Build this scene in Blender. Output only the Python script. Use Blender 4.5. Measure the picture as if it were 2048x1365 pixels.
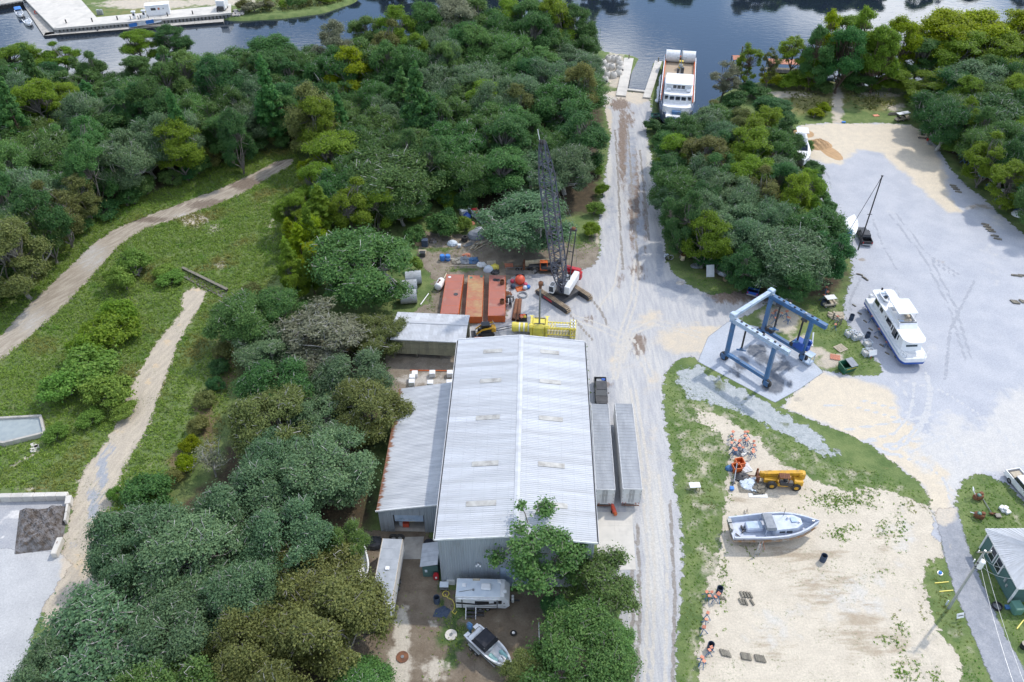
import bpy, math, random
import numpy as np
from mathutils import Vector, Matrix

for _o in list(bpy.data.objects): bpy.data.objects.remove(_o)
scene = bpy.context.scene
COL = scene.collection

# ------------------------------------------------------------------ camera
F_PX, CAM_H, PITCH = 1640.0, 90.0, math.radians(40.5)
_S, _C = math.sin(PITCH), math.cos(PITCH)
cam_d = bpy.data.cameras.new('camera'); cam = bpy.data.objects.new('camera', cam_d); COL.objects.link(cam)
cam_d.sensor_width = 36.0; cam_d.lens = F_PX / 2048 * 36.0
cam_d.clip_start = 1.0; cam_d.clip_end = 6000
cam.location = (0, 0, CAM_H); cam.rotation_euler = (math.radians(90) - PITCH, 0, 0)
scene.camera = cam

# ------------------------------------------------------------------ sky and sun
SUN_AZ, SUN_EL = math.radians(48), math.radians(52)
world = bpy.data.worlds.new('World'); scene.world = world; world.use_nodes = True
wn, wl = world.node_tree.nodes, world.node_tree.links
wn.clear()
w_out = wn.new('ShaderNodeOutputWorld'); w_bg = wn.new('ShaderNodeBackground')
w_sky = wn.new('ShaderNodeTexSky'); w_sky.sky_type = 'NISHITA'; w_sky.sun_disc = False
w_sky.sun_elevation = SUN_EL; w_sky.sun_rotation = SUN_AZ; w_sky.altitude = 50
w_sky.air_density = 1.0; w_sky.dust_density = 0.25; w_sky.ozone_density = 3.0
# broken fair-weather cloud over the whole sky dome
w_geo = wn.new('ShaderNodeTexCoord'); w_sep = wn.new('ShaderNodeSeparateXYZ')
w_add = wn.new('ShaderNodeMath'); w_add.operation = 'ADD'; w_add.inputs[1].default_value = 0.18
w_mx = wn.new('ShaderNodeMath'); w_mx.operation = 'MAXIMUM'; w_mx.inputs[1].default_value = 0.12
w_dx = wn.new('ShaderNodeMath'); w_dx.operation = 'DIVIDE'
w_dy = wn.new('ShaderNodeMath'); w_dy.operation = 'DIVIDE'
w_cmb = wn.new('ShaderNodeCombineXYZ')
w_noise = wn.new('ShaderNodeTexNoise'); w_noise.inputs['Scale'].default_value = 1.7
w_noise.inputs['Detail'].default_value = 7; w_noise.inputs['Roughness'].default_value = 0.55
w_ramp = wn.new('ShaderNodeValToRGB'); w_ramp.color_ramp.elements[0].position = 0.49; w_ramp.color_ramp.elements[1].position = 0.62
w_mix = wn.new('ShaderNodeMixRGB'); w_mix.inputs['Color2'].default_value = (15.0, 15.6, 16.6, 1)
wl.new(w_geo.outputs['Generated'], w_sep.inputs[0])
wl.new(w_sep.outputs['Z'], w_add.inputs[0]); wl.new(w_add.outputs[0], w_mx.inputs[0])
wl.new(w_sep.outputs['X'], w_dx.inputs[0]); wl.new(w_mx.outputs[0], w_dx.inputs[1])
wl.new(w_sep.outputs['Y'], w_dy.inputs[0]); wl.new(w_mx.outputs[0], w_dy.inputs[1])
wl.new(w_dx.outputs[0], w_cmb.inputs[0]); wl.new(w_dy.outputs[0], w_cmb.inputs[1])
wl.new(w_cmb.outputs[0], w_noise.inputs['Vector']); wl.new(w_noise.outputs['Fac'], w_ramp.inputs[0])
wl.new(w_ramp.outputs[0], w_mix.inputs['Fac']); wl.new(w_sky.outputs[0], w_mix.inputs['Color1'])
wl.new(w_mix.outputs[0], w_bg.inputs['Color']); wl.new(w_bg.outputs[0], w_out.inputs['Surface'])
w_bg.inputs['Strength'].default_value = 0.15

sun_d = bpy.data.lights.new('sun', 'SUN'); sun = bpy.data.objects.new('sun', sun_d); COL.objects.link(sun)
sun_d.energy = 2.35; sun_d.angle = math.radians(1.5); sun_d.color = (1.0, 0.93, 0.83)
_sd = Vector((math.sin(SUN_AZ) * math.cos(SUN_EL), math.cos(SUN_AZ) * math.cos(SUN_EL), math.sin(SUN_EL)))
sun.rotation_euler = (-_sd).to_track_quat('-Z', 'Y').to_euler(); sun.location = _sd * 300

scene.view_settings.view_transform = 'Standard'; scene.view_settings.look = 'None'
scene.view_settings.exposure = 0.40; scene.view_settings.gamma = 1.0
scene.view_settings.use_curve_mapping = False
scene.render.engine = 'CYCLES'
scene.cycles.max_bounces = 5; scene.cycles.diffuse_bounces = 3; scene.cycles.glossy_bounces = 3
scene.cycles.transparent_max_bounces = 12; scene.cycles.use_denoising = True
scene.cycles.caustics_reflective = False; scene.cycles.caustics_refractive = False

# ------------------------------------------------------------------ survey: a bearing and drop seen from the camera -> a place on the ground
def G(u, v, z=0.0):
    t = (v - 682.5) / F_PX; k = (CAM_H - z) / (_S + _C * t)
    return Vector(((u - 1024) / F_PX * k, (_C - _S * t) * k, z))
def G2(u, v, z=0.0):
    p = G(u, v, z); return (p.x, p.y)
def px_of(x, y, z=0.0):
    d = _C * y + _S * (CAM_H - z); up = _S * y - _C * (CAM_H - z)
    return 1024 + F_PX * x / d, 682.5 - F_PX * up / d
def heading(u0, v0, u1, v1, z=0.0):
    a, b = G(u0, v0, z), G(u1, v1, z); return math.atan2(b.y - a.y, b.x - a.x)

# ------------------------------------------------------------------ mesh building
class MB:
    def __init__(s): s.v = []; s.f = []; s.m = Matrix()
    def add(s, vs, fs):
        b = len(s.v); s.v += [tuple(s.m @ Vector(p)) for p in vs]; s.f += [tuple(b + i for i in q) for q in fs]; return s
    def box(s, x0, x1, y0, y1, z0, z1):
        return s.add([(x0,y0,z0),(x1,y0,z0),(x1,y1,z0),(x0,y1,z0),(x0,y0,z1),(x1,y0,z1),(x1,y1,z1),(x0,y1,z1)],
                     [(0,3,2,1),(4,5,6,7),(0,1,5,4),(1,2,6,5),(2,3,7,6),(3,0,4,7)])
    def cb(s, c, d, rz=0.0, rx=0.0, ry=0.0):
        o = s.m; s.m = o @ Matrix.Translation(c) @ Matrix.Rotation(rz,4,'Z') @ Matrix.Rotation(ry,4,'Y') @ Matrix.Rotation(rx,4,'X')
        s.box(-d[0]/2, d[0]/2, -d[1]/2, d[1]/2, -d[2]/2, d[2]/2); s.m = o; return s
    def bbox(s, c, d, b=0.05, rz=0.0):          # box with chamfered top edge and corners
        o = s.m; s.m = o @ Matrix.Translation(c) @ Matrix.Rotation(rz,4,'Z')
        hx, hy, hz = d[0]/2, d[1]/2, d[2]/2
        def ring(i, z): 
            x, y = hx-i, hy-i; k = b
            return [(x-k,-y,z),(x,-y+k,z),(x,y-k,z),(x-k,y,z),(-x+k,y,z),(-x,y-k,z),(-x,-y+k,z),(-x+k,-y,z)]
        s.loft([ring(b,-hz), ring(0,-hz+b), ring(0,hz-b), ring(b,hz)]); s.m = o; return s
    def cyl(s, p0, p1, r, r1=None, n=10, cap=True):
        r1 = r if r1 is None else r1; p0, p1 = Vector(p0), Vector(p1); ax = (p1-p0).normalized()
        u = ax.orthogonal().normalized(); w = ax.cross(u); vs = []
        for p, q in ((p0, r), (p1, r1)):
            for i in range(n):
                a = 2*math.pi*i/n; vs.append(p + u*math.cos(a)*q + w*math.sin(a)*q)
        fs = [(i, (i+1) % n, n+(i+1) % n, n+i) for i in range(n)]
        if cap: fs += [tuple(reversed(range(n))), tuple(range(n, 2*n))]
        return s.add(vs, fs)
    def pipe(s, p0, p1, r, th, n=16):            # open pipe with wall thickness
        p0, p1 = Vector(p0), Vector(p1); ax = (p1-p0).normalized(); u = ax.orthogonal().normalized(); w = ax.cross(u); vs = []
        for p, q in ((p0,r),(p1,r),(p1,r-th),(p0,r-th)):
            for i in range(n):
                a = 2*math.pi*i/n; vs.append(p + u*math.cos(a)*q + w*math.sin(a)*q)
        fs = []
        for k in range(4):
            for i in range(n): fs.append((k*n+i, k*n+(i+1)%n, ((k+1)%4)*n+(i+1)%n, ((k+1)%4)*n+i))
        return s.add(vs, fs)
    def tube(s, pts, r, n=6):
        for a, b in zip(pts[:-1], pts[1:]): s.cyl(a, b, r, n=n)
        return s
    def loft(s, rings, caps=True):
        n = len(rings[0]); vs = [p for r in rings for p in r]; fs = []
        for k in range(len(rings)-1):
            for i in range(n): fs.append((k*n+i, k*n+(i+1)%n, (k+1)*n+(i+1)%n, (k+1)*n+i))
        if caps: fs += [tuple(reversed(range(n))), tuple(range((len(rings)-1)*n, len(rings)*n))]
        return s.add(vs, fs)
    def prism(s, pts, z0, z1): return s.loft([[(p[0],p[1],z0) for p in pts], [(p[0],p[1],z1) for p in pts]])
    def xprism(s, prof, x0, x1):                 # profile in (y, z) drawn out along x
        return s.loft([[(x0,p[0],p[1]) for p in prof], [(x1,p[0],p[1]) for p in prof]])
    def yprism(s, prof, y0, y1):                 # profile in (x, z) drawn out along y
        return s.loft([[(p[0],y0,p[1]) for p in prof], [(p[0],y1,p[1]) for p in prof]])
    def sph(s, c, r, n=10, m=6, sc=(1,1,1)):
        vs = []; fs = []
        for j in range(1, m):
            t = math.pi*j/m
            for i in range(n):
                a = 2*math.pi*i/n; vs.append((c[0]+r*sc[0]*math.sin(t)*math.cos(a), c[1]+r*sc[1]*math.sin(t)*math.sin(a), c[2]+r*sc[2]*math.cos(t)))
        vs += [(c[0],c[1],c[2]+r*sc[2]), (c[0],c[1],c[2]-r*sc[2])]; T = len(vs)-2
        for j in range(m-2):
            for i in range(n): fs.append((j*n+i, (j+1)*n+i, (j+1)*n+(i+1)%n, j*n+(i+1)%n))
        for i in range(n): fs.append((T, i, (i+1)%n)); fs.append((T+1, (m-2)*n+(i+1)%n, (m-2)*n+i))
        return s.add(vs, fs)
    def torus(s, c, R, r, ax='Z', n=16, m=8):
        vs = []; fs = []
        for i in range(n):
            a = 2*math.pi*i/n
            for j in range(m):
                b = 2*math.pi*j/m; x, y, z = (R+r*math.cos(b))*math.cos(a), (R+r*math.cos(b))*math.sin(a), r*math.sin(b)
                p = {'Z':(x,y,z),'X':(z,x,y),'Y':(x,z,y)}[ax]; vs.append((c[0]+p[0],c[1]+p[1],c[2]+p[2]))
        for i in range(n):
            for j in range(m): fs.append((i*m+j, ((i+1)%n)*m+j, ((i+1)%n)*m+(j+1)%m, i*m+(j+1)%m))
        return s.add(vs, fs)
    def mesh(s, name):
        me = bpy.data.meshes.new(name); me.from_pydata(s.v, [], s.f); me.update(); return me

def link(name, me, m=None, parent=None):
    o = bpy.data.objects.new(name, me); COL.objects.link(o)
    if m is not None and me is not None and len(me.materials) == 0: me.materials.append(m)
    if parent is not None: o.parent = parent
    return o
def smooth(o):
    o.data.polygons.foreach_set('use_smooth', [True]*len(o.data.polygons)); return o
def part(name, mb, m, parent, label=None, sm=False):
    o = link(name, mb.mesh(name), m, parent)
    if label: o['label'] = label
    if sm: smooth(o)
    return o
def tag(o, label, cat, group=None):
    o['label'] = label; o['category'] = cat
    if group: o['group'] = group
    return o
def thing(name, label, cat, loc=(0,0,0), rz=0.0, group=None):
    o = bpy.data.objects.new(name, None); COL.objects.link(o); o.empty_display_size = 0.3
    o.location = loc; o.rotation_euler = (0,0,rz); return tag(o, label, cat, group)
def single(name, mb, m, label, cat, loc=(0,0,0), rz=0.0, group=None, sm=False):
    o = link(name, mb.mesh(name), m); o.location = loc; o.rotation_euler = (0,0,rz)
    if sm: smooth(o)
    return tag(o, label, cat, group)
def struct(name, mb, m, parent=None):
    o = link(name, mb.mesh(name), m, parent)
    if parent is None: o['kind'] = 'structure'
    return o
def dup(root, loc, rz=0.0, label=None, scale=None, group=None):
    r = root.copy(); COL.objects.link(r); r.location = loc; r.rotation_euler = (0,0,rz)
    if scale is not None: r.scale = scale if not isinstance(scale, (int,float)) else (scale,)*3
    if label: r['label'] = label
    if group: r['group'] = group
    for ch in list(root.children):
        c = ch.copy(); COL.objects.link(c); c.parent = r
        for g in list(ch.children):
            d = g.copy(); COL.objects.link(d); d.parent = c
    return r

# ------------------------------------------------------------------ materials
def new_mat(name):
    m = bpy.data.materials.new(name); m.use_nodes = True; nt = m.node_tree; nt.nodes.clear()
    return m, nt.nodes, nt.links
def c4(c): return (c[0], c[1], c[2], 1)
def M(name, c, c2=None, rough=0.7, metal=0.0, scale=1.5, dirt=None, dscale=0.6, damt=0.45, bump=0.0, bscale=20, rnd=0.0, stretch=None, spec=0.5, lo=0.35, hi=0.65):
    m, n, l = new_mat(name)
    out = n.new('ShaderNodeOutputMaterial'); b = n.new('ShaderNodeBsdfPrincipled'); l.new(b.outputs[0], out.inputs[0])
    b.inputs['Roughness'].default_value = rough; b.inputs['Metallic'].default_value = metal
    b.inputs['Specular IOR Level'].default_value = spec
    tc = n.new('ShaderNodeTexCoord'); vec = tc.outputs['Object']
    if stretch:
        mp = n.new('ShaderNodeMapping'); mp.inputs['Scale'].default_value = stretch; l.new(vec, mp.inputs[0]); vec = mp.outputs[0]
    if rnd:
        o0 = n.new('ShaderNodeObjectInfo'); sc0 = n.new('ShaderNodeVectorMath'); sc0.operation = 'SCALE'; sc0.inputs[0].default_value = (37,53,19)
        l.new(o0.outputs['Random'], sc0.inputs['Scale']); ad0 = n.new('ShaderNodeVectorMath'); l.new(vec, ad0.inputs[0]); l.new(sc0.outputs[0], ad0.inputs[1]); vec = ad0.outputs[0]
    c2 = c2 or tuple(x*0.8 for x in c)
    nz = n.new('ShaderNodeTexNoise'); nz.inputs['Scale'].default_value = scale; nz.inputs['Detail'].default_value = 5; l.new(vec, nz.inputs['Vector'])
    rp = n.new('ShaderNodeValToRGB'); rp.color_ramp.elements[0].position = lo; rp.color_ramp.elements[1].position = hi
    rp.color_ramp.elements[0].color = c4(c); rp.color_ramp.elements[1].color = c4(c2); l.new(nz.outputs['Fac'], rp.inputs[0]); col = rp.outputs[0]
    if dirt:
        n2 = n.new('ShaderNodeTexNoise'); n2.inputs['Scale'].default_value = dscale; n2.inputs['Detail'].default_value = 8; n2.inputs['Roughness'].default_value = 0.65
        l.new(vec, n2.inputs['Vector'])
        r2 = n.new('ShaderNodeValToRGB'); r2.color_ramp.elements[0].position = 1-damt-0.12; r2.color_ramp.elements[1].position = 1-damt+0.12
        l.new(n2.outputs['Fac'], r2.inputs[0]); mx = n.new('ShaderNodeMixRGB'); l.new(r2.outputs[0], mx.inputs['Fac'])
        l.new(col, mx.inputs['Color1']); mx.inputs['Color2'].default_value = c4(dirt); col = mx.outputs[0]
    if rnd:
        oi = n.new('ShaderNodeObjectInfo'); hs = n.new('ShaderNodeHueSaturation'); mr = n.new('ShaderNodeMapRange')
        mr.inputs['To Min'].default_value = 1-rnd; mr.inputs['To Max'].default_value = 1+rnd
        l.new(oi.outputs['Random'], mr.inputs[0]); l.new(mr.outputs[0], hs.inputs['Value']); l.new(col, hs.inputs['Color']); col = hs.outputs[0]
    l.new(col, b.inputs['Base Color'])
    if bump:
        n3 = n.new('ShaderNodeTexNoise'); n3.inputs['Scale'].default_value = bscale; n3.inputs['Detail'].default_value = 4; l.new(vec, n3.inputs['Vector'])
        bp = n.new('ShaderNodeBump'); bp.inputs['Strength'].default_value = bump; bp.inputs['Distance'].default_value = 0.05
        l.new(n3.outputs['Fac'], bp.inputs['Height']); l.new(bp.outputs[0], b.inputs['Normal'])
    return m
def leaf_mat(name, c, c2, rnd=0.16, hue=0.02, tr=0.40):
    c = tuple(x*1.25 for x in c); c2 = tuple(x*1.25 for x in c2)
    m, n, l = new_mat(name)
    out = n.new('ShaderNodeOutputMaterial'); gi = n.new('ShaderNodeNewGeometry'); oi = n.new('ShaderNodeObjectInfo')
    mx = n.new('ShaderNodeMixRGB'); mx.inputs['Color1'].default_value = c4(c); mx.inputs['Color2'].default_value = c4(c2)
    l.new(gi.outputs['Random Per Island'], mx.inputs['Fac'])
    hs = n.new('ShaderNodeHueSaturation'); mr = n.new('ShaderNodeMapRange'); mr.inputs['To Min'].default_value = 1-rnd; mr.inputs['To Max'].default_value = 1+rnd
    l.new(oi.outputs['Random'], mr.inputs[0]); l.new(mr.outputs[0], hs.inputs['Value'])
    m2 = n.new('ShaderNodeMath'); m2.operation = 'MULTIPLY'; m2.inputs[1].default_value = 7.31; l.new(oi.outputs['Random'], m2.inputs[0])
    fr = n.new('ShaderNodeMath'); fr.operation = 'FRACT'; l.new(m2.outputs[0], fr.inputs[0])
    mh = n.new('ShaderNodeMapRange'); mh.inputs['To Min'].default_value = 0.5-hue; mh.inputs['To Max'].default_value = 0.5+hue
    l.new(fr.outputs[0], mh.inputs[0]); l.new(mh.outputs[0], hs.inputs['Hue'])
    hs.inputs['Saturation'].default_value = 1.14
    l.new(mx.outputs[0], hs.inputs['Color'])
    d = n.new('ShaderNodeBsdfPrincipled'); d.inputs['Roughness'].default_value = 0.55; d.inputs['Specular IOR Level'].default_value = 0.3
    t = n.new('ShaderNodeBsdfTranslucent'); ms = n.new('ShaderNodeMixShader'); ms.inputs[0].default_value = tr
    l.new(hs.outputs[0], d.inputs['Base Color']); l.new(hs.outputs[0], t.inputs['Color'])
    l.new(d.outputs[0], ms.inputs[1]); l.new(t.outputs[0], ms.inputs[2]); l.new(ms.outputs[0], out.inputs[0])
    return m

mt = {}
mt['white'] = M('white paint', (.74,.75,.76), (.62,.64,.66), .4, dirt=(.45,.44,.42), dscale=.8, damt=.32)
mt['gelcoat'] = M('white gelcoat', (.80,.81,.82), (.72,.73,.75), .25, dirt=(.55,.55,.54), dscale=.7, damt=.3)
mt['greyboat'] = M('grey boat paint', (.50,.55,.65), (.42,.47,.57), .5, dirt=(.34,.36,.40), dscale=1.2, damt=.38)
mt['hullrust'] = M('worn hull paint', (.44,.42,.36), (.36,.34,.30), .7, dirt=(.36,.17,.05), dscale=1.1, damt=.5)
mt['roofmetal'] = M('galvalume roof sheet', (.50,.52,.55), (.445,.465,.495), .6, 0, scale=.5, dirt=(.39,.40,.42), dscale=.4, damt=.46, rnd=.08, stretch=(.25,2.0,1))
mt['oldroof'] = M('weathered roof sheet', (.46,.47,.49), (.36,.37,.39), .5, .2, scale=.6, dirt=(.26,.20,.16), dscale=.5, damt=.36, rnd=.10, stretch=(.3,2.0,1))
mt['wallmetal'] = M('grey wall sheet', (.35,.385,.42), (.30,.335,.37), .5, 0, scale=.5, dirt=(.26,.26,.25), dscale=.5, damt=.33, rnd=.05, stretch=(1.5,1.5,.3))
mt['tanwall'] = M('tan wall sheet', (.36,.34,.23), (.28,.27,.19), .6, scale=.8, dirt=(.20,.19,.15), dscale=.5, damt=.36, rnd=.05, stretch=(1.5,1.5,.3))
mt['trim'] = M('white trim', (.74,.75,.76), None, .45)
mt['dark'] = M('dark metal', (.03,.032,.036), (.055,.055,.06), .5)
mt['black'] = M('black plastic', (.012,.013,.016), (.02,.02,.024), .4)
mt['tyre'] = M('tyre rubber', (.022,.022,.023), (.05,.048,.045), .85)
mt['glass'] = M('tinted glass', (.015,.02,.028), (.02,.028,.036), .06, spec=.8)
mt['steel'] = M('grey steel', (.20,.21,.22), (.28,.29,.30), .45, .5)
mt['galv'] = M('galvanised steel', (.42,.44,.46), (.34,.36,.38), .42, .4)
mt['rust'] = M('rusty steel', (.17,.07,.035), (.26,.11,.05), .85, scale=3, dirt=(.08,.04,.03), dscale=1.5)
mt['concrete'] = M('concrete', (.44,.42,.38), (.36,.34,.31), .85, scale=.8, dirt=(.26,.25,.23), dscale=.5, damt=.4, bump=.2)
mt['palecon'] = M('pale concrete', (.58,.55,.50), (.50,.48,.44), .85, scale=.5, dirt=(.40,.38,.35), dscale=.3, damt=.36, bump=.15)
mt['blue'] = M('blue crane paint', (.05,.155,.33), (.045,.12,.25), .5, scale=.8, dirt=(.11,.13,.16), dscale=.9, damt=.40)
mt['palebl'] = M('faded pale blue paint', (.44,.52,.62), (.32,.42,.55), .55, dirt=(.18,.22,.28), dscale=1.0, damt=.36)
mt['brblue'] = M('bright blue plastic', (.02,.09,.38), (.02,.07,.30), .45)
mt['yellow'] = M('yellow paint', (.62,.47,.05), (.52,.38,.04), .5, dirt=(.28,.22,.08), dscale=1.5, damt=.36)
mt['lemon'] = M('lemon yellow paint', (.72,.62,.10), (.62,.52,.08), .5, dirt=(.40,.34,.12), dscale=1.2, damt=.38)
mt['catyel'] = M('machine yellow paint', (.62,.34,.02), (.52,.28,.02), .5, dirt=(.25,.15,.05), dscale=1.6, damt=.36)
mt['orange'] = M('orange paint', (.62,.13,.02), (.50,.11,.03), .55, dirt=(.26,.08,.04), dscale=1.3, damt=.36)
mt['coral'] = M('faded orange plastic', (.58,.22,.13), (.50,.19,.12), .6, rnd=.25)
mt['buoyr'] = M('red orange buoy', (.66,.10,.05), (.55,.09,.05), .5)
mt['pink'] = M('pink buoy', (.55,.07,.12), (.45,.06,.10), .5)
mt['redp'] = M('red paint', (.48,.02,.03), (.38,.02,.03), .45, dirt=(.2,.03,.03), dscale=1.2, damt=.33)
mt['barge'] = M('red oxide deck', (.37,.135,.10), (.31,.115,.09), .75, scale=.5, dirt=(.36,.22,.17), dscale=.5, damt=.36, rnd=.05)
mt['barge2'] = M('rusty red oxide deck', (.37,.14,.085), (.30,.115,.075), .75, scale=.5, dirt=(.38,.25,.12), dscale=.45, damt=.47)
mt['wood'] = M('raw timber', (.38,.29,.18), (.28,.21,.13), .85, scale=4, stretch=(1,1,4), rnd=.2)
mt['oldwood'] = M('grey timber', (.22,.20,.16), (.15,.14,.115), .9, scale=4, rnd=.2)
mt['pale'] = M('pale timber', (.52,.46,.36), (.42,.36,.27), .85, scale=3, rnd=.15)
mt['green'] = M('dumpster green', (.012,.14,.075), (.01,.10,.055), .5, dirt=(.04,.08,.05), dscale=1.2)
mt['tgreen'] = M('utility green', (.10,.22,.17), (.08,.19,.15), .55)
mt['teal'] = M('green teal siding', (.075,.15,.14), (.06,.125,.12), .7, scale=.8, stretch=(.3,.3,4))
mt['tracks'] = M('sandy crawler shoe', (.36,.28,.19), (.26,.20,.14), .85, scale=4, rnd=.15)
mt['tan'] = M('cream boom paint', (.62,.54,.36), (.52,.45,.30), .55, dirt=(.3,.26,.2), dscale=1.2)
mt['ibc'] = M('white poly tank', (.58,.64,.70), (.50,.57,.65), .5)
mt['teak'] = M('timber deck', (.42,.33,.24), (.33,.26,.19), .8, scale=3, stretch=(6,.4,1))
mt['cover'] = M('black boat cover', (.012,.014,.022), (.02,.022,.03), .8, bump=.3, bscale=4)
mt['seat'] = M('aqua vinyl', (.30,.52,.50), (.25,.45,.44), .5)
mt['cloth'] = M('blue tarpaulin', (.05,.22,.60), (.04,.17,.50), .6)
mt['trailer'] = M('trailer roof sheet', (.30,.32,.35), (.24,.26,.29), .5, .2, scale=.8, dirt=(.17,.18,.20), dscale=.5, damt=.42, stretch=(1.4,.35,1))
mt['trwhite'] = M('trailer white', (.66,.67,.67), (.56,.57,.58), .45, dirt=(.34,.30,.25), dscale=.9, damt=.34)
mt['bark'] = M('grey bark', (.20,.185,.165), (.13,.12,.105), .9, scale=3, bump=.4)
mt['palebark'] = M('pale lichen bark', (.44,.43,.41), (.30,.29,.27), .9, scale=3)
mt['pinebark'] = M('brown bark', (.13,.09,.065), (.09,.065,.05), .9, scale=3)
mt['soilpile'] = M('dark spoil heap', (.075,.058,.045), (.17,.16,.16), .95, scale=1.6, dirt=(.20,.20,.21), dscale=.8, damt=.36, bump=1.0, bscale=6)
mt['sandpile'] = M('orange sand', (.46,.30,.16), (.40,.26,.14), .95, scale=.8, bump=.3, bscale=5)
mt['precast'] = M('grey precast concrete', (.40,.43,.46), (.34,.37,.40), .8, scale=.8, dirt=(.27,.28,.29), dscale=.5)
mt['rock'] = M('pale riprap', (.48,.45,.41), (.34,.32,.30), .9, scale=2, rnd=.2)
mt['fabric'] = M('dark netting', (.03,.05,.09), (.06,.08,.12), .9, scale=5)
mt['tarpgrey'] = M('grey tarpaulin', (.26,.28,.31), (.18,.20,.23), .7, bump=.6, bscale=3)
LEAF = {
 'mid': leaf_mat('mid green leaves', (.068,.132,.046), (.150,.235,.080)),
 'oak': leaf_mat('oak leaves', (.050,.110,.040), (.115,.200,.066)),
 'grey': leaf_mat('live oak leaves', (.074,.130,.072), (.155,.230,.120)),
 'dark': leaf_mat('deep green leaves', (.032,.090,.036), (.085,.165,.056)),
 'pine': leaf_mat('pine needles', (.042,.112,.040), (.105,.200,.064)),
 'yellow': leaf_mat('yellow green leaves', (.145,.205,.028), (.32,.38,.055), .14, .012, .58),
 'lime': leaf_mat('lime leaves', (.105,.175,.036), (.235,.325,.066), .14, .012, .55),
 'olive': leaf_mat('olive brown leaves', (.090,.110,.042), (.185,.200,.074)),
 'pale': leaf_mat('grey brown sparse leaves', (.14,.155,.105), (.24,.245,.165)),
}
def weed_mat():
    m = leaf_mat('weed leaves', (.100,.180,.045), (.20,.295,.080), .1); n, l = m.node_tree.nodes, m.node_tree.links
    hs = [x for x in n if x.type == 'HUE_SAT'][0]; src = hs.inputs['Color'].links[0].from_socket
    tc = n.new('ShaderNodeTexCoord')
    for s, c, lo, hi in ((.10,(.23,.235,.085),.54,.66),(.22,(.135,.27,.06),.55,.68),(.5,(.06,.12,.035),.60,.72)):
        z = n.new('ShaderNodeTexNoise'); z.inputs['Scale'].default_value = s; z.inputs['Detail'].default_value = 5; l.new(tc.outputs['Object'], z.inputs['Vector'])
        r = n.new('ShaderNodeMapRange'); r.inputs['From Min'].default_value = lo; r.inputs['From Max'].default_value = hi; l.new(z.outputs['Fac'], r.inputs[0])
        x = n.new('ShaderNodeMixRGB'); l.new(r.outputs[0], x.inputs[0]); l.new(src, x.inputs[1]); x.inputs[2].default_value = c4(c); src = x.outputs[0]
    l.new(src, hs.inputs['Color']); return m
LEAF['weed'] = weed_mat()
# ------------------------------------------------------------------ the land, the river and the surfaces laid on it
def wpoly(pp): return np.array([G2(u, v) for u, v in pp])
def sdf(P, X, Y):                                # signed distance, positive inside
    d2 = np.full(X.shape, 1e18); ins = np.zeros(X.shape, bool); n = len(P)
    for i in range(n):
        ax, ay = P[i]; bx, by = P[(i+1) % n]; ex, ey = bx-ax, by-ay
        t = np.clip(((X-ax)*ex + (Y-ay)*ey) / (ex*ex+ey*ey+1e-9), 0, 1)
        d2 = np.minimum(d2, (X-ax-t*ex)**2 + (Y-ay-t*ey)**2)
        c = (ay > Y) != (by > Y)
        with np.errstate(divide='ignore', invalid='ignore'):
            xi = ax + (Y-ay) * ex / (ey if abs(ey) > 1e-9 else 1e-9)
        ins ^= c & (X < xi)
    return np.where(ins, 1, -1) * np.sqrt(d2)
def inside_px(pp, u, v):
    r = False; n = len(pp)
    for i in range(n):
        (ax, ay), (bx, by) = pp[i], pp[(i+1) % n]
        if (ay > v) != (by > v) and u < ax + (v-ay)*(bx-ax)/(by-ay): r = not r
    return r
def blobs(lst):                                  # patches: (u, v, half width, half height, weight) as surveyed
    def fn(U, V, X, Y):
        r = np.zeros(U.shape)
        for u, v, a, b, w in lst: r = np.maximum(r, w*np.exp(-(((U-u)/a)**2 + ((V-v)/b)**2)))
        return r
    return fn
def polyfn(polys, soft=2.0):
    W = [wpoly(p) for p in polys]
    def fn(U, V, X, Y):
        r = np.full(X.shape, -99.0)
        for p in W: r = np.maximum(r, sdf(p, X, Y))
        return np.clip(r/soft*0.5+0.5, 0, 1)
    return fn
def linefn(lines, w=0.35):                       # wheel tracks
    W = [np.array([G2(u, v) for u, v in l]) for l in lines]
    def fn(U, V, X, Y):
        d2 = np.full(X.shape, 1e9)
        for L in W:
            for i in range(len(L)-1):
                ax, ay = L[i]; bx, by = L[i+1]; ex, ey = bx-ax, by-ay
                t = np.clip(((X-ax)*ex+(Y-ay)*ey)/(ex*ex+ey*ey+1e-9), 0, 1)
                d2 = np.minimum(d2, (X-ax-t*ex)**2+(Y-ay-t*ey)**2)
        return np.exp(-d2/(w*w))
    return fn
def put_attr(me, name, arr):
    a = me.attributes.new(name, 'FLOAT', 'POINT'); a.data.foreach_set('value', np.asarray(arr, dtype=np.float32))
def grid_mesh(name, X, Y, Z, keep=None):
    ny, nx = X.shape; idx = np.arange(nx*ny).reshape(ny, nx)
    q = np.stack([idx[:-1,:-1], idx[:-1,1:], idx[1:,1:], idx[1:,:-1]], -1).reshape(-1, 4)
    if keep is not None:
        k = keep; kc = (k[:-1,:-1] | k[:-1,1:] | k[1:,1:] | k[1:,:-1]).reshape(-1); q = q[kc]
    used = np.unique(q); mp = np.full(nx*ny, -1); mp[used] = np.arange(len(used))
    v = np.stack([X.ravel(), Y.ravel(), Z.ravel()], -1)[used]
    me = bpy.data.meshes.new(name); me.vertices.add(len(v)); me.vertices.foreach_set('co', v.ravel())
    me.loops.add(len(q)*4); me.loops.foreach_set('vertex_index', mp[q].ravel().astype(np.int32))
    me.polygons.add(len(q)); me.polygons.foreach_set('loop_start', np.arange(0, len(q)*4, 4, dtype=np.int32))
    me.update(calc_edges=True); me.validate(); return me, used
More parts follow.
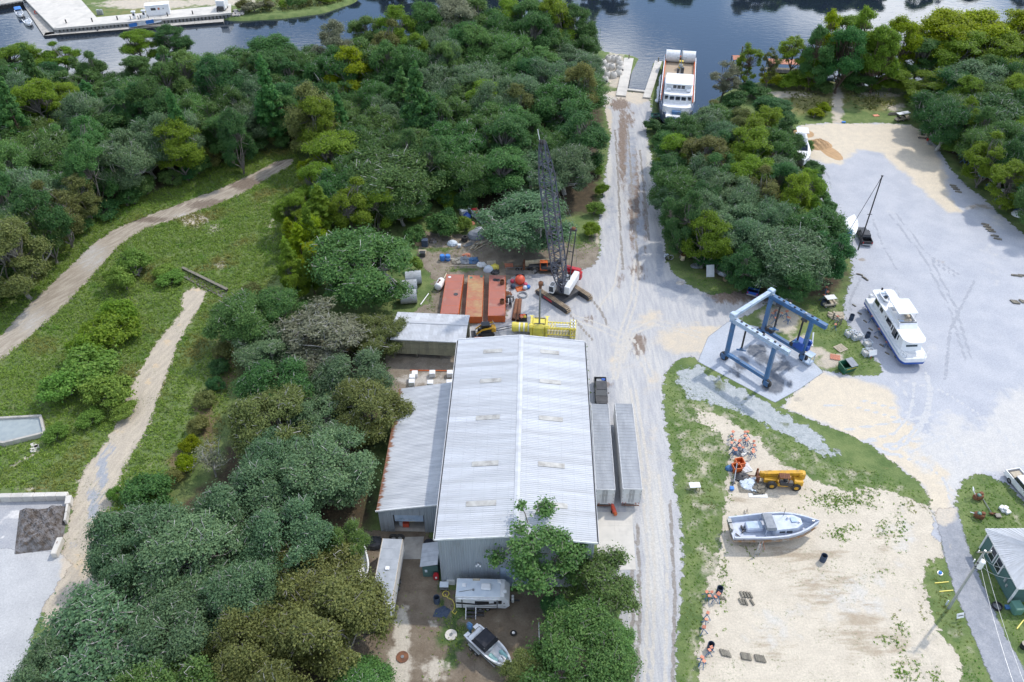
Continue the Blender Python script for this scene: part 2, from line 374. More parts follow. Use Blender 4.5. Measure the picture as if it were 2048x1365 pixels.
def zone_mat(name, c1, c2, scale=0.6, layers=(), stretch=(1,1,1), bump=0.25, bscale=9, alpha=(0.9, 0.9), speck=None, rough=.9, rot=0.0):
    m, n, l = new_mat(name)
    out = n.new('ShaderNodeOutputMaterial'); b = n.new('ShaderNodeBsdfPrincipled'); b.inputs['Roughness'].default_value = rough
    b.inputs['Specular IOR Level'].default_value = 0.25
    tc = n.new('ShaderNodeTexCoord'); mp = n.new('ShaderNodeMapping'); mp.inputs['Scale'].default_value = stretch
    mr0 = n.new('ShaderNodeMapping'); mr0.inputs['Rotation'].default_value = (0,0,rot); l.new(tc.outputs['Object'], mr0.inputs[0]); l.new(mr0.outputs[0], mp.inputs[0])
    def noise(s, detail=6, rgh=.6, vec=None):
        x = n.new('ShaderNodeTexNoise'); x.inputs['Scale'].default_value = s; x.inputs['Detail'].default_value = detail; x.inputs['Roughness'].default_value = rgh
        l.new(vec or tc.outputs['Object'], x.inputs['Vector']); return x.outputs['Fac']
    def ramp(fac, p0, p1):
        r = n.new('ShaderNodeMapRange'); r.interpolation_type = 'SMOOTHSTEP'; r.inputs['From Min'].default_value = p0; r.inputs['From Max'].default_value = p1
        l.new(fac, r.inputs[0]); return r.outputs[0]
    def mix(f, a, bb):
        x = n.new('ShaderNodeMixRGB')
        if isinstance(f, float): x.inputs[0].default_value = f
        else: l.new(f, x.inputs[0])
        for i, q in ((1, a), (2, bb)):
            if isinstance(q, tuple): x.inputs[i].default_value = c4(q)
            else: l.new(q, x.inputs[i])
        return x.outputs[0]
    col = mix(ramp(noise(scale, 7, .6, mp.outputs[0]), .32, .68), c1, c2)
    for (attr, ca, cb, ns, amp, st) in layers:
        at = n.new('ShaderNodeAttribute'); at.attribute_name = attr
        vec = tc.outputs['Object']
        if st:
            m2 = n.new('ShaderNodeMapping'); m2.inputs['Scale'].default_value = st; l.new(mr0.outputs[0], m2.inputs[0]); vec = m2.outputs[0]
        nz = n.new('ShaderNodeMath'); nz.operation = 'MULTIPLY_ADD'; nz.inputs[1].default_value = amp; nz.inputs[2].default_value = -amp*0.5
        l.new(noise(ns, 8, .62, vec), nz.inputs[0])
        ad = n.new('ShaderNodeMath'); ad.operation = 'ADD'; l.new(at.outputs['Fac'], ad.inputs[0]); l.new(nz.outputs[0], ad.inputs[1])
        col = mix(ramp(ad.outputs[0], .36, .64), col, mix(ramp(noise(ns*2.3, 4), .3, .7), ca, cb))
    fine = noise(4.5, 6, .75)
    v = n.new('ShaderNodeMapRange'); v.inputs['To Min'].default_value = .80; v.inputs['To Max'].default_value = 1.20; v.inputs['From Min'].default_value = .3; v.inputs['From Max'].default_value = .7
    l.new(fine, v.inputs[0]); hs = n.new('ShaderNodeHueSaturation'); l.new(v.outputs[0], hs.inputs['Value']); l.new(col, hs.inputs['Color']); col = hs.outputs[0]
    if speck:                                    # sparse weeds: (colour, amount)
        s1 = n.new('ShaderNodeMath'); s1.operation = 'MULTIPLY'; l.new(ramp(noise(.16, 4), .44, .66), s1.inputs[0]); l.new(ramp(noise(2.6, 6, .7), .55, .62), s1.inputs[1])
        s2 = n.new('ShaderNodeMath'); s2.operation = 'MULTIPLY'; s2.inputs[1].default_value = speck[1]; l.new(s1.outputs[0], s2.inputs[0])
        col = mix(s2.outputs[0], col, speck[0])
    l.new(col, b.inputs['Base Color'])
    bp = n.new('ShaderNodeBump'); bp.inputs['Strength'].default_value = bump; bp.inputs['Distance'].default_value = .12
    l.new(noise(bscale, 5, .65, mp.outputs[0]), bp.inputs['Height']); l.new(bp.outputs[0], b.inputs['Normal'])
    if alpha:
        at = n.new('ShaderNodeAttribute'); at.attribute_name = 'edge'
        q = n.new('ShaderNodeMath'); q.operation = 'MULTIPLY_ADD'; q.inputs[1].default_value = alpha[0]*4; q.inputs[2].default_value = -alpha[0]*2
        l.new(noise(alpha[1], 9, .68), q.inputs[0]); s = n.new('ShaderNodeMath'); s.operation = 'ADD'; l.new(q.outputs[0], s.inputs[0]); l.new(at.outputs['Fac'], s.inputs[1])
        l.new(ramp(s.outputs[0], -.14, .14), b.inputs['Alpha'])
    l.new(b.outputs[0], out.inputs[0]); return m
def zone(name, polys, z, mat, cell=0.7, fringe=1.0, attrs=None):
    W = [wpoly(p) for p in polys]; A = np.concatenate(W); x0, y0 = A.min(0)-fringe-1; x1, y1 = A.max(0)+fringe+1
    x0, x1, y0, y1 = max(x0,-190), min(x1,190), max(y0,36), min(y1,330)
    X, Y = np.meshgrid(np.arange(x0, x1+cell, cell), np.arange(y0, y1+cell, cell))
    E = np.full(X.shape, -99.0)
    for p in W: E = np.maximum(E, sdf(p, X, Y))
    me, used = grid_mesh(name, X, Y, np.full(X.shape, z), E > -fringe)
    Xu, Yu = X.ravel()[used], Y.ravel()[used]; U, V = px_of(Xu, Yu)
    put_attr(me, 'edge', E.ravel()[used])
    for k, fn in (attrs or {}).items(): put_attr(me, k, fn(U, V, Xu, Yu))
    o = link(name, me, mat); o['kind'] = 'structure'; return o

RIVER = [(-900,175),(-200,172),(0,168),(250,160),(450,150),(600,138),(700,128),(900,112),(1100,98),(1200,100),(1210,104),(1268,112),(1248,150),(1238,177),(1298,184),(1312,150),(1316,122),(1322,122),(1312,170),(1306,205),(1314,240),(1330,262),(1370,268),(1400,255),(1418,225),(1440,195),(1480,172),(1560,158),(1620,160),(1700,168),(1780,175),(1825,168),(1870,150),(1960,115),(2060,85),(2200,60),(2900,20),
         (2900,-70),(2200,-52),(1800,-42),(1400,-34),(1000,-40),(820,-60),(740,-30),(700,0),(640,20),(560,30),(480,34),(462,33),(440,30),(120,50),(66,4),(58,-4),(46,-6),(30,-2),(0,4),(-60,14),(-300,40),(-900,60)]
WOODS = [
 [(-200,230),(0,215),(90,215),(200,215),(330,205),(450,200),(540,185),(640,180),(700,165),(780,150),(900,135),(1000,130),(1120,130),(1200,160),(1205,240),(1200,330),(1190,420),(1150,430),(1050,440),(960,440),(900,400),(860,380),(760,350),(690,330),(600,285),(540,288),(440,325),(330,372),(220,412),(120,475),(40,540),(-200,680)],
 [(480,700),(560,640),(640,680),(760,700),(775,780),(760,860),(720,920),(745,1000),(735,1080),(700,1100),(690,1160),(740,1260),(760,1365),(760,1420),(60,1420),(90,1330),(180,1230),(260,1190),(240,1120),(280,1060),(360,1010),(440,940),(470,860),(480,780)],
 [(1335,300),(1400,290),(1500,280),(1590,290),(1605,360),(1620,400),(1640,470),(1690,520),(1690,570),(1640,600),(1520,585),(1440,560),(1360,500),(1340,400)],
 [(1850,250),(1900,220),(1960,170),(2048,130),(2300,130),(2300,520),(2048,440),(1990,380),(1940,340),(1880,290)]]
ROAD = [(1205,186),(1241,182),(1298,188),(1304,225),(1292,262),(1299,300),(1312,345),(1322,400),(1328,470),(1332,520),(1345,545),(1385,575),(1425,590),(1470,585),(1530,588),(1545,600),(1480,640),(1500,700),(1420,735),(1385,712),(1352,722),(1330,745),(1325,790),(1332,860),(1346,940),(1358,1030),(1366,1110),(1360,1200),(1352,1290),(1350,1450),(1262,1450),(1262,1330),(1245,1250),(1235,1180),(1195,1140),(1190,1000),(1172,690),(1010,695),(930,690),(930,660),(960,645),(1012,640),(1014,560),(1040,545),(1130,552),(1190,530),(1203,500),(1196,455),(1203,400),(1213,330),(1222,270),(1212,230)]
SLAB = [(1396,724),(1416,675),(1458,643),(1520,655),(1600,700),(1647,745),(1600,778),(1550,806),(1463,760)]
LOT = [(1596,252),(1650,246),(1700,248),(1760,246),(1820,250),(1850,268),(1880,300),(1895,330),(1930,370),(1965,395),(2000,430),(2048,468),(2200,560),(2400,1000),(2250,1120),(2100,1060),(2048,1008),(2025,978),(1985,952),(1945,950),(1915,975),(1910,1020),(1925,1080),(1868,1080),(1866,1020),(1850,975),(1790,928),(1740,892),(1680,862),(1620,838),(1560,815),(1600,775),(1647,742),(1700,752),(1755,752),(1768,742),(1740,705),(1710,670),(1686,635),(1690,595),(1704,560),(1706,530),(1690,500),(1650,430),(1630,360),(1604,300)]
SAND = [(1392,820),(1430,828),(1470,850),(1520,880),(1560,930),(1640,965),(1700,985),(1740,975),(1790,985),(1840,1005),(1866,1030),(1888,1110),(1850,1125),(1850,1200),(1880,1260),(1920,1320),(1945,1450),(1392,1450),(1396,1320),(1412,1230),(1425,1150),(1440,1090),(1450,1000),(1455,940),(1462,900),(1440,868),(1400,850)]
SWALE = [(1352,738),(1398,735),(1463,768),(1545,812),(1600,846),(1650,885),(1690,915),(1640,905),(1570,868),(1500,835),(1440,812),(1385,800),(1360,780)]
DRIVE = [(1868,1020),(1912,1015),(1935,1090),(1965,1170),(2005,1260),(2048,1340),(2095,1450),(2020,1450),(1985,1365),(1945,1270),(1912,1190),(1888,1110)]
TRACK = [(590,316),(582,332),(525,364),(490,385),(440,408),(350,440),(290,458),(240,492),(190,548),(120,622),(50,684),(0,722),(-200,860),(-200,790),(0,672),(60,608),(130,543),(180,493),(230,458),(300,430),(380,400),(440,378),(500,350),(550,324)]
PATH = [(362,590),(372,580),(395,575),(414,582),(408,605),(385,640),(360,680),(340,740),(320,790),(300,850),(280,890),(255,925),(238,970),(215,1030),(205,1080),(215,1130),(235,1165),(180,1230),(90,1260),(80,1190),(130,1150),(120,1120),(128,1080),(142,1030),(148,1000),(155,965),(172,932),(200,900),(226,860),(250,800),(285,730),(316,680),(342,650),(366,620)]
PAD = [(-200,1095),(20,1098),(120,1108),(145,1130),(118,1165),(85,1215),(60,1280),(40,1450),(-200,1450)]
BAY = [(-200,1004),(140,1000),(118,1112),(-200,1105)]
YARD = [(842,462),(930,470),(1000,480),(1090,480),(1180,470),(1198,500),(1196,540),(1120,560),(1020,560),(1014,650),(950,650),(925,690),(920,780),(780,790),(770,700),(790,640),(850,610),(870,560),(835,520)]
FRONT = [(700,1060),(860,1062),(885,1178),(1130,1180),(1185,1230),(1215,1300),(1230,1450),(640,1450),(690,1300),(730,1180)]

def ground_build():
    xs = np.concatenate([[-2600,-1200,-600,-380,-280], np.arange(-220, 221, 1.6), [280,380,600,1200,2600]])
    ys = np.concatenate([[-2600,-1200,-500,-200,-60,0,20], np.arange(32, 331, 1.6), [360,420,520,800,1400,2600]])
    X, Y = np.meshgrid(xs, ys); R = wpoly(RIVER); d = sdf(R, X, Y)
    t = np.clip(d/4.0, 0, 1); Z = -3.2*t*t*(3-2*t)
    me, used = grid_mesh('ground', X, Y, Z)
    Xu, Yu = X.ravel()[used], Y.ravel()[used]
    near = (np.abs(Xu) < 225) & (Yu > 30) & (Yu < 335); U = np.full(Xu.shape, -5000.); V = U.copy()
    U[near], V[near] = px_of(Xu[near], Yu[near])
    put_attr(me, 'soil', polyfn(WOODS, 5)(U, V, Xu, Yu))
    sandy = blobs([(390,440,32,16,1),(430,456,22,14,.8),(435,530,22,26,.62),(545,450,26,40,.55),(300,8,120,12,1),(440,5,110,8,.9),(1675,215,14,60,.9),(1560,190,90,10,.75),(1760,190,70,9,.7),(1790,215,40,16,.6),(1230,140,26,45,1),(70,905,12,8,.9),(35,930,16,12,.8),
        (1420,1130,26,100,.55),(1425,1230,20,60,.6),(1450,1000,14,60,.5),(60,985,90,9,.85),(90,990,60,8,.8),(240,985,16,40,.55),(300,930,12,20,.5),(1395,1290,16,60,.6),(2030,1040,20,30,.55),(1320,250,14,60,.35),(1195,470,18,60,.55),(1205,420,12,40,.5),(1410,860,30,20,.5),(1560,640,46,34,1),(1600,690,30,24,.9),(1660,722,40,18,.85),(1630,706,30,14,.9),(1665,610,20,30,.6),(1690,700,20,40,.45),(880,660,80,40,.3)])
    VG = polyfn([[(1330,745),(1360,735),(1400,790),(1470,815),(1560,860),(1720,930),(1850,985),(1870,1050),(1790,1000),(1640,975),(1560,940),(1450,950),(1445,1090),(1412,1230),(1395,1450),(1350,1450),(1366,1100),(1335,850)],[(1850,1130),(1885,1120),(1990,1365),(1945,1450),(1860,1210)]],2)(U,V,Xu,Yu)
    put_attr(me, 'sandy', np.maximum(sandy(U, V, Xu, Yu), VG*.42))
    dry = blobs([(1640,190,120,40,.8),(1760,205,80,30,.7),(1600,215,90,25,.7),(300,25,200,20,.6),(540,430,60,90,.45),(420,800,60,150,.42),(470,640,60,90,.45),(330,950,60,80,.4),(1310,420,18,160,.35),(1600,640,60,40,.6),(1420,540,70,30,.5),(1950,1000,60,40,.35)])
    put_attr(me, 'brown', blobs([(450,720,34,90,.75),(410,840,36,80,.75),(360,930,36,60,.7),(480,640,30,50,.6),(300,1000,30,30,.5),(470,600,40,40,.4)])(U, V, Xu, Yu))
    put_attr(me, 'dry', np.maximum(.27, dry(U, V, Xu, Yu)))
    m = zone_mat('grass and weeds', (.085,.135,.042), (.160,.205,.074), .35,
        [('dry', (.16,.165,.06), (.21,.20,.085), .5, 1.0, None), ('brown', (.13,.10,.055), (.17,.14,.07), .4, 1.0, None), ('soil', (.055,.045,.03), (.085,.065,.04), .5, .6, None), ('sandy', (.50,.44,.35), (.42,.38,.32), .45, 1.0, None)], bump=.7, bscale=3.0, alpha=None)
    o = link('ground', me, m); o['kind'] = 'structure'; smooth(o)
ground_build()

# water
def water_build():
    m, n, l = new_mat('river water'); out = n.new('ShaderNodeOutputMaterial'); b = n.new('ShaderNodeBsdfPrincipled')
    b.inputs['Base Color'].default_value = (.014,.022,.034,1); b.inputs['Roughness'].default_value = .03; b.inputs['IOR'].default_value = 1.5
    b.inputs['Specular IOR Level'].default_value = 1.0
    tc = n.new('ShaderNodeTexCoord'); nz = n.new('ShaderNodeTexNoise'); nz.inputs['Scale'].default_value = .7; nz.inputs['Detail'].default_value = 6
    mp = n.new('ShaderNodeMapping'); mp.inputs['Scale'].default_value = (.6,1.4,1); l.new(tc.outputs['Object'], mp.inputs[0]); l.new(mp.outputs[0], nz.inputs['Vector'])
    bp = n.new('ShaderNodeBump'); bp.inputs['Strength'].default_value = .065; bp.inputs['Distance'].default_value = .3
    l.new(nz.outputs['Fac'], bp.inputs['Height']); l.new(bp.outputs[0], b.inputs['Normal']); l.new(b.outputs[0], out.inputs[0])
    mb = MB().add([(-900,120,-.9),(900,120,-.9),(900,480,-.9),(-900,480,-.9)], [(0,1,2,3)])
    struct('river_water', mb, m)
water_build()

_g1, _g2 = (.375,.385,.41), (.45,.45,.46)
zone('gravel_road', [ROAD], .015, zone_mat('road gravel', (.35,.355,.375), (.45,.445,.44), .9,
    [('sand', (.54,.47,.37), (.48,.43,.36), .35, 1.0, None), ('mud', (.17,.13,.105), (.25,.20,.165), .8, 1.1, (2.2,.5,1)), ('streak', (.53,.51,.47), (.46,.45,.43), .9, 1.0, (2.6,.12,1)), ('grey', (.25,.27,.31), (.31,.33,.36), .5, .9, None), ('track', (.50,.47,.42), (.44,.42,.39), .9, 1.2, None), ('rut', (.22,.20,.18), (.29,.27,.25), .9, 1.3, None)],
    stretch=(1.9,.22,1), bump=.3, bscale=5), .4, attrs={
    'track': linefn([[(1240,720),(1262,660),(1310,640),(1400,665)],[(1246,726),(1268,668),(1314,650),(1400,676)],[(1225,760),(1235,680),(1262,600),(1270,520)],[(1234,760),(1245,684),(1272,604),(1280,524)],[(1150,640),(1200,660),(1260,690),(1300,760)],[(1145,630),(1200,648),(1268,680),(1308,750)],[(1290,1365),(1296,1150),(1285,950),(1262,780)],[(1304,1365),(1310,1150),(1298,950),(1272,780)],[(1330,1365),(1335,1150),(1318,950)],[(1195,620),(1230,570),(1240,500)]], .24),
    'rut': linefn([[(1230,260),(1236,350),(1240,450),(1246,540)],[(1256,260),(1262,350),(1270,450),(1278,560)],[(1280,300),(1290,400),(1298,480)],[(1140,630),(1160,652),(1185,680)],[(1182,598),(1200,620),(1215,650)],[(1262,1365),(1266,1200),(1262,1050)],[(1275,1365),(1280,1200),(1275,1050)],[(1345,1365),(1350,1200),(1340,1000)]], .26),
    'sand': blobs([(1400,680,110,36,1),(1300,640,70,30,.55),(1225,150,40,60,1),(1270,190,45,24,.95),(1300,760,40,60,.5),(1215,240,12,60,.8),(1300,330,10,80,.6),(1300,900,40,160,.42),(1240,720,50,60,.5)]),
    'mud': blobs([(1246,290,13,120,.8),(1268,400,15,130,.85),(1290,440,10,120,.6),(1240,210,26,16,.85),(1278,690,24,32,.75),(1258,240,20,30,.6),(1460,588,60,26,.85),(1520,594,44,14,.85),(1275,540,30,40,.55),(1180,640,30,20,.5),(1215,770,16,10,.7),(1240,560,14,40,.5)]),
    'streak': blobs([(1255,900,28,300,.62),(1310,1100,45,300,.6),(1240,420,14,130,.5),(1300,330,14,110,.7),(1270,1250,40,200,.5),(1220,600,60,60,.5),(1218,330,8,60,.8),(1300,720,60,80,.5)]),
    'grey': blobs([(1225,430,24,90,.5),(1345,580,50,26,.8),(1390,600,50,22,.7),(1110,600,90,50,.55),(1215,780,25,60,.55),(1260,1180,22,110,.55),(1320,520,14,60,.7),(1055,560,40,20,.5),(1262,330,20,130,.62),(1280,470,26,70,.6),(1250,960,14,100,.4)])})
_arc = [(1725,905),(1790,890),(1830,860),(1852,820),(1858,780),(1850,745)]
_arc2 = [(1735,880),(1790,868),(1815,838),(1826,800),(1828,770)]
zone('gravel_lot', [LOT], .025, zone_mat('lot gravel', (.355,.372,.415), (.42,.432,.465), .22,
    [('sand', (.58,.51,.40), (.52,.46,.37), .3, .7, None), ('pale', (.51,.50,.48), (.46,.455,.45), .35, 1.1, None), ('mud', (.27,.25,.22), (.34,.31,.28), .6, 1.0, None), ('rut', (.30,.315,.35), (.33,.345,.375), .9, 1.7, None), ('track', (.475,.475,.475), (.44,.445,.455), .8, 1.0, None)],
    bump=.2, bscale=6), .5, attrs={
    'sand': polyfn([[(1600,250),(1700,246),(1830,250),(1872,300),(1890,345),(1900,400),(1928,425),(1895,425),(1850,385),(1800,340),(1760,305),(1715,300),(1680,330),(1620,320)], [(1640,742),(1780,780),(1800,830),(1880,900),(1940,935),(1910,1000),(1880,1060),(1840,975),(1740,890),(1640,845),(1560,815)]], 3.0),
    'pale': blobs([(1960,900,160,60,1),(2040,860,80,90,1),(1900,850,70,40,.6),(1980,520,70,120,.4),(1930,960,60,40,.9),(2000,440,40,40,.5),(1850,700,120,30,.35),(1800,420,90,30,.3)]),
    'rut': linefn([[(1745,440),(1765,490),(1795,540)],[(1862,520),(1890,540),(1912,554)],[(1866,516),(1896,536),(1918,550)],[(1640,335),(1655,350),(1662,370)],[(1640,335),(1655,350),(1662,370)], [(1780,430),(1850,520),(1900,620),(1930,720)], [(1792,428),(1862,518),(1912,618),(1942,718)], [(1950,560),(1900,660),(1890,760)], [(1720,560),(1700,600),(1700,650)]], .26),
    'mud': blobs([(1960,415,50,10,.62),(1800,380,6,30,.4),(1880,525,30,10,.45),(1725,520,12,5,.7),(1600,800,26,12,.5)]),
    'track': linefn([_arc, [(u+6,v+7) for u,v in _arc], _arc2, [(1790,762),(1822,800),(1836,828)], [(1700,900),(1760,912),(1820,905),(1880,880)], [(1690,860),(1760,850),(1830,838),(1900,820)], [(1660,800),(1720,800),(1800,820),(1890,860),(1940,920)], [(1650,812),(1710,814),(1790,836),(1880,878),(1925,930)], [(1900,1000),(1890,960),(1850,930),(1760,900)], [(1800,760),(1880,780),(1960,830),(2040,900)], [(1700,880),(1800,890),(1900,870)]], .22)})
zone('sand_lot', [SAND], .02, zone_mat('packed sand', (.55,.495,.405), (.48,.43,.35), .5,
    [('pale', (.55,.52,.47), (.50,.48,.44), .5, 1.1, None), ('mud', (.35,.29,.215), (.40,.345,.265), .5, 1.2, (.5,2.0,1))],
    bump=.4, bscale=2.2, alpha=(1.1,.5), speck=((.10,.15,.05), .75)), .7, attrs={
    'pale': blobs([(1700,1200,150,90,.55),(1550,1250,100,80,.5),(1600,960,80,30,.4),(1800,1080,60,90,.5),(1480,880,40,40,.5)]),
    'mud': blobs([(1600,1110,140,18,.66),(1640,1180,140,70,.54),(1720,1260,110,100,.56),(1560,1100,40,12,.66),(1540,1300,90,80,.48),(1480,1000,60,40,.45),(1760,1100,60,60,.45),(1800,1300,60,60,.5)])})
zone('drainage_swale', [SWALE], .012, zone_mat('ditch stone', (.40,.42,.43), (.30,.33,.34), 1.2, [('mud', (.12,.14,.09), (.17,.19,.11), .5, 1.2, None)], bump=.9, bscale=3.0, alpha=(1.6,.5), speck=((.10,.15,.06),.95)), .7,
    attrs={'mud': blobs([(1440,770,20,16,.7),(1490,800,14,10,.6),(1420,745,14,10,.6),(1570,850,30,10,.5),(1660,900,40,12,.5)])})
zone('asphalt_driveway', [DRIVE], .035, zone_mat('worn asphalt', (.24,.255,.285), (.31,.32,.345), .8, [('sand', (.52,.46,.38), (.46,.42,.36), .6, .9, None)], bump=.2, bscale=10, alpha=(.35,1.0)), .7,
    attrs={'sand': blobs([(1890,1030,30,24,1),(1900,1110,10,60,.45)])})
zone('dirt_track', [TRACK], .012, zone_mat('rutted track', (.40,.355,.29), (.27,.23,.185), .8, [('mud', (.15,.12,.095), (.21,.17,.135), .8, 1.0, (.4,2.2,1)), ('pale', (.46,.44,.41), (.38,.37,.35), .8, 1.0, (.4,2.2,1))], stretch=(.4,2.2,1), rot=-1.03, bump=.8, bscale=3.0), .6,
    attrs={'mud': blobs([(430,410,90,16,.75),(500,370,60,18,.8),(300,440,70,10,.7),(550,330,30,10,.55)]), 'pale': blobs([(180,510,60,60,.55),(60,640,70,60,.5),(480,395,40,10,.5),(380,432,50,10,.6)])})
zone('sand_path', [PATH], .014, zone_mat('path sand', (.47,.41,.325), (.38,.335,.275), .8, [('grey', (.27,.29,.32), (.33,.34,.36), 1.0, 1.6, (.4,1.6,1)), ('orange', (.52,.42,.29), (.48,.39,.28), 1.2, 1.5, None)], stretch=(.5,2.0,1), rot=-1.35, bump=.6, bscale=3.0, speck=((.08,.12,.045),.8)), .6,
    attrs={'grey': blobs([(205,940,14,60,.8),(185,1010,14,50,.85),(225,900,16,20,.5),(145,1090,12,12,.6)]), 'orange': blobs([(333,684,10,6,.9),(312,732,9,6,1),(296,764,10,7,.9),(335,690,8,8,.6),(395,580,14,5,.8),(360,650,8,6,.7),(240,860,20,20,.5),(190,1080,20,50,.6),(160,1130,40,30,.6)])})
zone('concrete_pad', [PAD], .018, zone_mat('pale pad', (.44,.445,.45), (.385,.39,.40), .35, [('sand', (.52,.45,.36), (.46,.41,.34), .6, .9, None)], bump=.15, alpha=(.5,.6)), .8, attrs={'sand': blobs([(140,1140,30,40,.9)])})
zone('bay_floor', [BAY], .016, zone_mat('wet grey pad', (.30,.31,.335), (.36,.365,.38), .4, [('pale', (.56,.55,.54), (.48,.47,.47), .7, .8, None)], bump=.2, alpha=(.2,.6)), .7, attrs={'pale': blobs([(32,1030,22,10,1),(5,1045,8,8,.8),(4,1072,6,6,.9)])})
zone('storage_yard', [YARD], .010, zone_mat('yard soil', (.26,.225,.18), (.18,.15,.115), .5, [('grass', (.06,.105,.03), (.11,.15,.05), .6, 1.2, None), ('pale', (.44,.41,.37), (.38,.36,.33), .6, 1.1, None)], bump=.6, bscale=4, alpha=(1.2,.5)), .7,
    attrs={'grass': blobs([(880,500,60,12,.6),(860,590,20,40,.6),(930,540,60,8,.6),(1160,480,40,30,.7),(950,470,90,12,.4),(800,640,30,30,.5),(830,790,60,8,.5)]), 'pale': blobs([(850,760,80,26,.62),(960,570,14,60,.5),(1000,600,20,40,.6),(950,500,80,14,.35)])})
zone('dirt_yard', [FRONT], .010, zone_mat('trodden soil', (.20,.165,.125), (.14,.11,.08), .5, [('grass', (.045,.085,.025), (.085,.125,.04), .6, 1.1, None), ('pale', (.48,.44,.37), (.42,.38,.32), .7, 1.2, None)], bump=.6, bscale=4, alpha=(1.0,.5)), .6,
    attrs={'grass': blobs([(905,1270,50,60,.72),(930,1220,40,30,.7),(900,1320,30,30,.7),(1000,1180,70,12,.6),(870,1110,10,40,.6),(880,1200,16,50,.6),(1000,1340,60,20,.5)]), 'pale': blobs([(805,1260,24,60,.85),(800,1330,30,60,.9),(870,1340,50,40,.62),(865,1250,14,12,.6),(780,1200,20,30,.5),(1000,1240,18,5,.6)])})
# poured slabs
def slab_pieces(name, m, corners, z0, z1, nx, ny, piece='slab_panel', gap=.02):
    base = struct(name, MB().add([tuple(G(*corners[i]).xy)+(z0,) for i in range(4)], [(0,1,2,3)]), mt['concrete'])
    c = [G(*k) for k in corners]
    def at(s, t): return (c[0]*(1-s)+c[1]*s)*(1-t) + (c[3]*(1-s)+c[2]*s)*t
    for i in range(nx):
        for j in range(ny):
            e = gap/8
            q = [at((i+a)/nx, (j+b)/ny) for a, b in ((e,e),(1-e,e),(1-e,1-e),(e,1-e))]
            mb = MB().prism([(p.x,p.y) for p in q], z0+.002, z1); part(piece, mb, m, base)
    return base
_slabm = zone_mat('lift pad concrete', (.36,.395,.45), (.43,.46,.51), .35, [('oil', (.10,.115,.14), (.18,.19,.21), .45, 1.0, (1.2,.6,1))], bump=.1, alpha=(.04,1.0))
zone('wash_pad', [SLAB], .045, _slabm, .5, fringe=.6, attrs={'oil': blobs([(1512,702,26,16,1),(1482,728,18,18,.9),(1560,735,40,18,.8),(1548,765,28,28,.95),(1530,720,30,14,.7),(1530,728,70,40,.56),(1470,745,26,20,.6),(1475,750,10,14,.7),(1580,770,14,16,.6),(1575,700,20,10,.5),(1530,690,30,20,.45)])})
slab_pieces('concrete_apron', mt['palecon'], [(1196,1142),(1272,1140),(1264,1025),(1191,1025)], .03, .05, 2, 4)
slab_pieces('door_apron', mt['concrete'], [(798,1119),(843,1119),(848,1074),(783,1076)], .03, .06, 2, 3)
# ------------------------------------------------------------------ trees: prototypes, then individuals
def leaves_mesh(name, P, N, S, rng, elong=1.5):
    """kite shaped folded leaf sprays at P, facing N, of size S"""
    n = len(P); N = N/np.linalg.norm(N, axis=1, keepdims=True)
    a = rng.normal(size=(n,3)); T = a - (a*N).sum(1, keepdims=True)*N; T /= np.linalg.norm(T, axis=1, keepdims=True)+1e-9
    B = np.cross(N, T); S = S[:,None]; fold = rng.uniform(.05,.35,(n,1))*S
    v = np.stack([P - T*S*.5*elong, P + B*S*.5 + N*fold, P + T*S*.5*elong, P - B*S*.5 + N*fold], 1).reshape(-1,3)
    me = bpy.data.meshes.new(name); me.vertices.add(4*n); me.vertices.foreach_set('co', v.ravel().astype(np.float32))
    b = np.arange(n)*4; q = np.stack([b,b+1,b+2, b,b+2,b+3],1).ravel().astype(np.int32)
    me.loops.add(6*n); me.loops.foreach_set('vertex_index', q); me.polygons.add(2*n)
    me.polygons.foreach_set('loop_start', np.arange(0,6*n,3,dtype=np.int32)); me.update(calc_edges=True); return me
def rdir(rng, n, zmin=-1.0):
    z = rng.uniform(zmin, 1, n); a = rng.uniform(0, 2*np.pi, n); r = np.sqrt(1-z*z); return np.stack([r*np.cos(a), r*np.sin(a), z], 1)
def limb(mb, a, b, r0, r1, rng, bend=.12, n=5, segs=3):
    a, b = np.array(a,float), np.array(b,float); L = np.linalg.norm(b-a); off = rng.normal(size=3)*bend*L; pts = []
    for i in range(segs+1):
        t = i/segs; pts.append(a*(1-t)+b*t + off*math.sin(math.pi*t))
    for i in range(segs):
        ra, rb = r0+(r1-r0)*i/segs, r0+(r1-r0)*(i+1)/segs; mb.cyl(tuple(pts[i]), tuple(pts[i+1]), ra, rb, n=n, cap=False)
    return pts
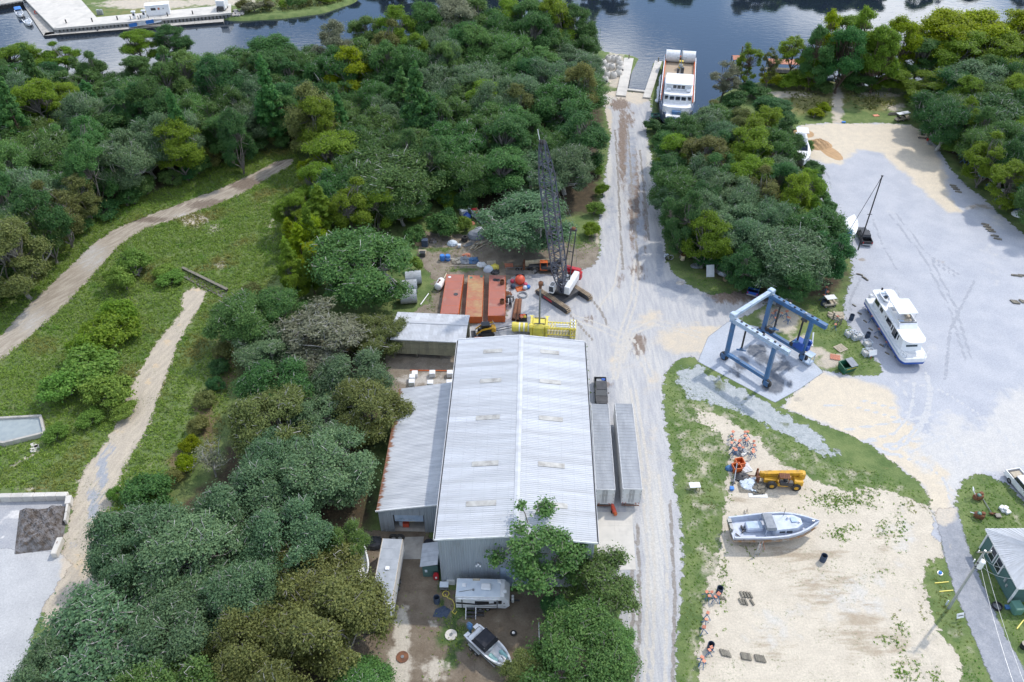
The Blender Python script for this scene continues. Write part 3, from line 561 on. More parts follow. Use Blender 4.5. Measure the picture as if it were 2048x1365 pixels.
def proto_broad(seed, R, H, base, nl, nleaf, size, twigs=3, lo=-.5, lobe=(.15,.27), spread=(.55,1.0), soft=.5):
    rng = np.random.default_rng(seed); mb = MB(); hc = (H-base)/2; cz = H-hc
    # a dozen big boughs, each a billow of smaller leaf masses
    nb = 13; bd = []
    while len(bd) < nb:
        q = rdir(rng, 1, lo)[0]
        if all(q@p < .80 for p in bd) or rng.random() < .03: bd.append(q)
    bd = np.array(bd); bk = rng.uniform(.42,.74,nb); br = rng.uniform(.24,.42,nb)*R
    BC = bd*np.array([R,R,hc])*bk[:,None] + np.array([0,0,cz]); own = rng.integers(0,nb,nl)
    sd = rdir(rng, nl, -.7); sd = sd + bd[own]*.7; sd /= np.linalg.norm(sd,axis=1,keepdims=True)
    C = BC[own] + sd*(br[own]*rng.uniform(*spread, nl))[:,None]*np.array([1,1,min(1.0,hc/R)]); C[:,2] = np.maximum(C[:,2], base+.3)
    rl = R*rng.uniform(*lobe, nl); fork = np.array([rng.normal()*.3, rng.normal()*.3, base+.5])
    limb(mb, (0,0,-.3), fork, R*.075, R*.055, rng, .03, 7, 2)
    main = []
    for i in range(7):
        e = fork + (C[rng.integers(nl)]-fork)*.55; main.append(e); limb(mb, fork, e, R*.034, R*.018, rng, .10, 5, 3)
    main = np.array(main)
    for i in range(nl):
        j = np.argmin(((main-C[i])**2).sum(1)); limb(mb, main[j], C[i], R*.017, R*.008, rng, .12, 4, 3)
        for _ in range(twigs):
            e = C[i] + rdir(rng,1,-.1)[0]*rl[i]*rng.uniform(.85,1.35); limb(mb, C[i], e, R*.008, R*.004, rng, .14, 3, 2)
    w = rl**2/np.sum(rl**2); P = []; N = []
    for i in range(nl):
        m = max(8, int(nleaf*w[i])); dd = rdir(rng, m, -.8); ra = rl[i]*rng.uniform(0,1,m)**soft*(1+.35*np.abs(rng.normal(size=m))*(rng.uniform(0,1,m)<.3))
        sub = rdir(rng, 7, -.4); near = np.max(dd@sub.T, 1); ra = ra*(.62+.52*np.clip((near-.45)/.5,0,1))
        q = C[i] + dd*ra[:,None]*np.array([1.08,1.08,.72]); P.append(q)
        out = (q-np.array([0,0,cz-hc*.5])); out /= np.linalg.norm(out,axis=1,keepdims=True)
        N.append(dd*.45 + out*.5 + np.array([0,0,.45]) + rng.normal(size=(m,3))*.55)
    P = np.concatenate(P); N = np.concatenate(N); S = size*rng.uniform(.5,1.4,len(P)); P[:,2] = np.maximum(P[:,2], .15)
    return mb.mesh('trunk'), leaves_mesh('crown', P, N, S, rng)
def proto_pine(seed, R, H, base, nleaf, size):
    rng = np.random.default_rng(seed); mb = MB(); mb.cyl((0,0,-.3),(0,0,H*.97), R*.075, R*.012, n=6)
    P = []; N = []; z = base
    while z < H-.5:
        t = (z-base)/(H-base); L = R*(1-t)**.75*(.75+.25*math.sin(t*9+seed))+.35
        for _ in range(5):
            a = rng.uniform(0,2*np.pi); l = L*rng.uniform(.65,1.1); e = np.array([math.cos(a)*l, math.sin(a)*l, z+l*.22])
            limb(mb, (0,0,z), e, R*.014, R*.004, rng, .05, 3, 2)
            for f in (.55,.8,1.0):
                c = np.array([0,0,z])*(1-f)+e*f; m = max(6,int(nleaf/( (H-base)/.75*15))); dd = rdir(rng,m,-.5); rr = (.28+.2*(1-t))*R*.42*rng.uniform(.4,1,m)
                P.append(c+dd*rr[:,None]); N.append(dd+np.array([0,0,.5])+rng.normal(size=(m,3))*.3)
        z += .75
    P.append(np.array([[0,0,H-.3]])+rng.normal(size=(60,3))*np.array([.25,.25,.45])); N.append(rdir(rng,60))
    P = np.concatenate(P); N = np.concatenate(N); S = size*rng.uniform(.6,1.3,len(P)); return mb.mesh('trunk'), leaves_mesh('crown', P, N, S, rng, 2.6)
def proto_bare(seed, R, H):
    rng = np.random.default_rng(seed); mb = MB(); limb(mb, (0,0,-.2),(0,0,H*.35), .16,.12,rng,.02,6,2)
    tips = []
    for i in range(11):
        d = rdir(rng,1,.15)[0]; e = np.array([0,0,H*.35])+d*np.array([R,R,H*.6])*rng.uniform(.7,1); pts = limb(mb,(0,0,H*.35),e,.08,.03,rng,.12,4,4)
        for p in pts[1:]:
            for _ in range(4):
                e2 = p+rdir(rng,1,-.1)[0]*R*rng.uniform(.2,.42); limb(mb,p,e2,.025,.012,rng,.15,3,2); tips.append(e2)
    t = np.array(tips); P = np.repeat(t,5,0)+rng.normal(size=(len(t)*5,3))*.25
    return mb.mesh('trunk'), leaves_mesh('crown', P, rdir(rng,len(P)), .2*rng.uniform(.6,1.3,len(P)), rng)
PROTO = {}
for i in range(5): PROTO['oak%d'%i] = proto_broad(10+i, 6.0, 10.5, .9, 120, 58000, .175, 3, -.62, (.10,.26))
for i in range(5): PROTO['broad%d'%i] = proto_broad(30+i, 4.6, 13.5, .3, 110, 44000, .17, 2, -.8, (.10,.27))
for i in range(4): PROTO['thin%d'%i] = proto_broad(50+i, 4.4, 15.5, 3.0, 70, 15000, .18, 4, -.85, (.11,.25), (.5,1.12), .6)
for i in range(2): PROTO['pine%d'%i] = proto_pine(60+i, 3.4, 17.0, 3.0, 16000, .24)
for i in range(2): PROTO['sparse%d'%i] = proto_broad(70+i, 5.0, 11.0, 1.2, 96, 19000, .185, 5, -.6, (.12,.27), (.5,1.05))
for i in range(3): PROTO['bush%d'%i] = proto_broad(80+i, 2.2, 3.0, .1, 44, 9500, .155, 1, -.35, (.18,.36), (.5,1.0))
PROTO['bare0'] = proto_bare(90, 3.2, 6.0)
TREES = []; _tr = random.Random(5)
TNAME = {'oak':'oak_tree','broad':'broadleaf_tree','thin':'tall_tree','pine':'pine_tree','sparse':'thin_leaved_tree','bush':'shrub','bare':'dead_tree'}
TH = {'oak':(6.0,11.5,.62),'broad':(4.6,14.0,.62),'thin':(4.4,15.5,.62),'pine':(3.4,17.0,.55),'sparse':(5.0,12.0,.62),'bush':(2.2,3.0,.5),'bare':(3.2,6.0,.6)}
def tree(kind, u, v, r_px=None, h=None, leaf='oak', label=None, group=None, ground=False, bark=None, rm=None):
    """u, v: where the middle of the crown (or, with ground=True, the foot) is seen"""
    R0, H0, f = TH[kind]; zc = 0 if ground else (h or H0)*f
    p = G(u, v, zc); dist = math.hypot(p.y, CAM_H-zc, p.x)
    r = rm if rm else (r_px*dist/F_PX if r_px else R0); s = r/R0; sz = (h/H0) if h else s
    n = [k for k in PROTO if k[:-1] == kind]; k = _tr.choice(n); tm, cm = PROTO[k]
    e = bpy.data.objects.new(TNAME[kind], None); COL.objects.link(e); e.location = (p.x,p.y,0); e.rotation_euler = (0,0,_tr.uniform(0,6.28)); e.scale = (s,s,sz)
    cat = 'shrub' if kind == 'bush' else 'tree'; tag(e, label or 'tree', cat, group)
    bk = bark or {'oak':'palebark','broad':'bark','thin':'pinebark','pine':'pinebark','sparse':'palebark','bush':'bark','bare':'palebark'}[kind]
    for nm, me, m in (('trunk', tm, mt[bk]), ('crown', cm, LEAF[leaf])):
        if len(me.materials) == 0: me.materials.append(m)
        o = bpy.data.objects.new(nm, me); COL.objects.link(o); o.parent = e
        o.material_slots[0].link = 'OBJECT'; o.material_slots[0].material = m
    TREES.append((p.x, p.y, r)); return e
COLW = {'mid':'mid green','oak':'dark green','grey':'grey green','dark':'deep green','pine':'dark needled','yellow':'yellow green','lime':'light green','olive':'olive brown','pale':'grey brown','weed':'bright green'}
KINDW = {'oak':'spreading oak','broad':'rounded broadleaf tree','thin':'tall slender tree','pine':'conical pine','sparse':'thinly leaved tree','bush':'shrub','bare':'bare tree'}
def fill(pp, spec, spacing, where, group, seed, n=4000, hs=(.85,1.2), rs=(.8,1.2), zc=8.0, maxn=400):
    rg = random.Random(seed); us = [p[0] for p in pp]; vs = [p[1] for p in pp]; got = 0
    W = wpoly([(px_of(*G2(u,v,zc))) for u,v in pp]); lo, hi = W.min(0), W.max(0)
    for _ in range(n):
        x, y = rg.uniform(lo[0],hi[0]), rg.uniform(lo[1],hi[1]); u, v = px_of(x, y, zc)
        if not inside_px(pp, u, v): continue
        if any((x-a)**2+(y-b)**2 < (spacing*.5+c*.45)**2 for a,b,c in TREES): continue
        t = rg.random(); acc = 0
        for kind, leaf, w in spec:
            acc += w
            if t <= acc: break
        R0,H0,f = TH[kind]
        q = ((v-min(vs))/(max(vs)-min(vs)), (u-min(us))/(max(us)-min(us))); wh = ('far side' if q[0] < .33 else 'middle' if q[0] < .66 else 'near side') + ', ' + ('left end' if q[1] < .25 else 'left of centre' if q[1] < .5 else 'right of centre' if q[1] < .75 else 'right end')
        tree(kind, u, v, None, H0*rg.uniform(*hs), leaf, '%s %s %s, %s' % (COLW[leaf], KINDW[kind], where, wh), group, rm=R0*rg.uniform(*rs)); got += 1
        if got >= maxn: break

# named individuals first
T = tree
T('oak',722,520,112,14,'oak','large round oak crown hiding the left end of the white roofed shed')
T('oak',790,345,104,14,'oak','broad oak above the clearing of plastic totes')
T('broad',668,300,62,14,'lime','light green tree at the upper end of the rutted dirt track')
T('broad',622,330,30,9,'yellow','small yellow tinged tree at the very end of the dirt track')
T('oak',1062,430,104,11.5,'grey','grey green live oak that the crane boom leans across', bark='palebark')
T('pine',640,425,38,13,'lime','light green conical tree left of the round oak'),
T('pine',600,490,30,10,'yellow','yellowish young conical tree at the meadow edge, left of the round oak')
T('pine',580,470,22,8,'yellow','smallest yellowish conical tree on the meadow edge')
T('broad',560,610,52,11,'pine','bushy green tree on the meadow edge above the grey brown thicket')
T('sparse',650,660,90,10,'pale','grey brown half bare tree left of the tan walled shed')
T('oak',700,745,80,11,'grey','grey green live oak left of the row of white concrete blocks')
T('oak',540,830,84,11.5,'olive','olive tipped oak beside the brown ditch')
T('bare',420,920,40,6,'pale','leafless grey tree standing over the brown ditch')
T('oak',650,930,98,12,'grey','grey green live oak overhanging the lean-to roof')
T('oak',470,1000,92,11,'grey','live oak with pale limbs above the lower end of the sand path')
T('oak',390,1090,110,11.5,'grey','widest live oak, its pale twisted limbs showing, right of the concrete pad')
T('oak',560,1060,88,11.5,'grey','live oak behind the boat parked left of the white cargo trailer')
T('sparse',190,1270,110,10,'grey','ragged grey live oak leaning over the pale concrete pad')
T('oak',330,1260,90,10.5,'grey','grey live oak between the ragged oak and the brown leaved oak')
T('oak',664,1232,116,12,'olive','brown leaved oak in front of the white cargo trailer', bark='bark')
T('oak',480,1310,92,11,'olive','olive green oak at the bottom edge, left of the brown leaved oak', bark='bark')
T('oak',688,1078,44,8.5,'mid','small oak shading the boat left of the cargo trailer')
T('oak',90,1340,60,9,'grey','small grey oak over the lower left corner of the pale pad')
T('thin',1082,1098,86,13.5,'mid','open crowned tree standing in front of the big metal building', rm=6.0, bark='bark')
T('sparse',1208,1160,52,9,'mid','smaller dark tree beside the front right corner of the building', rm=4.6, bark='bark')
T('oak',1150,1300,104,10.5,'mid','full light green tree at the bottom beside the gravel road', bark='bark')
T('broad',1225,1290,50,8.5,'mid','green tree crown nearest the gravel road at the bottom')
T('broad',1050,1340,46,7,'olive','olive tree by the bow of the small motor boat')
T('broad',1120,1215,40,6,'dark','dark low tree beside the travel trailer nose')
T('oak',1590,500,88,12.5,'grey','big grey green oak with a thick trunk beside the silver car', bark='palebark')
T('oak',1460,450,70,11,'grey','grey green oak above the junk by the road junction')
T('oak',1640,450,66,12,'dark','dark oak over the two pickups on the gravel lot')
T('broad',1410,300,46,15,'olive','olive brown crown with dead twigs in the wood beside the road')
T('broad',1500,290,50,14,'lime','light topped tree in the wood between road and lot')
T('broad',1580,270,34,13,'dark','dark tree at the corner of the lot by the sand heap')
T('broad',1550,215,40,9,'dark','dark round tree left of the reed patch')
T('broad',1440,330,44,13,'oak','green tree in the middle of the wood between road and lot')
T('broad',1366,262,34,8,'dark','dark tree hiding the bow of the white ship')
T('broad',1435,225,34,8,'olive','olive tree on the bank beside the white ship')
T('thin',1440,205,None,11,'pale','feathery grey tree at the water right of the white ship', ground=True, rm=4.2)
T('thin',1500,125,26,14,'lime','slender leaning riverside tree left of the red roofed dock')
T('thin',1540,130,18,12,'olive','thin half bare riverside tree above the low shrubs')
T('thin',1592,95,30,15,'lime','lone slim tree with a dark leaning trunk on the bank')
for i,(u,v,r,h,lf) in enumerate([(1640,90,30,18,'oak'),(1664,66,28,20,'yellow'),(1696,85,36,20,'pine'),(1732,62,34,21,'lime'),(1768,85,38,20,'lime'),(1802,66,32,19,'yellow')]):
    T('broad',u,v+8,r,h,lf,['leftmost tall tree of the riverside clump','yellow topped tall tree in the riverside clump','dark needled tall tree in the riverside clump','tallest light green tree of the riverside clump','broad light green tree of the riverside clump','rightmost tree of the riverside clump'][i], bark='pinebark')
T('broad',1893,60,60,19,'yellow','big yellow green tree at the top right'); T('broad',1960,55,60,20,'yellow','yellow green giant at the top right corner'); T('broad',1850,100,34,14,'pine','dark tree between the riverside clump and the yellow trees')
T('broad',1862,165,46,9,'lime','round light green tree by the two golf carts'); T('oak',1895,215,60,9,'oak','round dark oak shading the parked golf carts')
T('oak',2010,225,70,13,'dark','dark oak behind the leaning utility pole'); T('oak',1950,150,56,13,'grey','grey green oak behind the round light tree')
T('broad',2000,100,50,16,'lime','light green tree below the yellow giant')
for i,(u,v,r,h,lf) in enumerate([(275,80,34,11,'lime'),(340,75,30,12,'dark'),(545,95,44,14,'oak'),(690,140,50,16,'yellow'),(120,105,30,9,'lime'),(30,110,44,10,'lime'),(1130,60,40,13,'lime'),(890,45,36,12,'lime')]):
    T('broad',u,v,r,h,lf,['light green bank tree below the long floating dock','dark bank tree right under the dock','bank tree at the right end of the far dock reach','golden green tree standing out in the big wood','small light tree at the water below the moored boats','light green tree at the upper left edge','light tree at the river end of the big wood','pale tree where the big wood meets the river'][i])
for (u,v,r,h,lf,lab) in [(1620,130,30,10,'lime','low light tree under the left of the riverside clump'),(1720,140,34,9,'oak','low dark tree under the middle of the riverside clump'),(1790,140,30,9,'lime','low light tree under the right of the riverside clump'),(1925,95,50,16,'lime','light green tree below the big yellow green tree'),(2020,60,56,18,'yellow','yellow green tree cut by the top right edge'),(1700,60,36,16,'lime','light tree behind the riverside clump')]:
    T('broad',u,v,r,h,lf,lab)
fill([(640,300),(700,275),(780,290),(860,320),(860,370),(820,400),(780,410),(730,410),(660,395),(630,360)], [('oak','oak',.5),('broad','dark',.25),('broad','lime',.25)], 6.6, 'by the storage clearing', 'trees left of the storage clearing', 21, 3000, (.8,1.1), (.75,1.0))
fill([(560,420),(620,390),(640,440),(640,520),(600,560),(560,560),(575,490)], [('pine','lime',.4),('broad','lime',.3),('broad','yellow',.3)], 4.2, 'on the meadow edge', 'young trees along the meadow edge', 22, 2000, (.5,.75), (.55,.8), 5.0)
# the woods as masses of single trees
fill([(-80,130),(0,128),(90,130),(200,132),(330,128),(450,125),(540,108),(640,100),(700,82),(780,70),(900,55),(1000,48),(1110,50),(1160,85),(1162,160),(1168,250),(1160,330),(1130,365),(1050,350),(960,360),(900,335),(860,300),(760,285),(690,250),(620,235),(520,240),(430,270),(320,320),(210,368),(110,425),(30,480),(-80,535)],
     [('oak','oak',.26),('oak','grey',.18),('oak','mid',.08),('broad','dark',.16),('broad','mid',.08),('broad','oak',.10),('broad','lime',.05),('broad','olive',.04),('pine','pine',.05)], 7.6, 'in the big riverside wood', 'trees of the big wood by the river', 1, 9000, (.75,1.4), (.8,1.3))
fill([(470,620),(560,570),(640,610),(760,650),(760,720),(745,800),(700,860),(720,930),(700,1000),(690,1060),(660,1100),(700,1200),(740,1300),(740,1420),(30,1420),(80,1330),(150,1220),(250,1150),(245,1090),(300,1020),(390,980),(470,900),(500,820),(500,720)],
     [('oak','grey',.5),('oak','olive',.15),('oak','mid',.2),('oak','oak',.15)], 8.4, 'in the oak thicket', 'oaks of the thicket left of the building', 2, 6000, (.6,1.15), (.75,1.05), 7.0)
fill([(1335,250),(1400,240),(1500,230),(1570,240),(1585,300),(1610,350),(1630,420),(1670,470),(1675,515),(1630,550),(1520,535),(1440,500),(1365,430),(1335,340)],
     [('oak','oak',.3),('oak','grey',.25),('broad','dark',.25),('broad','olive',.1),('broad','lime',.1)], 6.2, 'in the road side wood', 'trees of the wood between road and lot', 3, 5000, (.8,1.1), (.75,1.05))
fill([(1860,215),(1900,180),(1960,110),(2048,60),(2180,60),(2250,420),(2090,400),(2030,350),(1985,310),(1930,270),(1880,240)],
     [('oak','dark',.35),('oak','oak',.3),('broad','lime',.2),('broad','pine',.15)], 6.4, 'in the wood by the lot', 'trees of the wood right of the lot', 4, 5000, (.85,1.2), (.75,1.05))
# far bank, mirrored in the river
fill([(720,-45),(1000,-58),(1400,-55),(1800,-62),(2200,-75),(2200,-110),(1400,-100),(760,-100)], [('oak','oak',.4),('broad','olive',.3),('broad','lime',.3)], 7.4, 'on the far river bank', 'trees along the far bank', 6, 3000, (.6,.95), (.9,1.3), 0.0, 40)
for i,(u,v) in enumerate([(730,58),(790,52),(850,38),(905,30),(960,34),(1015,26),(1065,30),(1110,34),(1150,44),(660,88)]):
    T('broad',u,v,34+(i*7)%11,17+(i*5)%4,['mid','lime','oak','pale','mid','lime'][i%6],'tall tree on the river bank of the big wood, number counted from the golden tree toward the slip' if False else ['tall bank tree right above the golden tree','tall bank tree next toward the slip from the golden tree','dark topped bank tree left of the middle of the river view','feathery pale bank tree reaching into the river view','tall bank tree in the middle of the river view','light crowned bank tree above the crane tip','tall bank tree right of the light crown','pale bank tree nearing the slip','last tall bank tree before the slip','tall bank tree left of the golden tree'][i])
# undergrowth along the wood edges
def edge_shrubs(line, step, leafs, lab, grp, seed, r=(2.0,3.4), h=(2.4,4.2)):
    rg = random.Random(seed); W = [G(u,v) for u,v in line]
    for a, b in zip(W[:-1], W[1:]):
        L = (b-a).length; k = max(1,int(L/step))
        for i in range(k):
            p = a.lerp(b,(i+rg.random())/k); u, v = px_of(p.x+rg.uniform(-1,1), p.y+rg.uniform(-1,1))
            tree('bush', u, v, None, rg.uniform(*h), rg.choice(leafs), lab, grp, True, rm=rg.uniform(*r))
edge_shrubs([(-40,620),(60,552),(130,482),(220,424),(320,384),(430,332),(520,302),(590,290)],3.0,['oak','dark','oak','olive'],'undergrowth shrub at the foot of the big wood above the dirt track','undergrowth of the big wood',31)
edge_shrubs([(640,345),(720,400),(800,440),(870,430),(900,400),(960,420)],3.0,['oak','dark','lime'],'undergrowth shrub below the trees left of the storage clearing','undergrowth by the clearing',32)
edge_shrubs([(1338,320),(1342,400),(1350,470),(1400,520),(1470,560)],3.4,['oak','dark','grey'],'undergrowth shrub at the road side of the wood between road and lot','undergrowth by the road',33)
edge_shrubs([(1880,275),(1900,300),(1935,318),(1985,350),(2030,395)],3.0,['dark','oak','weed'],'undergrowth shrub at the foot of the wood right of the lot','undergrowth right of the lot',34)
edge_shrubs([(1600,300),(1625,350),(1640,410),(1660,450)],3.2,['dark','oak'],'undergrowth shrub on the lot side of the middle wood','undergrowth by the lot',35,(1.5,2.4),(2,3))
edge_shrubs([(480,26),(540,20),(600,14),(650,6),(690,-4),(720,-16)],2.6,['olive','oak','pale','lime'],'reedy shrub on the far shore right of the wharf','far shore shrubs',37,(1.6,3.0),(1.8,3.6))
edge_shrubs([(300,1000),(250,1060),(250,1130),(290,1190)],3.0,['grey','oak'],'undergrowth shrub between the sand path and the live oaks','undergrowth by the path',36)
# shrubs of the meadow and ditch
for (u,v,r,lf) in [(235,630,40,'lime'),(215,665,46,'lime'),(170,740,52,'weed'),(130,770,40,'weed'),(210,790,40,'weed'),(270,530,34,'weed'),(245,560,28,'weed'),(180,700,34,'lime')]:
    T('bush',u,v,r,4.5,lf,'bright green willow shrub in the middle of the weedy meadow','willow shrubs of the meadow',bark='bark')
for (u,v,r,lf) in [(480,600,34,'olive'),(455,615,22,'olive'),(500,585,22,'olive'),(410,800,20,'olive'),(395,850,22,'olive'),(380,890,18,'yellow'),(370,930,20,'yellow'),(450,700,24,'olive'),(440,735,20,'dark'),(345,960,20,'olive'),(470,660,22,'olive'),(430,770,16,'dark')]:
    T('bush',u,v,r,2.2,lf,'olive brown scrub in the ditch between sand path and oak thicket','scrub along the ditch')
for (u,v,r,lf) in [(340,560,24,'weed'),(330,545,20,'weed'),(250,1030,18,'lime'),(265,1080,24,'oak'),(300,1010,20,'weed'),(230,990,14,'weed'),(180,840,24,'weed'),(110,870,22,'weed'),(250,820,24,'weed')]:
    T('bush',u,v,r,2.0,lf,'low green shrub bordering the sand path','low shrubs by the sand path')
for (u,v,r,h,lf) in [(893,438,22,4,'dark'),(880,455,30,4.5,'oak'),(930,450,16,3,'weed'),(830,470,20,3,'oak'),(835,530,16,3,'weed')]:
    T('bush',u,v,r,h,lf,'dark green shrub in the clearing behind the red barges','shrubs of the storage clearing')
for (u,v,r,h,lf) in [(1575,165,22,3,'lime'),(1610,165,24,3,'lime'),(1545,160,22,3,'yellow'),(1500,180,26,3.5,'dark'),(1645,175,22,3,'oak'),(1700,170,24,3,'oak'),(1750,170,22,3,'lime'),(1790,165,20,3,'lime'),(1520,190,24,3,'oak'),(1470,200,26,4,'dark')]:
    T('bush',u,v,r,h,lf,'leafy shrub on the river bank above the reed patches','bank shrubs by the reed patches')
for (u,v,r,h,lf) in [(1650,217,14,2.5,'yellow'),(1632,228,16,2,'yellow'),(1925,285,34,3,'weed'),(1900,275,26,2.5,'lime'),(1955,300,26,2.5,'weed'),(1990,330,26,2.5,'oak'),(2020,380,24,2.5,'oak'),(2045,400,24,3,'dark')]:
    T('bush',u,v,r,h,lf,'bright scrub on the edge of the gravel lot','scrub edging the gravel lot')
for (u,v,r,h,lf) in [(1310,255,20,3,'dark'),(1325,280,24,3,'oak'),(1335,330,20,3,'weed'),(1345,260,26,4,'dark'),(1330,400,18,2.5,'weed'),(1205,380,14,2.5,'lime'),(1195,340,16,2.5,'weed'),(1190,420,18,2.5,'weed'),(1185,460,18,2.5,'lime')]:
    T('bush',u,v,r,h,lf,'roadside shrub along the upper gravel road','roadside shrubs')
# ------------------------------------------------------------------ grass and weeds as real tufts
def tufts(name, polys, n, size, m, label, seed, excl=(), dens=None, up=.8, hmax=.5):
    rng = np.random.default_rng(seed); W = [wpoly(p) for p in polys]; A = np.concatenate(W); lo, hi = A.min(0), A.max(0)
    lo = np.maximum(lo, (-170,40)); hi = np.minimum(hi, (170,300))
    X = rng.uniform(lo[0],hi[0],n*3); Y = rng.uniform(lo[1],hi[1],n*3); E = np.full(X.shape,-99.)
    for p in W: E = np.maximum(E, sdf(p,X,Y))
    ok = (E > 0) & (rng.uniform(0,1,len(X)) < np.clip(E/1.6+.12,0,1))
    for p in excl: ok &= sdf(wpoly(p),X,Y) < .15
    if dens is not None:
        U, V = px_of(X, Y); ok &= rng.uniform(0,1,len(X)) < dens(U,V,X,Y)
    X, Y = X[ok][:n], Y[ok][:n]; k = 5; N = len(X)
    clump = .5+.5*np.sin(X*.9+np.sin(Y*.7)*2)*np.sin(Y*.8+np.sin(X*.5)*2)
    P = np.stack([np.repeat(X,k)+rng.normal(size=N*k)*size*.7, np.repeat(Y,k)+rng.normal(size=N*k)*size*.7, np.abs(rng.normal(size=N*k))*hmax*.5*np.repeat(.3+clump,k)+.02],1)
    Nn = rng.normal(size=(N*k,3))*.6+np.array([0,0,up]); S = size*rng.uniform(.5,1.3,N*k)
    me = leaves_mesh(name, P, Nn, S, rng, 1.7); o = link(name, me, m); o['kind'] = 'stuff'; o['label'] = label; o['category'] = 'weeds' if 'weed' in name else 'grass'
MEADOW = [(-200,800),(0,575),(60,530),(130,470),(220,415),(320,378),(430,330),(540,298),(610,300),(620,400),(600,520),(560,560),(500,600),(480,700),(470,800),(440,900),(350,980),(260,1040),(205,1100),(150,1000),(0,985),(-200,990)]
tufts('meadow_weeds', [MEADOW], 40000, .15, LEAF['weed'], 'rank green weeds covering the meadow left of the oak thicket', 3, [TRACK, PATH, BAY, [(-60,882),(-60,840),(86,832),(98,874),(10,900)]], hmax=.5, dens=lambda U,V,X,Y: 1-.85*np.clip(blobs([(450,720,34,90,1),(410,840,36,80,1),(360,930,36,60,1),(480,640,30,50,.8)])(U,V,X,Y),0,1))
VERGE = [[(1325,745),(1352,735),(1400,800),(1430,840),(1460,900),(1450,1000),(1440,1090),(1412,1230),(1395,1340),(1352,1420),(1362,1200),(1362,1090),(1345,940),(1330,850)], [(1400,800),(1470,815),(1560,860),(1650,905),(1720,930),(1800,960),(1850,985),(1870,1040),(1790,990),(1700,985),(1640,965),(1560,930),(1500,870),(1440,830)], [(1600,606),(1640,590),(1690,600),(1700,660),(1760,740),(1720,750),(1690,735),(1650,690),(1620,650)], [(1916,980),(1945,952),(1990,955),(2030,985),(2060,1020),(2100,1060),(2100,1250),(2060,1340),(2010,1260),(1970,1170),(1935,1090)], [(1850,1130),(1880,1120),(1910,1200),(1950,1290),(1990,1365),(2000,1420),(1945,1420),(1900,1290),(1860,1210)], [(1335,530),(1400,545),(1490,575),(1440,590),(1380,570)], [(1292,262),(1330,260),(1340,360),(1345,480),(1335,520),(1322,400),(1305,320)],[(1196,455),(1180,440),(1190,380),(1210,300),(1215,330),(1203,400)]]
tufts('verge_grass', VERGE, 13000, .10, LEAF['weed'], 'short green grass along the verges of the gravel road and lot', 4, [ROAD, DRIVE, SLAB], hmax=.10)
REEDS = [[(1570,185),(1640,185),(1670,215),(1640,240),(1600,235),(1575,210)], [(1690,190),(1740,185),(1790,195),(1795,215),(1760,225),(1700,225),(1685,205)], [(480,10),(560,-10),(700,-10),(690,6),(620,20),(540,28),(490,30)]]
tufts('pond_reeds', REEDS, 5200, .34, LEAF['olive'], 'brownish green reeds in the two round ponds and along the far shore', 5, up=.1, hmax=2.4)
_sw = blobs([(1680,1000,60,18,.9),(1720,980,40,20,.9),(1500,1100,20,20,.3),(1680,1070,26,14,.7),(1770,1060,16,22,.5),(1800,1060,14,30,.4),(1560,1010,10,10,.1),(1850,1180,10,60,.6),(1800,1275,14,40,.55),(1770,1280,14,10,.6),(1810,1345,30,26,.6),(1870,1350,12,14,.6),(1850,1000,20,14,.6),(1690,1000,14,14,.8),(1820,1000,20,26,.5),(1460,960,10,80,.35),(1445,1150,14,90,.4),(1710,1055,14,8,.4),(1770,1145,14,6,.4)])
tufts('sand_weeds', [SAND], 22000, .12, LEAF['weed'], 'scattered low weeds sprouting from the packed sand', 6, [], dens=lambda U,V,X,Y: np.clip(_sw(U,V,X,Y),0,1)**1.5, hmax=.12)
tufts('yard_weeds', [FRONT, YARD], 6200, .11, LEAF['weed'], 'patchy weeds in the trodden yards', 7, [ROAD], dens=blobs([(905,1270,50,60,.72),(930,1220,40,30,.7),(880,500,60,12,.6),(860,590,20,40,.6),(930,540,60,8,.6),(1160,480,40,30,.7),(870,1110,10,40,.8)]), hmax=.25)
# ------------------------------------------------------------------ the big metal building
BZ = 9.6
_fl, _fr, _bl = G(870,1080,BZ), G(1194.5,1087,BZ), G(917,680,BZ)
BA = math.atan2(_fr.y-_fl.y, _fr.x-_fl.x); BW = (_fr-_fl).length
BL = (_bl-_fl).dot(Vector((-math.sin(BA), math.cos(BA), 0)))
BO = Vector((_fl.x, _fl.y, 0)); BMi = (Matrix.Translation(BO) @ Matrix.Rotation(BA,4,'Z')).inverted()
def bl(u, v, z): return BMi @ G(u, v, z)
RISE = 1.05
def rib_profile(w, n=3, h=.038, r=.045):          # (along, up) across the sheet
    p = [(0,0)]
    for i in range(n):
        c = w*(i+.5)/n; p += [(c-r*1.6,0),(c-r*.7,h),(c+r*.7,h),(c+r*1.6,0)]
    return p + [(w,0)]
def sheet(p0, p1, up, along, w, n=3, h=.038):
    """ribbed sheet: ribs run p0->p1, profile spreads along 'along' and rises along 'up'"""
    p0, p1, up, along = Vector(p0), Vector(p1), Vector(up), Vector(along); pr = rib_profile(w, n, h); vs = []; fs = []
    for P in (p0, p1): vs += [tuple(P + along*a + up*b) for a, b in pr]
    k = len(pr); fs = [(i, i+1, k+i+1, k+i) for i in range(k-1)]
    return MB().add(vs, fs)
bld = thing('metal_building', 'large metal workshop building with ribbed white gable roof and grey front wall', 'building', BO, BA)
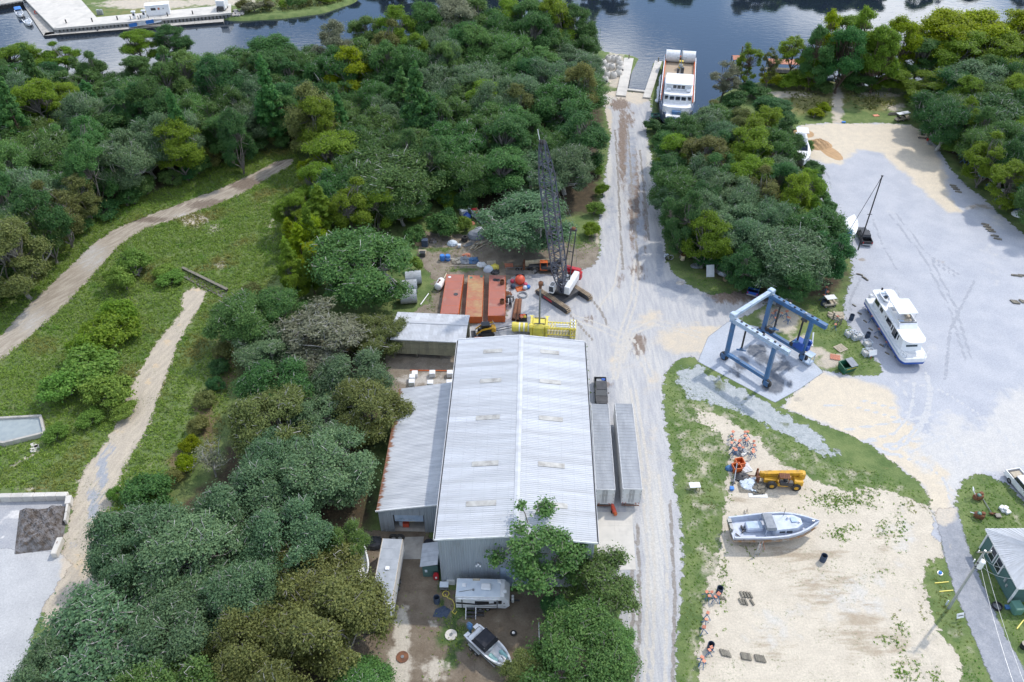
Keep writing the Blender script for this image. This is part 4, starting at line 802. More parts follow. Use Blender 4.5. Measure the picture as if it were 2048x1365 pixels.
core = MB().add([(.25,.3,0),(BW-.25,.3,0),(BW-.25,BL-.3,0),(.25,BL-.3,0),(.25,.3,BZ-.1),(BW-.25,.3,BZ-.1),(BW-.25,BL-.3,BZ-.1),(.25,BL-.3,BZ-.1),(BW/2,.3,BZ+RISE-.15),(BW/2,BL-.3,BZ+RISE-.15)],
    [(0,1,5,8,4),(1,2,6,5),(2,3,7,9,6),(3,0,4,7),(4,8,9,7),(8,5,6,9)])
part('wall', core, mt['wallmetal'], bld)
npan = 40; pw = BL/npan; sl = math.hypot(BW/2, RISE)
for side in (0, 1):
    if side == 0: a, b = Vector((0,0,BZ)), Vector((BW/2,0,BZ+RISE))
    else: a, b = Vector((BW,0,BZ)), Vector((BW/2,0,BZ+RISE))
    me = sheet(a, b, (0,0,1), (0,1,0), pw).mesh('roof_panel')
    for i in range(npan):
        o = link('roof_panel', me, mt['roofmetal'], bld); o.location = (0, i*pw, 0)
part('ridge_cap', MB().yprism([(BW/2-.35,BZ+RISE+.04),(BW/2,BZ+RISE+.10),(BW/2+.35,BZ+RISE+.04),(BW/2,BZ+RISE+.06)], -.05, BL+.05), mt['roofmetal'], bld)
for yy in (-.06, BL):
    part('rake_trim', MB().loft([[(-.1,yy,BZ-.18),(-.1,yy+.1,BZ-.18),(-.1,yy+.1,BZ+.09),(-.1,yy,BZ+.09)], [(BW/2,yy,BZ+RISE-.16),(BW/2,yy+.1,BZ+RISE-.16),(BW/2,yy+.1,BZ+RISE+.11),(BW/2,yy,BZ+RISE+.11)], [(BW+.1,yy,BZ-.18),(BW+.1,yy+.1,BZ-.18),(BW+.1,yy+.1,BZ+.09),(BW+.1,yy,BZ+.09)]]), mt['trim'], bld)
for x, s in ((0,-1), (BW,1)):
    part('gutter', MB().yprism([(x,BZ-.02),(x+s*.02,BZ-.16),(x+s*.18,BZ-.16),(x+s*.20,BZ+.02),(x+s*.23,BZ+.02),(x+s*.21,BZ-.19),(x-s*.01,BZ-.19),(x-s*.02,BZ-.02)], 0, BL), mt['trim'], bld)
    part('gutter_bed', MB().box(min(x+s*.03,x+s*.17),max(x+s*.03,x+s*.17),.03,BL-.03,BZ-.158,BZ-.13), mt['dark'], bld)
skym = M('fibreglass skylight', (.45,.445,.42), (.40,.395,.37), .5, dirt=(.26,.25,.23), dscale=.9, damt=.45)
for k, (u0, u1, v) in enumerate([(969,1002,705),(963,998.5,767),(956,994,844),(950,990,929),(940,983.5,1011)]):
    for s in (0, 1):
        uu = ((u0+u1)/2, (u1-u0)) if s == 0 else (1083+(u1-u0)/2, u1-u0)
        z = BZ+RISE*.62; p = bl(uu[0], v+(0 if s==0 else 1), z); L = uu[1]*.085; y0 = round(p.y/pw)*pw
        x0, x1 = p.x-L/2, p.x+L/2
        def rz(x): return BZ+RISE*(1-abs(x-BW/2)/(BW/2))
        w = MB().loft([[(x0,y0+.06,rz(x0)+.006),(x0,y0+pw-.06,rz(x0)+.006),(x0,y0+pw-.06,rz(x0)+.075),(x0,y0+.06,rz(x0)+.075)], [(x1,y0+.06,rz(x1)+.006),(x1,y0+pw-.06,rz(x1)+.006),(x1,y0+pw-.06,rz(x1)+.075),(x1,y0+.06,rz(x1)+.075)]])
        part('skylight', w, skym, bld)
for s in (0,1):
    for k in range(6):
        xx = BW/2*(k+.6)/6.3; xx = xx if s == 0 else BW-xx; zz = BZ+RISE*(1-abs(xx-BW/2)/(BW/2))
        part('screw_line', MB().box(xx-.02,xx+.02,.1,BL-.1,zz+.0,zz+.012), mt['galv'], bld)
nw = 21; ww = (BW-.5)/nw
for i in range(nw):
    x0 = .25+i*ww; pr = rib_profile(ww, 3, .05); vs = []
    for x, d in pr: vs.append((x0+x, .29-d, 0))
    for x, d in pr: vs.append((x0+x, .29-d, BZ-.12+RISE*(1-abs(x0+x-BW/2)/(BW/2))))
    n = len(pr); part('wall_panel', MB().add(vs, [(j,j+1,n+j+1,n+j) for j in range(n-1)]), mt['wallmetal'], bld)
d0, d1 = bl(1001,1175,0).x, bl(1062,1175,0).x
door = part('rollup_door', MB().box(d0,d1,.19,.235,0,3.9), mt['palebl'], bld)
for k in range(12): part('door_slat', MB().box(d0+.02,d1-.02,.165,.189,.05+k*.32,.05+k*.32+.27), mt['palebl'], door)
lp = bl(957,1124,4.6); 
lt = part('flood_light', MB().box(lp.x-.12,lp.x+.12,.05,.235,4.55,4.75), mt['steel'], bld)
for dx, dz in ((-.22,-.1),(.22,-.1),(0,.22)): part('lamp_head', MB().sph((lp.x+dx,-.05,4.65+dz),.15,8,6), mt['gelcoat'], lt)
part('wall_hatch', MB().box(.9,1.9,.12,.232,.1,1.1), mt['white'], bld)

# lean-to workshop on its left side
def annex():
    p_fl, p_bl = bl(752,1023,4.6), bl(790,778,4.6); y0, y1 = p_fl.y, p_bl.y; x0 = p_fl.x; z0, z1 = 4.6, 6.3
    t = thing('lean_to_workshop', 'rust stained lean-to workshop joined to the left side of the big building', 'building', BO, BA)
    part('wall', MB().add([(x0+.15,y0+.3,0),(.15,y0+.3,0),(.15,y0+.3,z1-.1),(x0+.15,y0+.3,z0-.1),(x0+.15,y1-.2,0),(.15,y1-.2,0),(.15,y1-.2,z1-.1),(x0+.15,y1-.2,z0-.1)],
        [(4,5,6,7),(0,4,7,3),(3,2,6,7)]), mt['wallmetal'], t)
    m, n, l = new_mat('rust edged roof sheet'); out = n.new('ShaderNodeOutputMaterial'); b = n.new('ShaderNodeBsdfPrincipled'); l.new(b.outputs[0], out.inputs[0]); b.inputs['Roughness'].default_value=.55
    tc = n.new('ShaderNodeTexCoord'); oi = n.new('ShaderNodeObjectInfo'); sc = n.new('ShaderNodeVectorMath'); sc.operation='SCALE'; sc.inputs[0].default_value=(31,47,11); l.new(oi.outputs['Random'], sc.inputs['Scale'])
    ad = n.new('ShaderNodeVectorMath'); l.new(tc.outputs['Object'], ad.inputs[0]); l.new(sc.outputs[0], ad.inputs[1])
    mp = n.new('ShaderNodeMapping'); mp.inputs['Scale'].default_value=(.35,1.6,1); l.new(ad.outputs[0], mp.inputs[0])
    nz = n.new('ShaderNodeTexNoise'); nz.inputs['Scale'].default_value=1.3; nz.inputs['Detail'].default_value=7; l.new(mp.outputs[0], nz.inputs['Vector'])
    at = n.new('ShaderNodeAttribute'); at.attribute_name='rust'; sm = n.new('ShaderNodeMath'); l.new(at.outputs['Fac'], sm.inputs[0]); l.new(nz.outputs['Fac'], sm.inputs[1])
    r = n.new('ShaderNodeValToRGB'); r.color_ramp.elements[0].position=.64; r.color_ramp.elements[1].position=.74
    rs = n.new('ShaderNodeMath'); rs.operation='MULTIPLY'; rs.inputs[1].default_value=.75; l.new(sm.outputs[0], rs.inputs[0]); l.new(rs.outputs[0], r.inputs[0])
    n2 = n.new('ShaderNodeTexNoise'); n2.inputs['Scale'].default_value=.8; n2.inputs['Detail'].default_value=6; l.new(mp.outputs[0], n2.inputs['Vector'])
    g = n.new('ShaderNodeValToRGB'); g.color_ramp.elements[0].color=(.51,.525,.545,1); g.color_ramp.elements[1].color=(.37,.385,.41,1); g.color_ramp.elements[0].position=.35; g.color_ramp.elements[1].position=.7; l.new(n2.outputs['Fac'], g.inputs[0])
    mx = n.new('ShaderNodeMixRGB'); l.new(r.outputs[0], mx.inputs[0]); l.new(g.outputs[0], mx.inputs[1]); mx.inputs[2].default_value=(.24,.115,.065,1); l.new(mx.outputs[0], b.inputs['Base Color'])
    np_ = 27; w = (y1-y0)/np_; prof = rib_profile(w); k = len(prof); segs = 8; vs = []; rust = []
    for s in range(segs+1):
        q = s/segs; x = x0+(0-x0)*q; z = z0+(z1-z0)*q
        for a, h in prof: vs.append((x,a,z+h)); rust.append(max(0, .62*(1-q*6)) if q < .17 else (.1 if q > .95 else 0))
    fs = [(s*k+i,s*k+i+1,(s+1)*k+i+1,(s+1)*k+i) for s in range(segs) for i in range(k-1)]
    me = MB().add(vs, fs).mesh('roof_panel'); put_attr(me, 'rust', rust)
    for i in range(np_):
        o = link('roof_panel', me, m, t); o.location = (0, y0+i*w, 0)
    part('rake_trim', MB().loft([[(x0-.1,y0-.06,z0-.16),(x0-.1,y0+.06,z0-.16),(x0-.1,y0+.06,z0+.08),(x0-.1,y0-.06,z0+.08)], [(-.05,y0-.06,z1-.16),(-.05,y0+.06,z1-.16),(-.05,y0+.06,z1+.08),(-.05,y0-.06,z1+.08)]]), mt['trim'], t)
    # front wall with the half open door
    a0, a1 = bl(791,1076,0).x, bl(848,1076,0).x; nw = 9; W = (0-x0-.3); ww = W/nw
    def top(x): return z0-.12+(z1-z0)*(x-x0)/(0-x0)
    for i in range(nw*3):
        xa, xb = x0+.15+i*ww/3, x0+.15+(i+1)*ww/3; zb = 3.55 if (xb > a0 and xa < a1) else 0
        part('wall_panel', MB().loft([[(xa,y0+.29,zb),(xa+.03,y0+.24,zb),(xa+.09,y0+.24,zb),(xa+.12,y0+.29,zb),(xb,y0+.29,zb),(xb,y0+.31,zb),(xa,y0+.31,zb)], [(xa,y0+.29,top(xa)),(xa+.03,y0+.24,top(xa)),(xa+.09,y0+.24,top(xa)),(xa+.12,y0+.29,top(xa)),(xb,y0+.29,top(xb)),(xb,y0+.31,top(xb)),(xa,y0+.31,top(xa))]]), mt['wallmetal'], t)
    d = part('rollup_door', MB().box(a0,a1,y0+.33,y0+.38,2.2,3.7), mt['palebl'], t, 'half raised pale blue roll-up door')
    for q in range(5): part('door_slat', MB().box(a0+.02,a1-.02,y0+.305,y0+.328,2.22+q*.29,2.22+q*.29+.25), mt['palebl'], d)
    part('floor', MB().box(x0+.4,-.1,y0+.35,y0+9,.01,.06), mt['concrete'], t)
    def inside(name, lab, cat, x, y, mb, m): single(name, mb, m, lab, cat, BMi.inverted() @ Vector((x,y,.06)), BA)
    inside('storage_bin','yellow bin just inside the half open door','bin',a0+1.9,y0+2.2,MB().bbox((0,0,.55),(1.0,.8,1.1),.06),mt['yellow'])
    inside('tool_chest','red tool chest just inside the half open door','tool chest',a0+1.2,y0+1.2,MB().bbox((0,0,.4),(.8,.6,.8),.04).box(-.38,.38,-.33,-.3,.15,.35).box(-.38,.38,-.33,-.3,.42,.62),mt['buoyr'])
    inside('plastic_drum','white drum standing inside the door on the left','drum',a0+.5,y0+1.4,MB().cyl((0,0,0),(0,0,.9),.3,n=14).cyl((0,0,.3),(0,0,.36),.32,n=14),mt['ibc'])
annex()
# small pump shed at the corner
def pump_shed():
    p = bl(866,1150,0); t = thing('corner_shed', 'tiny shed with ribbed pale roof at the front left corner of the building', 'shed', BMi.inverted() @ Vector((p.x, p.y-.2, 0)), BA)
    part('wall', MB().box(-1.2,.75,-.1,3.0,0,2.35), mt['teal'], t)
    for i in range(5):
        part('roof_panel', MB().loft([[(-1.45,-.35+i*.7,2.4),(-1.45,.33+i*.7,2.4),(-1.45,.33+i*.7,2.46),(-1.45,-.35+i*.7,2.46)], [(.8,-.35+i*.7,3.0),(.8,.33+i*.7,3.0),(.8,.33+i*.7,3.06),(.8,-.35+i*.7,3.06)]]), mt['galv'], t)
    part('meter_box', MB().box(-.9,-.6,-.2,-.103,1.1,1.5), mt['ibc'], t)
pump_shed()
# ------------------------------------------------------------------ tan shed on posts
def tan_shed():
    a, b = G(781,676,4.3), G(931,683,4.3); ang = math.atan2(b.y-a.y,b.x-a.x); W = (b-a).length
    c = G(781,619,5.2); D = (c-a).dot(Vector((-math.sin(ang),math.cos(ang),0)))
    t = thing('pole_shed', 'open shed with white ribbed roof and tan sheet wall behind the big building', 'shed', (a.x,a.y,0), ang)
    n = 18; w = W/n; yr = D*.55
    for (y0,z0,y1,z1) in ((-.25,4.25,yr,5.0),(D+.25,4.5,yr,5.0)):
        me = sheet((0,y0,z0),(0,y1,z1),(0,0,1),(1,0,0),w,3,.04).mesh('roof_panel')
        for i in range(n): o = link('roof_panel', me, mt['roofmetal'], t); o.location = (i*w,0,0)
    part('ridge_cap', MB().xprism([(yr-.3,5.03),(yr,5.10),(yr+.3,5.03),(yr,5.05)],-.05,W+.05), mt['roofmetal'], t)
    part('eave_trim', MB().box(-.05,W+.05,-.30,-.26,4.10,4.31), mt['trim'], t)
    for i in range(16):
        x0 = .1+i*(W-.2)/16; x1 = .1+(i+1)*(W-.2)/16; q = [(x0,.10),(x0+.05,.05),(x0+.12,.05),(x0+.17,.10),(x1,.10),(x1,.13),(x0,.13)]
        part('wall_panel', MB().loft([[(x,y,1.0) for x,y in q],[(x,y,4.2) for x,y in q]]), mt['tanwall'], t)
    for zz in (1.02,2.2,3.2): part('girt', MB().box(.1,W-.1,.0,.045,zz,zz+.09), mt['tanwall'], t)
    for x in (.3,W*.33,W*.66,W-.3):
        for y in (.25,D-.2): part('post', MB().box(x-.09,x+.09,y-.09,y+.09,0,4.2), mt['oldwood'], t)
    part('wall', MB().add([(.1,.14,0),(.1,D,0),(.1,D,4.4),(.1,.14,4.2),(W-.1,.14,0),(W-.1,D,0),(W-.1,D,4.4),(W-.1,.14,4.2)],[(0,1,2,3),(1,5,6,2)]), mt['tanwall'], t)
tan_shed()
# ------------------------------------------------------------------ green house with hipped roof at the right edge
def house():
    z = 3.6
    # eave corners: left near the top, left near the bottom
    e0, e1 = G(1971,1058,z), G(2036,1178,z); d = (e1-e0); L = d.length; ang = math.atan2(d.y,d.x)   # x along the long wall toward the camera
    t = thing('green_house', 'green sided house with hipped pale metal roof at the right edge', 'house', (e0.x,e0.y,0), ang)
    Wd = 9.0
    part('wall', MB().box(.45,L-.45,.45,Wd-.45,0,z-.05), mt['teal'], t)
    for k in range(12): part('siding_board', MB().box(.44,L-.44,.418,.449,.15+k*.28,.15+k*.28+.25), mt['teal'], t)
    for k in range(12): part('siding_board', MB().box(L-.449,L-.418,.44,Wd-.44,.15+k*.28,.15+k*.28+.25), mt['teal'], t)
    for x in (.40,L-.40): part('corner_board', MB().box(x-.12,x+.12,.35,.415,0,z-.06), mt['trim'], t)
    part('corner_board', MB().box(L-.415,L-.36,.30,.58,0,z-.06), mt['trim'], t)
    h = Wd/2; rz = z+1.9; n = 12
    def seg(A,B,Cc,D_,k):                          # trapezoid slope split into standing seam sheets between A-B (eave) and D-C (ridge)
        A,B,Cc,D_ = map(Vector,(A,B,Cc,D_))
        for i in range(k):
            q = [A.lerp(B,i/k),A.lerp(B,(i+1)/k),D_.lerp(Cc,(i+1)/k),D_.lerp(Cc,i/k)]; up = Vector((0,0,.05)); mb = MB()
            mb.add([tuple(x) for x in q]+[tuple(x+up) for x in q],[(0,3,2,1),(4,5,6,7),(0,1,5,4),(1,2,6,5),(2,3,7,6),(3,0,4,7)])
            e = (q[1]-q[0]).normalized()*.06
            mb.add([tuple(q[0]+up),tuple(q[0]+e+up),tuple(q[3]+e*.5+up),tuple(q[3]+up),tuple(q[0]+up*1.8),tuple(q[0]+e+up*1.8),tuple(q[3]+e*.5+up*1.8),tuple(q[3]+up*1.8)],[(4,5,6,7),(0,1,5,4),(1,2,6,5),(3,0,4,7)])
            part('roof_panel', mb, mt['roofmetal'], t)
    seg((0,0,z),(L,0,z),(L-h,h,rz),(h,h,rz),26); seg((L,Wd,z),(0,Wd,z),(h,h,rz),(L-h,h,rz),26)
    seg((L,0,z),(L,Wd,z),(L-h,h,rz),(L-h,h,rz),16); seg((0,Wd,z),(0,0,z),(h,h,rz),(h,h,rz),16)
    part('fascia', MB().box(0,L,-.04,0,z-.16,z+.03).box(L,L+.04,0,Wd,z-.16,z+.03).box(-.04,0,0,Wd,z-.16,z+.03), mt['trim'], t)
    for x0 in (2.0,3.65):
        w = part('window', MB().box(x0,x0+1.35,.30,.415,.95,3.0), mt['trim'], t)
        part('pane', MB().box(x0+.14,x0+1.21,.27,.298,1.08,1.92), mt['glass'], w); part('pane', MB().box(x0+.14,x0+1.21,.27,.298,2.03,2.87), mt['glass'], w)
    part('meter_box', MB().box(L-2.6,L-2.3,.28,.415,1.4,2.0), mt['galv'], t); part('meter_box', MB().box(L-2.0,L-1.75,.28,.415,1.2,1.6), mt['galv'], t)
house()
# ------------------------------------------------------------------ shared vehicle pieces
def wheel(t, c, r, w, rim='steel', ax='Y', hub=.55):
    d = Vector((0,w/2,0)) if ax == 'Y' else Vector((w/2,0,0)); c = Vector(c); n = 16
    mb = MB(); u = Vector((1,0,0)) if ax == 'Y' else Vector((0,1,0)); k = Vector((0,0,1)); rings = []
    for off, rr in ((-1,.78*r),(-.9,.94*r),(-.55,r),(.55,r),(.9,.94*r),(1,.78*r)):
        rings.append([tuple(c+d*off+u*math.cos(2*math.pi*i/n)*rr+k*math.sin(2*math.pi*i/n)*rr) for i in range(n)])
    o = part('wheel', mb.loft(rings), mt['tyre'], t)
    m2 = MB()
    for s in (-1,1): m2.cyl(tuple(c+d*s*.86), tuple(c+d*s*1.04), r*hub, r*hub*.8, n=12).cyl(tuple(c+d*s*1.0), tuple(c+d*s*1.12), r*.16, n=8)
    part('rim', m2, mt[rim], o); return o
def hull(L, B, D, bow=.45, stern=.92, flare=.72, sheer=.35, floor=None, n=16, rim=.12, keel=.25, zoff=0.0):
    rings = []
    for i in range(n+1):
        s = i/n; x = L*s; b = B/2*(stern+(1-stern)*min(1,s/.35))
        if s > 1-bow: b = B/2*max(.02, 1-((s-(1-bow))/bow)**2.3)
        zt = D+sheer*s*s+zoff; kz = zoff+D*.75*max(0,(s-.72)/.28)**2; ch = zoff+D*keel+D*.6*max(0,(s-.6)/.4)**2; xr = x+(.10*L*(s-.8)/.2 if s > .8 else 0)*0
        if floor is None: rings.append([(x,0,kz),(x,b*flare,ch),(xr,b,zt),(xr,-b,zt),(x,-b*flare,ch)])
        else:
            bi = max(.004,b-rim); fz = max(floor+zoff, kz+.04) if s < .97 else zt-.02; fb = min(bi*.92, max(.003,b*flare*.98))
            rings.append([(x,0,kz),(x,b*flare,ch),(xr,b,zt),(xr,bi,zt+.01),(x,fb,min(fz,zt)),(x,-fb,min(fz,zt)),(xr,-bi,zt+.01),(xr,-b,zt),(x,-b*flare,ch)])
    return MB().loft(rings)
def lamp(t, name, c, d, m): return part(name, MB().cb(c,d), mt[m], t)

# ------------------------------------------------------------------ semi trailers
def semi(label, corners, flip=False):
    a, b, c = G(*corners[0],4.05), G(*corners[1],4.05), G(*corners[2],4.05); ang = math.atan2(b.y-a.y,b.x-a.x)+0.0
    W, L = 2.6, 16.1; fw = Vector((c.x-a.x,c.y-a.y,0)).normalized(); ang = math.atan2(fw.y,fw.x)-math.pi/2
    t = thing('semi_trailer', label, 'trailer', (a.x,a.y,0), ang)
    part('body', MB().box(0,W,0,L,1.15,3.98), mt['trwhite'], t)
    rf = part('roof', MB().box(.04,W-.04,.03,L-.03,3.98,4.02), mt['trailer'], t)
    for i in range(27): part('roof_bow', MB().box(.04,W-.04,.35+i*.595,.39+i*.595,4.02,4.045), mt['galv'], rf)
    for x in (0,W-.06): part('top_rail', MB().box(x,x+.06,0,L,3.90,4.07), mt['trwhite'], t)
    for x in (-.035,W): part('side_rib_panel', MB().box(x,x+.03,.1,L-.1,1.2,3.85), mt['trwhite'], t)
    for k, x0 in enumerate((.07,W/2+.02)):
        d = part('rear_door', MB().box(x0,x0+W/2-.09,-.05,-.002,1.25,3.88), mt['trwhite'], t)
        for q in (.12,.28): xx = x0+W/2-.09-q if k == 0 else x0+q; part('lock_rod', MB().cyl((xx,-.08,1.25),(xx,-.08,3.88),.022,n=6), mt['steel'], d)
        for zz in (1.5,2.2,2.9,3.6): xx = x0 if k == 0 else x0+W/2-.17; part('hinge', MB().box(xx,xx+.08,-.075,-.052,zz,zz+.08), mt['dark'], d)
    part('rear_frame', MB().box(0,W,-.04,.1,1.0,1.22).box(0,.06,-.06,0,1.0,4.0).box(W-.06,W,-.06,0,1.0,4.0).box(0,W,-.06,0,3.9,4.05), mt['trwhite'], t)
    part('under_ride_bar', MB().box(.1,W-.1,-.05,.05,.5,.62).box(.5,.58,-.04,.04,.6,1.0).box(W-.58,W-.5,-.04,.04,.6,1.0), mt['rust'], t)
    for x in (.15,.55,W-.7,W-.3): part('tail_lamp', MB().box(x,x+.14,-.075,-.045,1.05,1.16), mt['redp'], t)
    for y in (1.6,2.9):
        for x in (.35,W-.35): wheel(t,(x,y,.5),.5,.5,'rust','X')
    for x in (.55,W-.55): part('landing_leg', MB().box(x-.08,x+.08,L-3.2,L-3.04,0,1.15), mt['steel'], t)
    for x in (.7,W-.7): part('frame_rail', MB().box(x-.06,x+.06,.2,L-.5,.95,1.15), mt['dark'], t)
semi('dark roofed semi trailer parked right against the big building', [(1191.7,978.3),(1232,978),(1182,805)])
semi('outer semi trailer beside the gravel road, right of its twin', [(1245.7,977.4),(1285.7,977.4),(1229.7,806)])

# ------------------------------------------------------------------ pickups, cars
def pickup(label, loc, rz, paint, cargo=None, bedmat='black', lights=True, scale=1.0):
    t = thing('pickup_truck', label, 'pickup', loc, rz); t.scale = (scale,)*3; w = .98; P = mt[paint]
    rings = []
    for x, z, b in ((-2.85,.95,w*.96),(-2.8,1.02,w),(.4,1.05,w),(1.5,1.08,w),(2.4,1.02,w*.95),(2.78,.9,w*.86),(2.85,.72,w*.82)):
        rings.append([(x,-b*.94,.42),(x,-b,.62),(x,-b,z-.08),(x,-b*.93,z),(x,b*.93,z),(x,b,z-.08),(x,b,.62),(x,b*.94,.42)])
    # body cut short at the bed: bed is separate walls
    part('body', MB().loft(rings[2:]), P, t)
    mb = MB().box(-2.85,.4,-w,-w+.1,.45,1.2).box(-2.85,.4,w-.1,w,.45,1.2).box(-2.87,-2.78,-w,w,.5,1.18); part('bed', mb, P, t)
    part('bed_floor', MB().box(-2.8,.4,-w+.1,w-.1,.5,.64), mt[bedmat], t)
    cabp = [[(-.95,-w*.97,1.05),(-.95,w*.97,1.05),(1.35,w*.97,1.05),(1.35,-w*.97,1.05)], [(-.75,-w*.78,1.72),(-.75,w*.78,1.72),(.55,w*.78,1.72),(.55,-w*.78,1.72)], [(-.65,-w*.70,1.78),(-.65,w*.70,1.78),(.42,w*.70,1.78),(.42,-w*.70,1.78)]]
    # greenhouse: glass, then the painted roof over it
    cb_ = part('cab', MB().loft([[(-1.45,-w*.97,.7),(-1.45,w*.97,.7),(1.3,w*.97,.7),(1.3,-w*.97,.7)], [(-1.45,-w*.97,1.12),(-1.45,w*.97,1.12),(1.35,w*.97,1.12),(1.35,-w*.97,1.12)]]), P, t)
    part('window', MB().loft([[(-1.42,-w*.95,1.121),(-1.42,w*.95,1.121),(1.3,w*.95,1.121),(1.3,-w*.95,1.121)], [(-1.28,-w*.80,1.70),(-1.28,w*.80,1.70),(.62,w*.80,1.70),(.62,-w*.80,1.70)]]), mt['glass'], cb_)
    part('roof', MB().loft([[(-1.34,-w*.83,1.68),(-1.34,w*.83,1.68),(.66,w*.83,1.68),(.66,-w*.83,1.68)], [(-1.28,-w*.80,1.78),(-1.28,w*.80,1.78),(.55,w*.80,1.78),(.55,-w*.80,1.78)]]), P, cb_)
    part('bumper', MB().box(-3.0,-2.87,-w*.95,w*.95,.45,.68), mt['galv'], t); part('bumper', MB().box(2.83,2.98,-w*.85,w*.85,.42,.66), mt['dark'], t)
    for s in (-1,1):
        part('tail_lamp', MB().box(-2.9,-2.86,s*w*.85-.09,s*w*.85+.09,.75,1.1), mt['redp'], t); part('headlamp', MB().cb((2.84,s*.62,.82),(.06,.3,.16)), mt['glass'], t)
        part('mirror', MB().cb((.85,s*1.1,1.25),(.12,.2,.16)), mt['black'], t)
        for x in (-1.75,1.75): wheel(t,(x,s*.86,.40),.40,.26,'steel')
    if cargo: cargo(t)
    return t
def _coil(t):
    part('cargo', MB().cb((-1.6,0,.9),(1.9,1.2,.3)).cb((-1.2,.3,1.1),(.6,.5,.3),.5).cyl((-2.2,-.4,.7),(-1.0,-.2,1.2),.08,n=6).sph((-.4,-.5,1.0),.3,8,5), mt['steel'], t)
    part('cooler', MB().bbox((-2.4,.5,.9),(.5,.6,.45),.05), mt['brblue'], t)
pickup('dark pickup with a cluttered bed nosed in front of the semi trailers', G(1201,790), -math.pi/2-.03, 'dark', _coil)
def _box(t): part('cargo', MB().bbox((-1.2,0,.9),(2.6,1.3,.5),.06), mt['pale'], t)
pickup('white pickup cut off by the right edge beside the grass island', G(2048,985), heading(2022,962,2080,1030)+0.0, 'white', _box, scale=1.12)
pickup('black pickup with red tail lamps parked behind the oak on the lot', G(1726,478), heading(1731,494,1720,468), 'black', None)
pickup('dark blue pickup half hidden under the big oak', G(1509,578), heading(1506,588,1516,560), 'brblue')
def sedan(label, loc, rz, paint):
    t = thing('sedan_car', label, 'car', loc, rz); w = .9; P = mt[paint]; rings = []
    for x, z, b in ((-2.3,.78,w*.85),(-2.1,.92,w*.95),(-1.3,.95,w),(.9,.95,w),(1.8,.85,w*.96),(2.2,.68,w*.82),(2.3,.55,w*.75)):
        rings.append([(x,-b*.92,.28),(x,-b,.5),(x,-b*.97,z-.06),(x,-b*.88,z),(x,b*.88,z),(x,b*.97,z-.06),(x,b,.5),(x,b*.92,.28)])
    part('body', MB().loft(rings), P, t, sm=False)
    part('window', MB().loft([[(-1.6,-w*.88,.93),(-1.6,w*.88,.93),(1.0,w*.88,.93),(1.0,-w*.88,.93)], [(-.95,-w*.7,1.38),(-.95,w*.7,1.38),(.25,w*.7,1.38),(.25,-w*.7,1.38)]]), mt['glass'], t)
    part('roof', MB().loft([[(-1.0,-w*.73,1.36),(-1.0,w*.73,1.36),(.32,w*.73,1.36),(.32,-w*.73,1.36)], [(-.85,-w*.66,1.43),(-.85,w*.66,1.43),(.15,w*.66,1.43),(.15,-w*.66,1.43)]]), P, t)
    for s in (-1,1):
        part('tail_lamp', MB().cb((-2.27,s*.6,.7),(.08,.35,.14)), mt['redp'], t); part('headlamp', MB().cb((2.2,s*.58,.6),(.14,.3,.12)), mt['glass'], t)
        for x in (-1.4,1.45): wheel(t,(x,s*.8,.32),.32,.22,'galv')
sedan('silver sedan parked under the big oak beside the boat lift', G(1562,602), heading(1545,612,1578,592)+math.pi, 'galv')

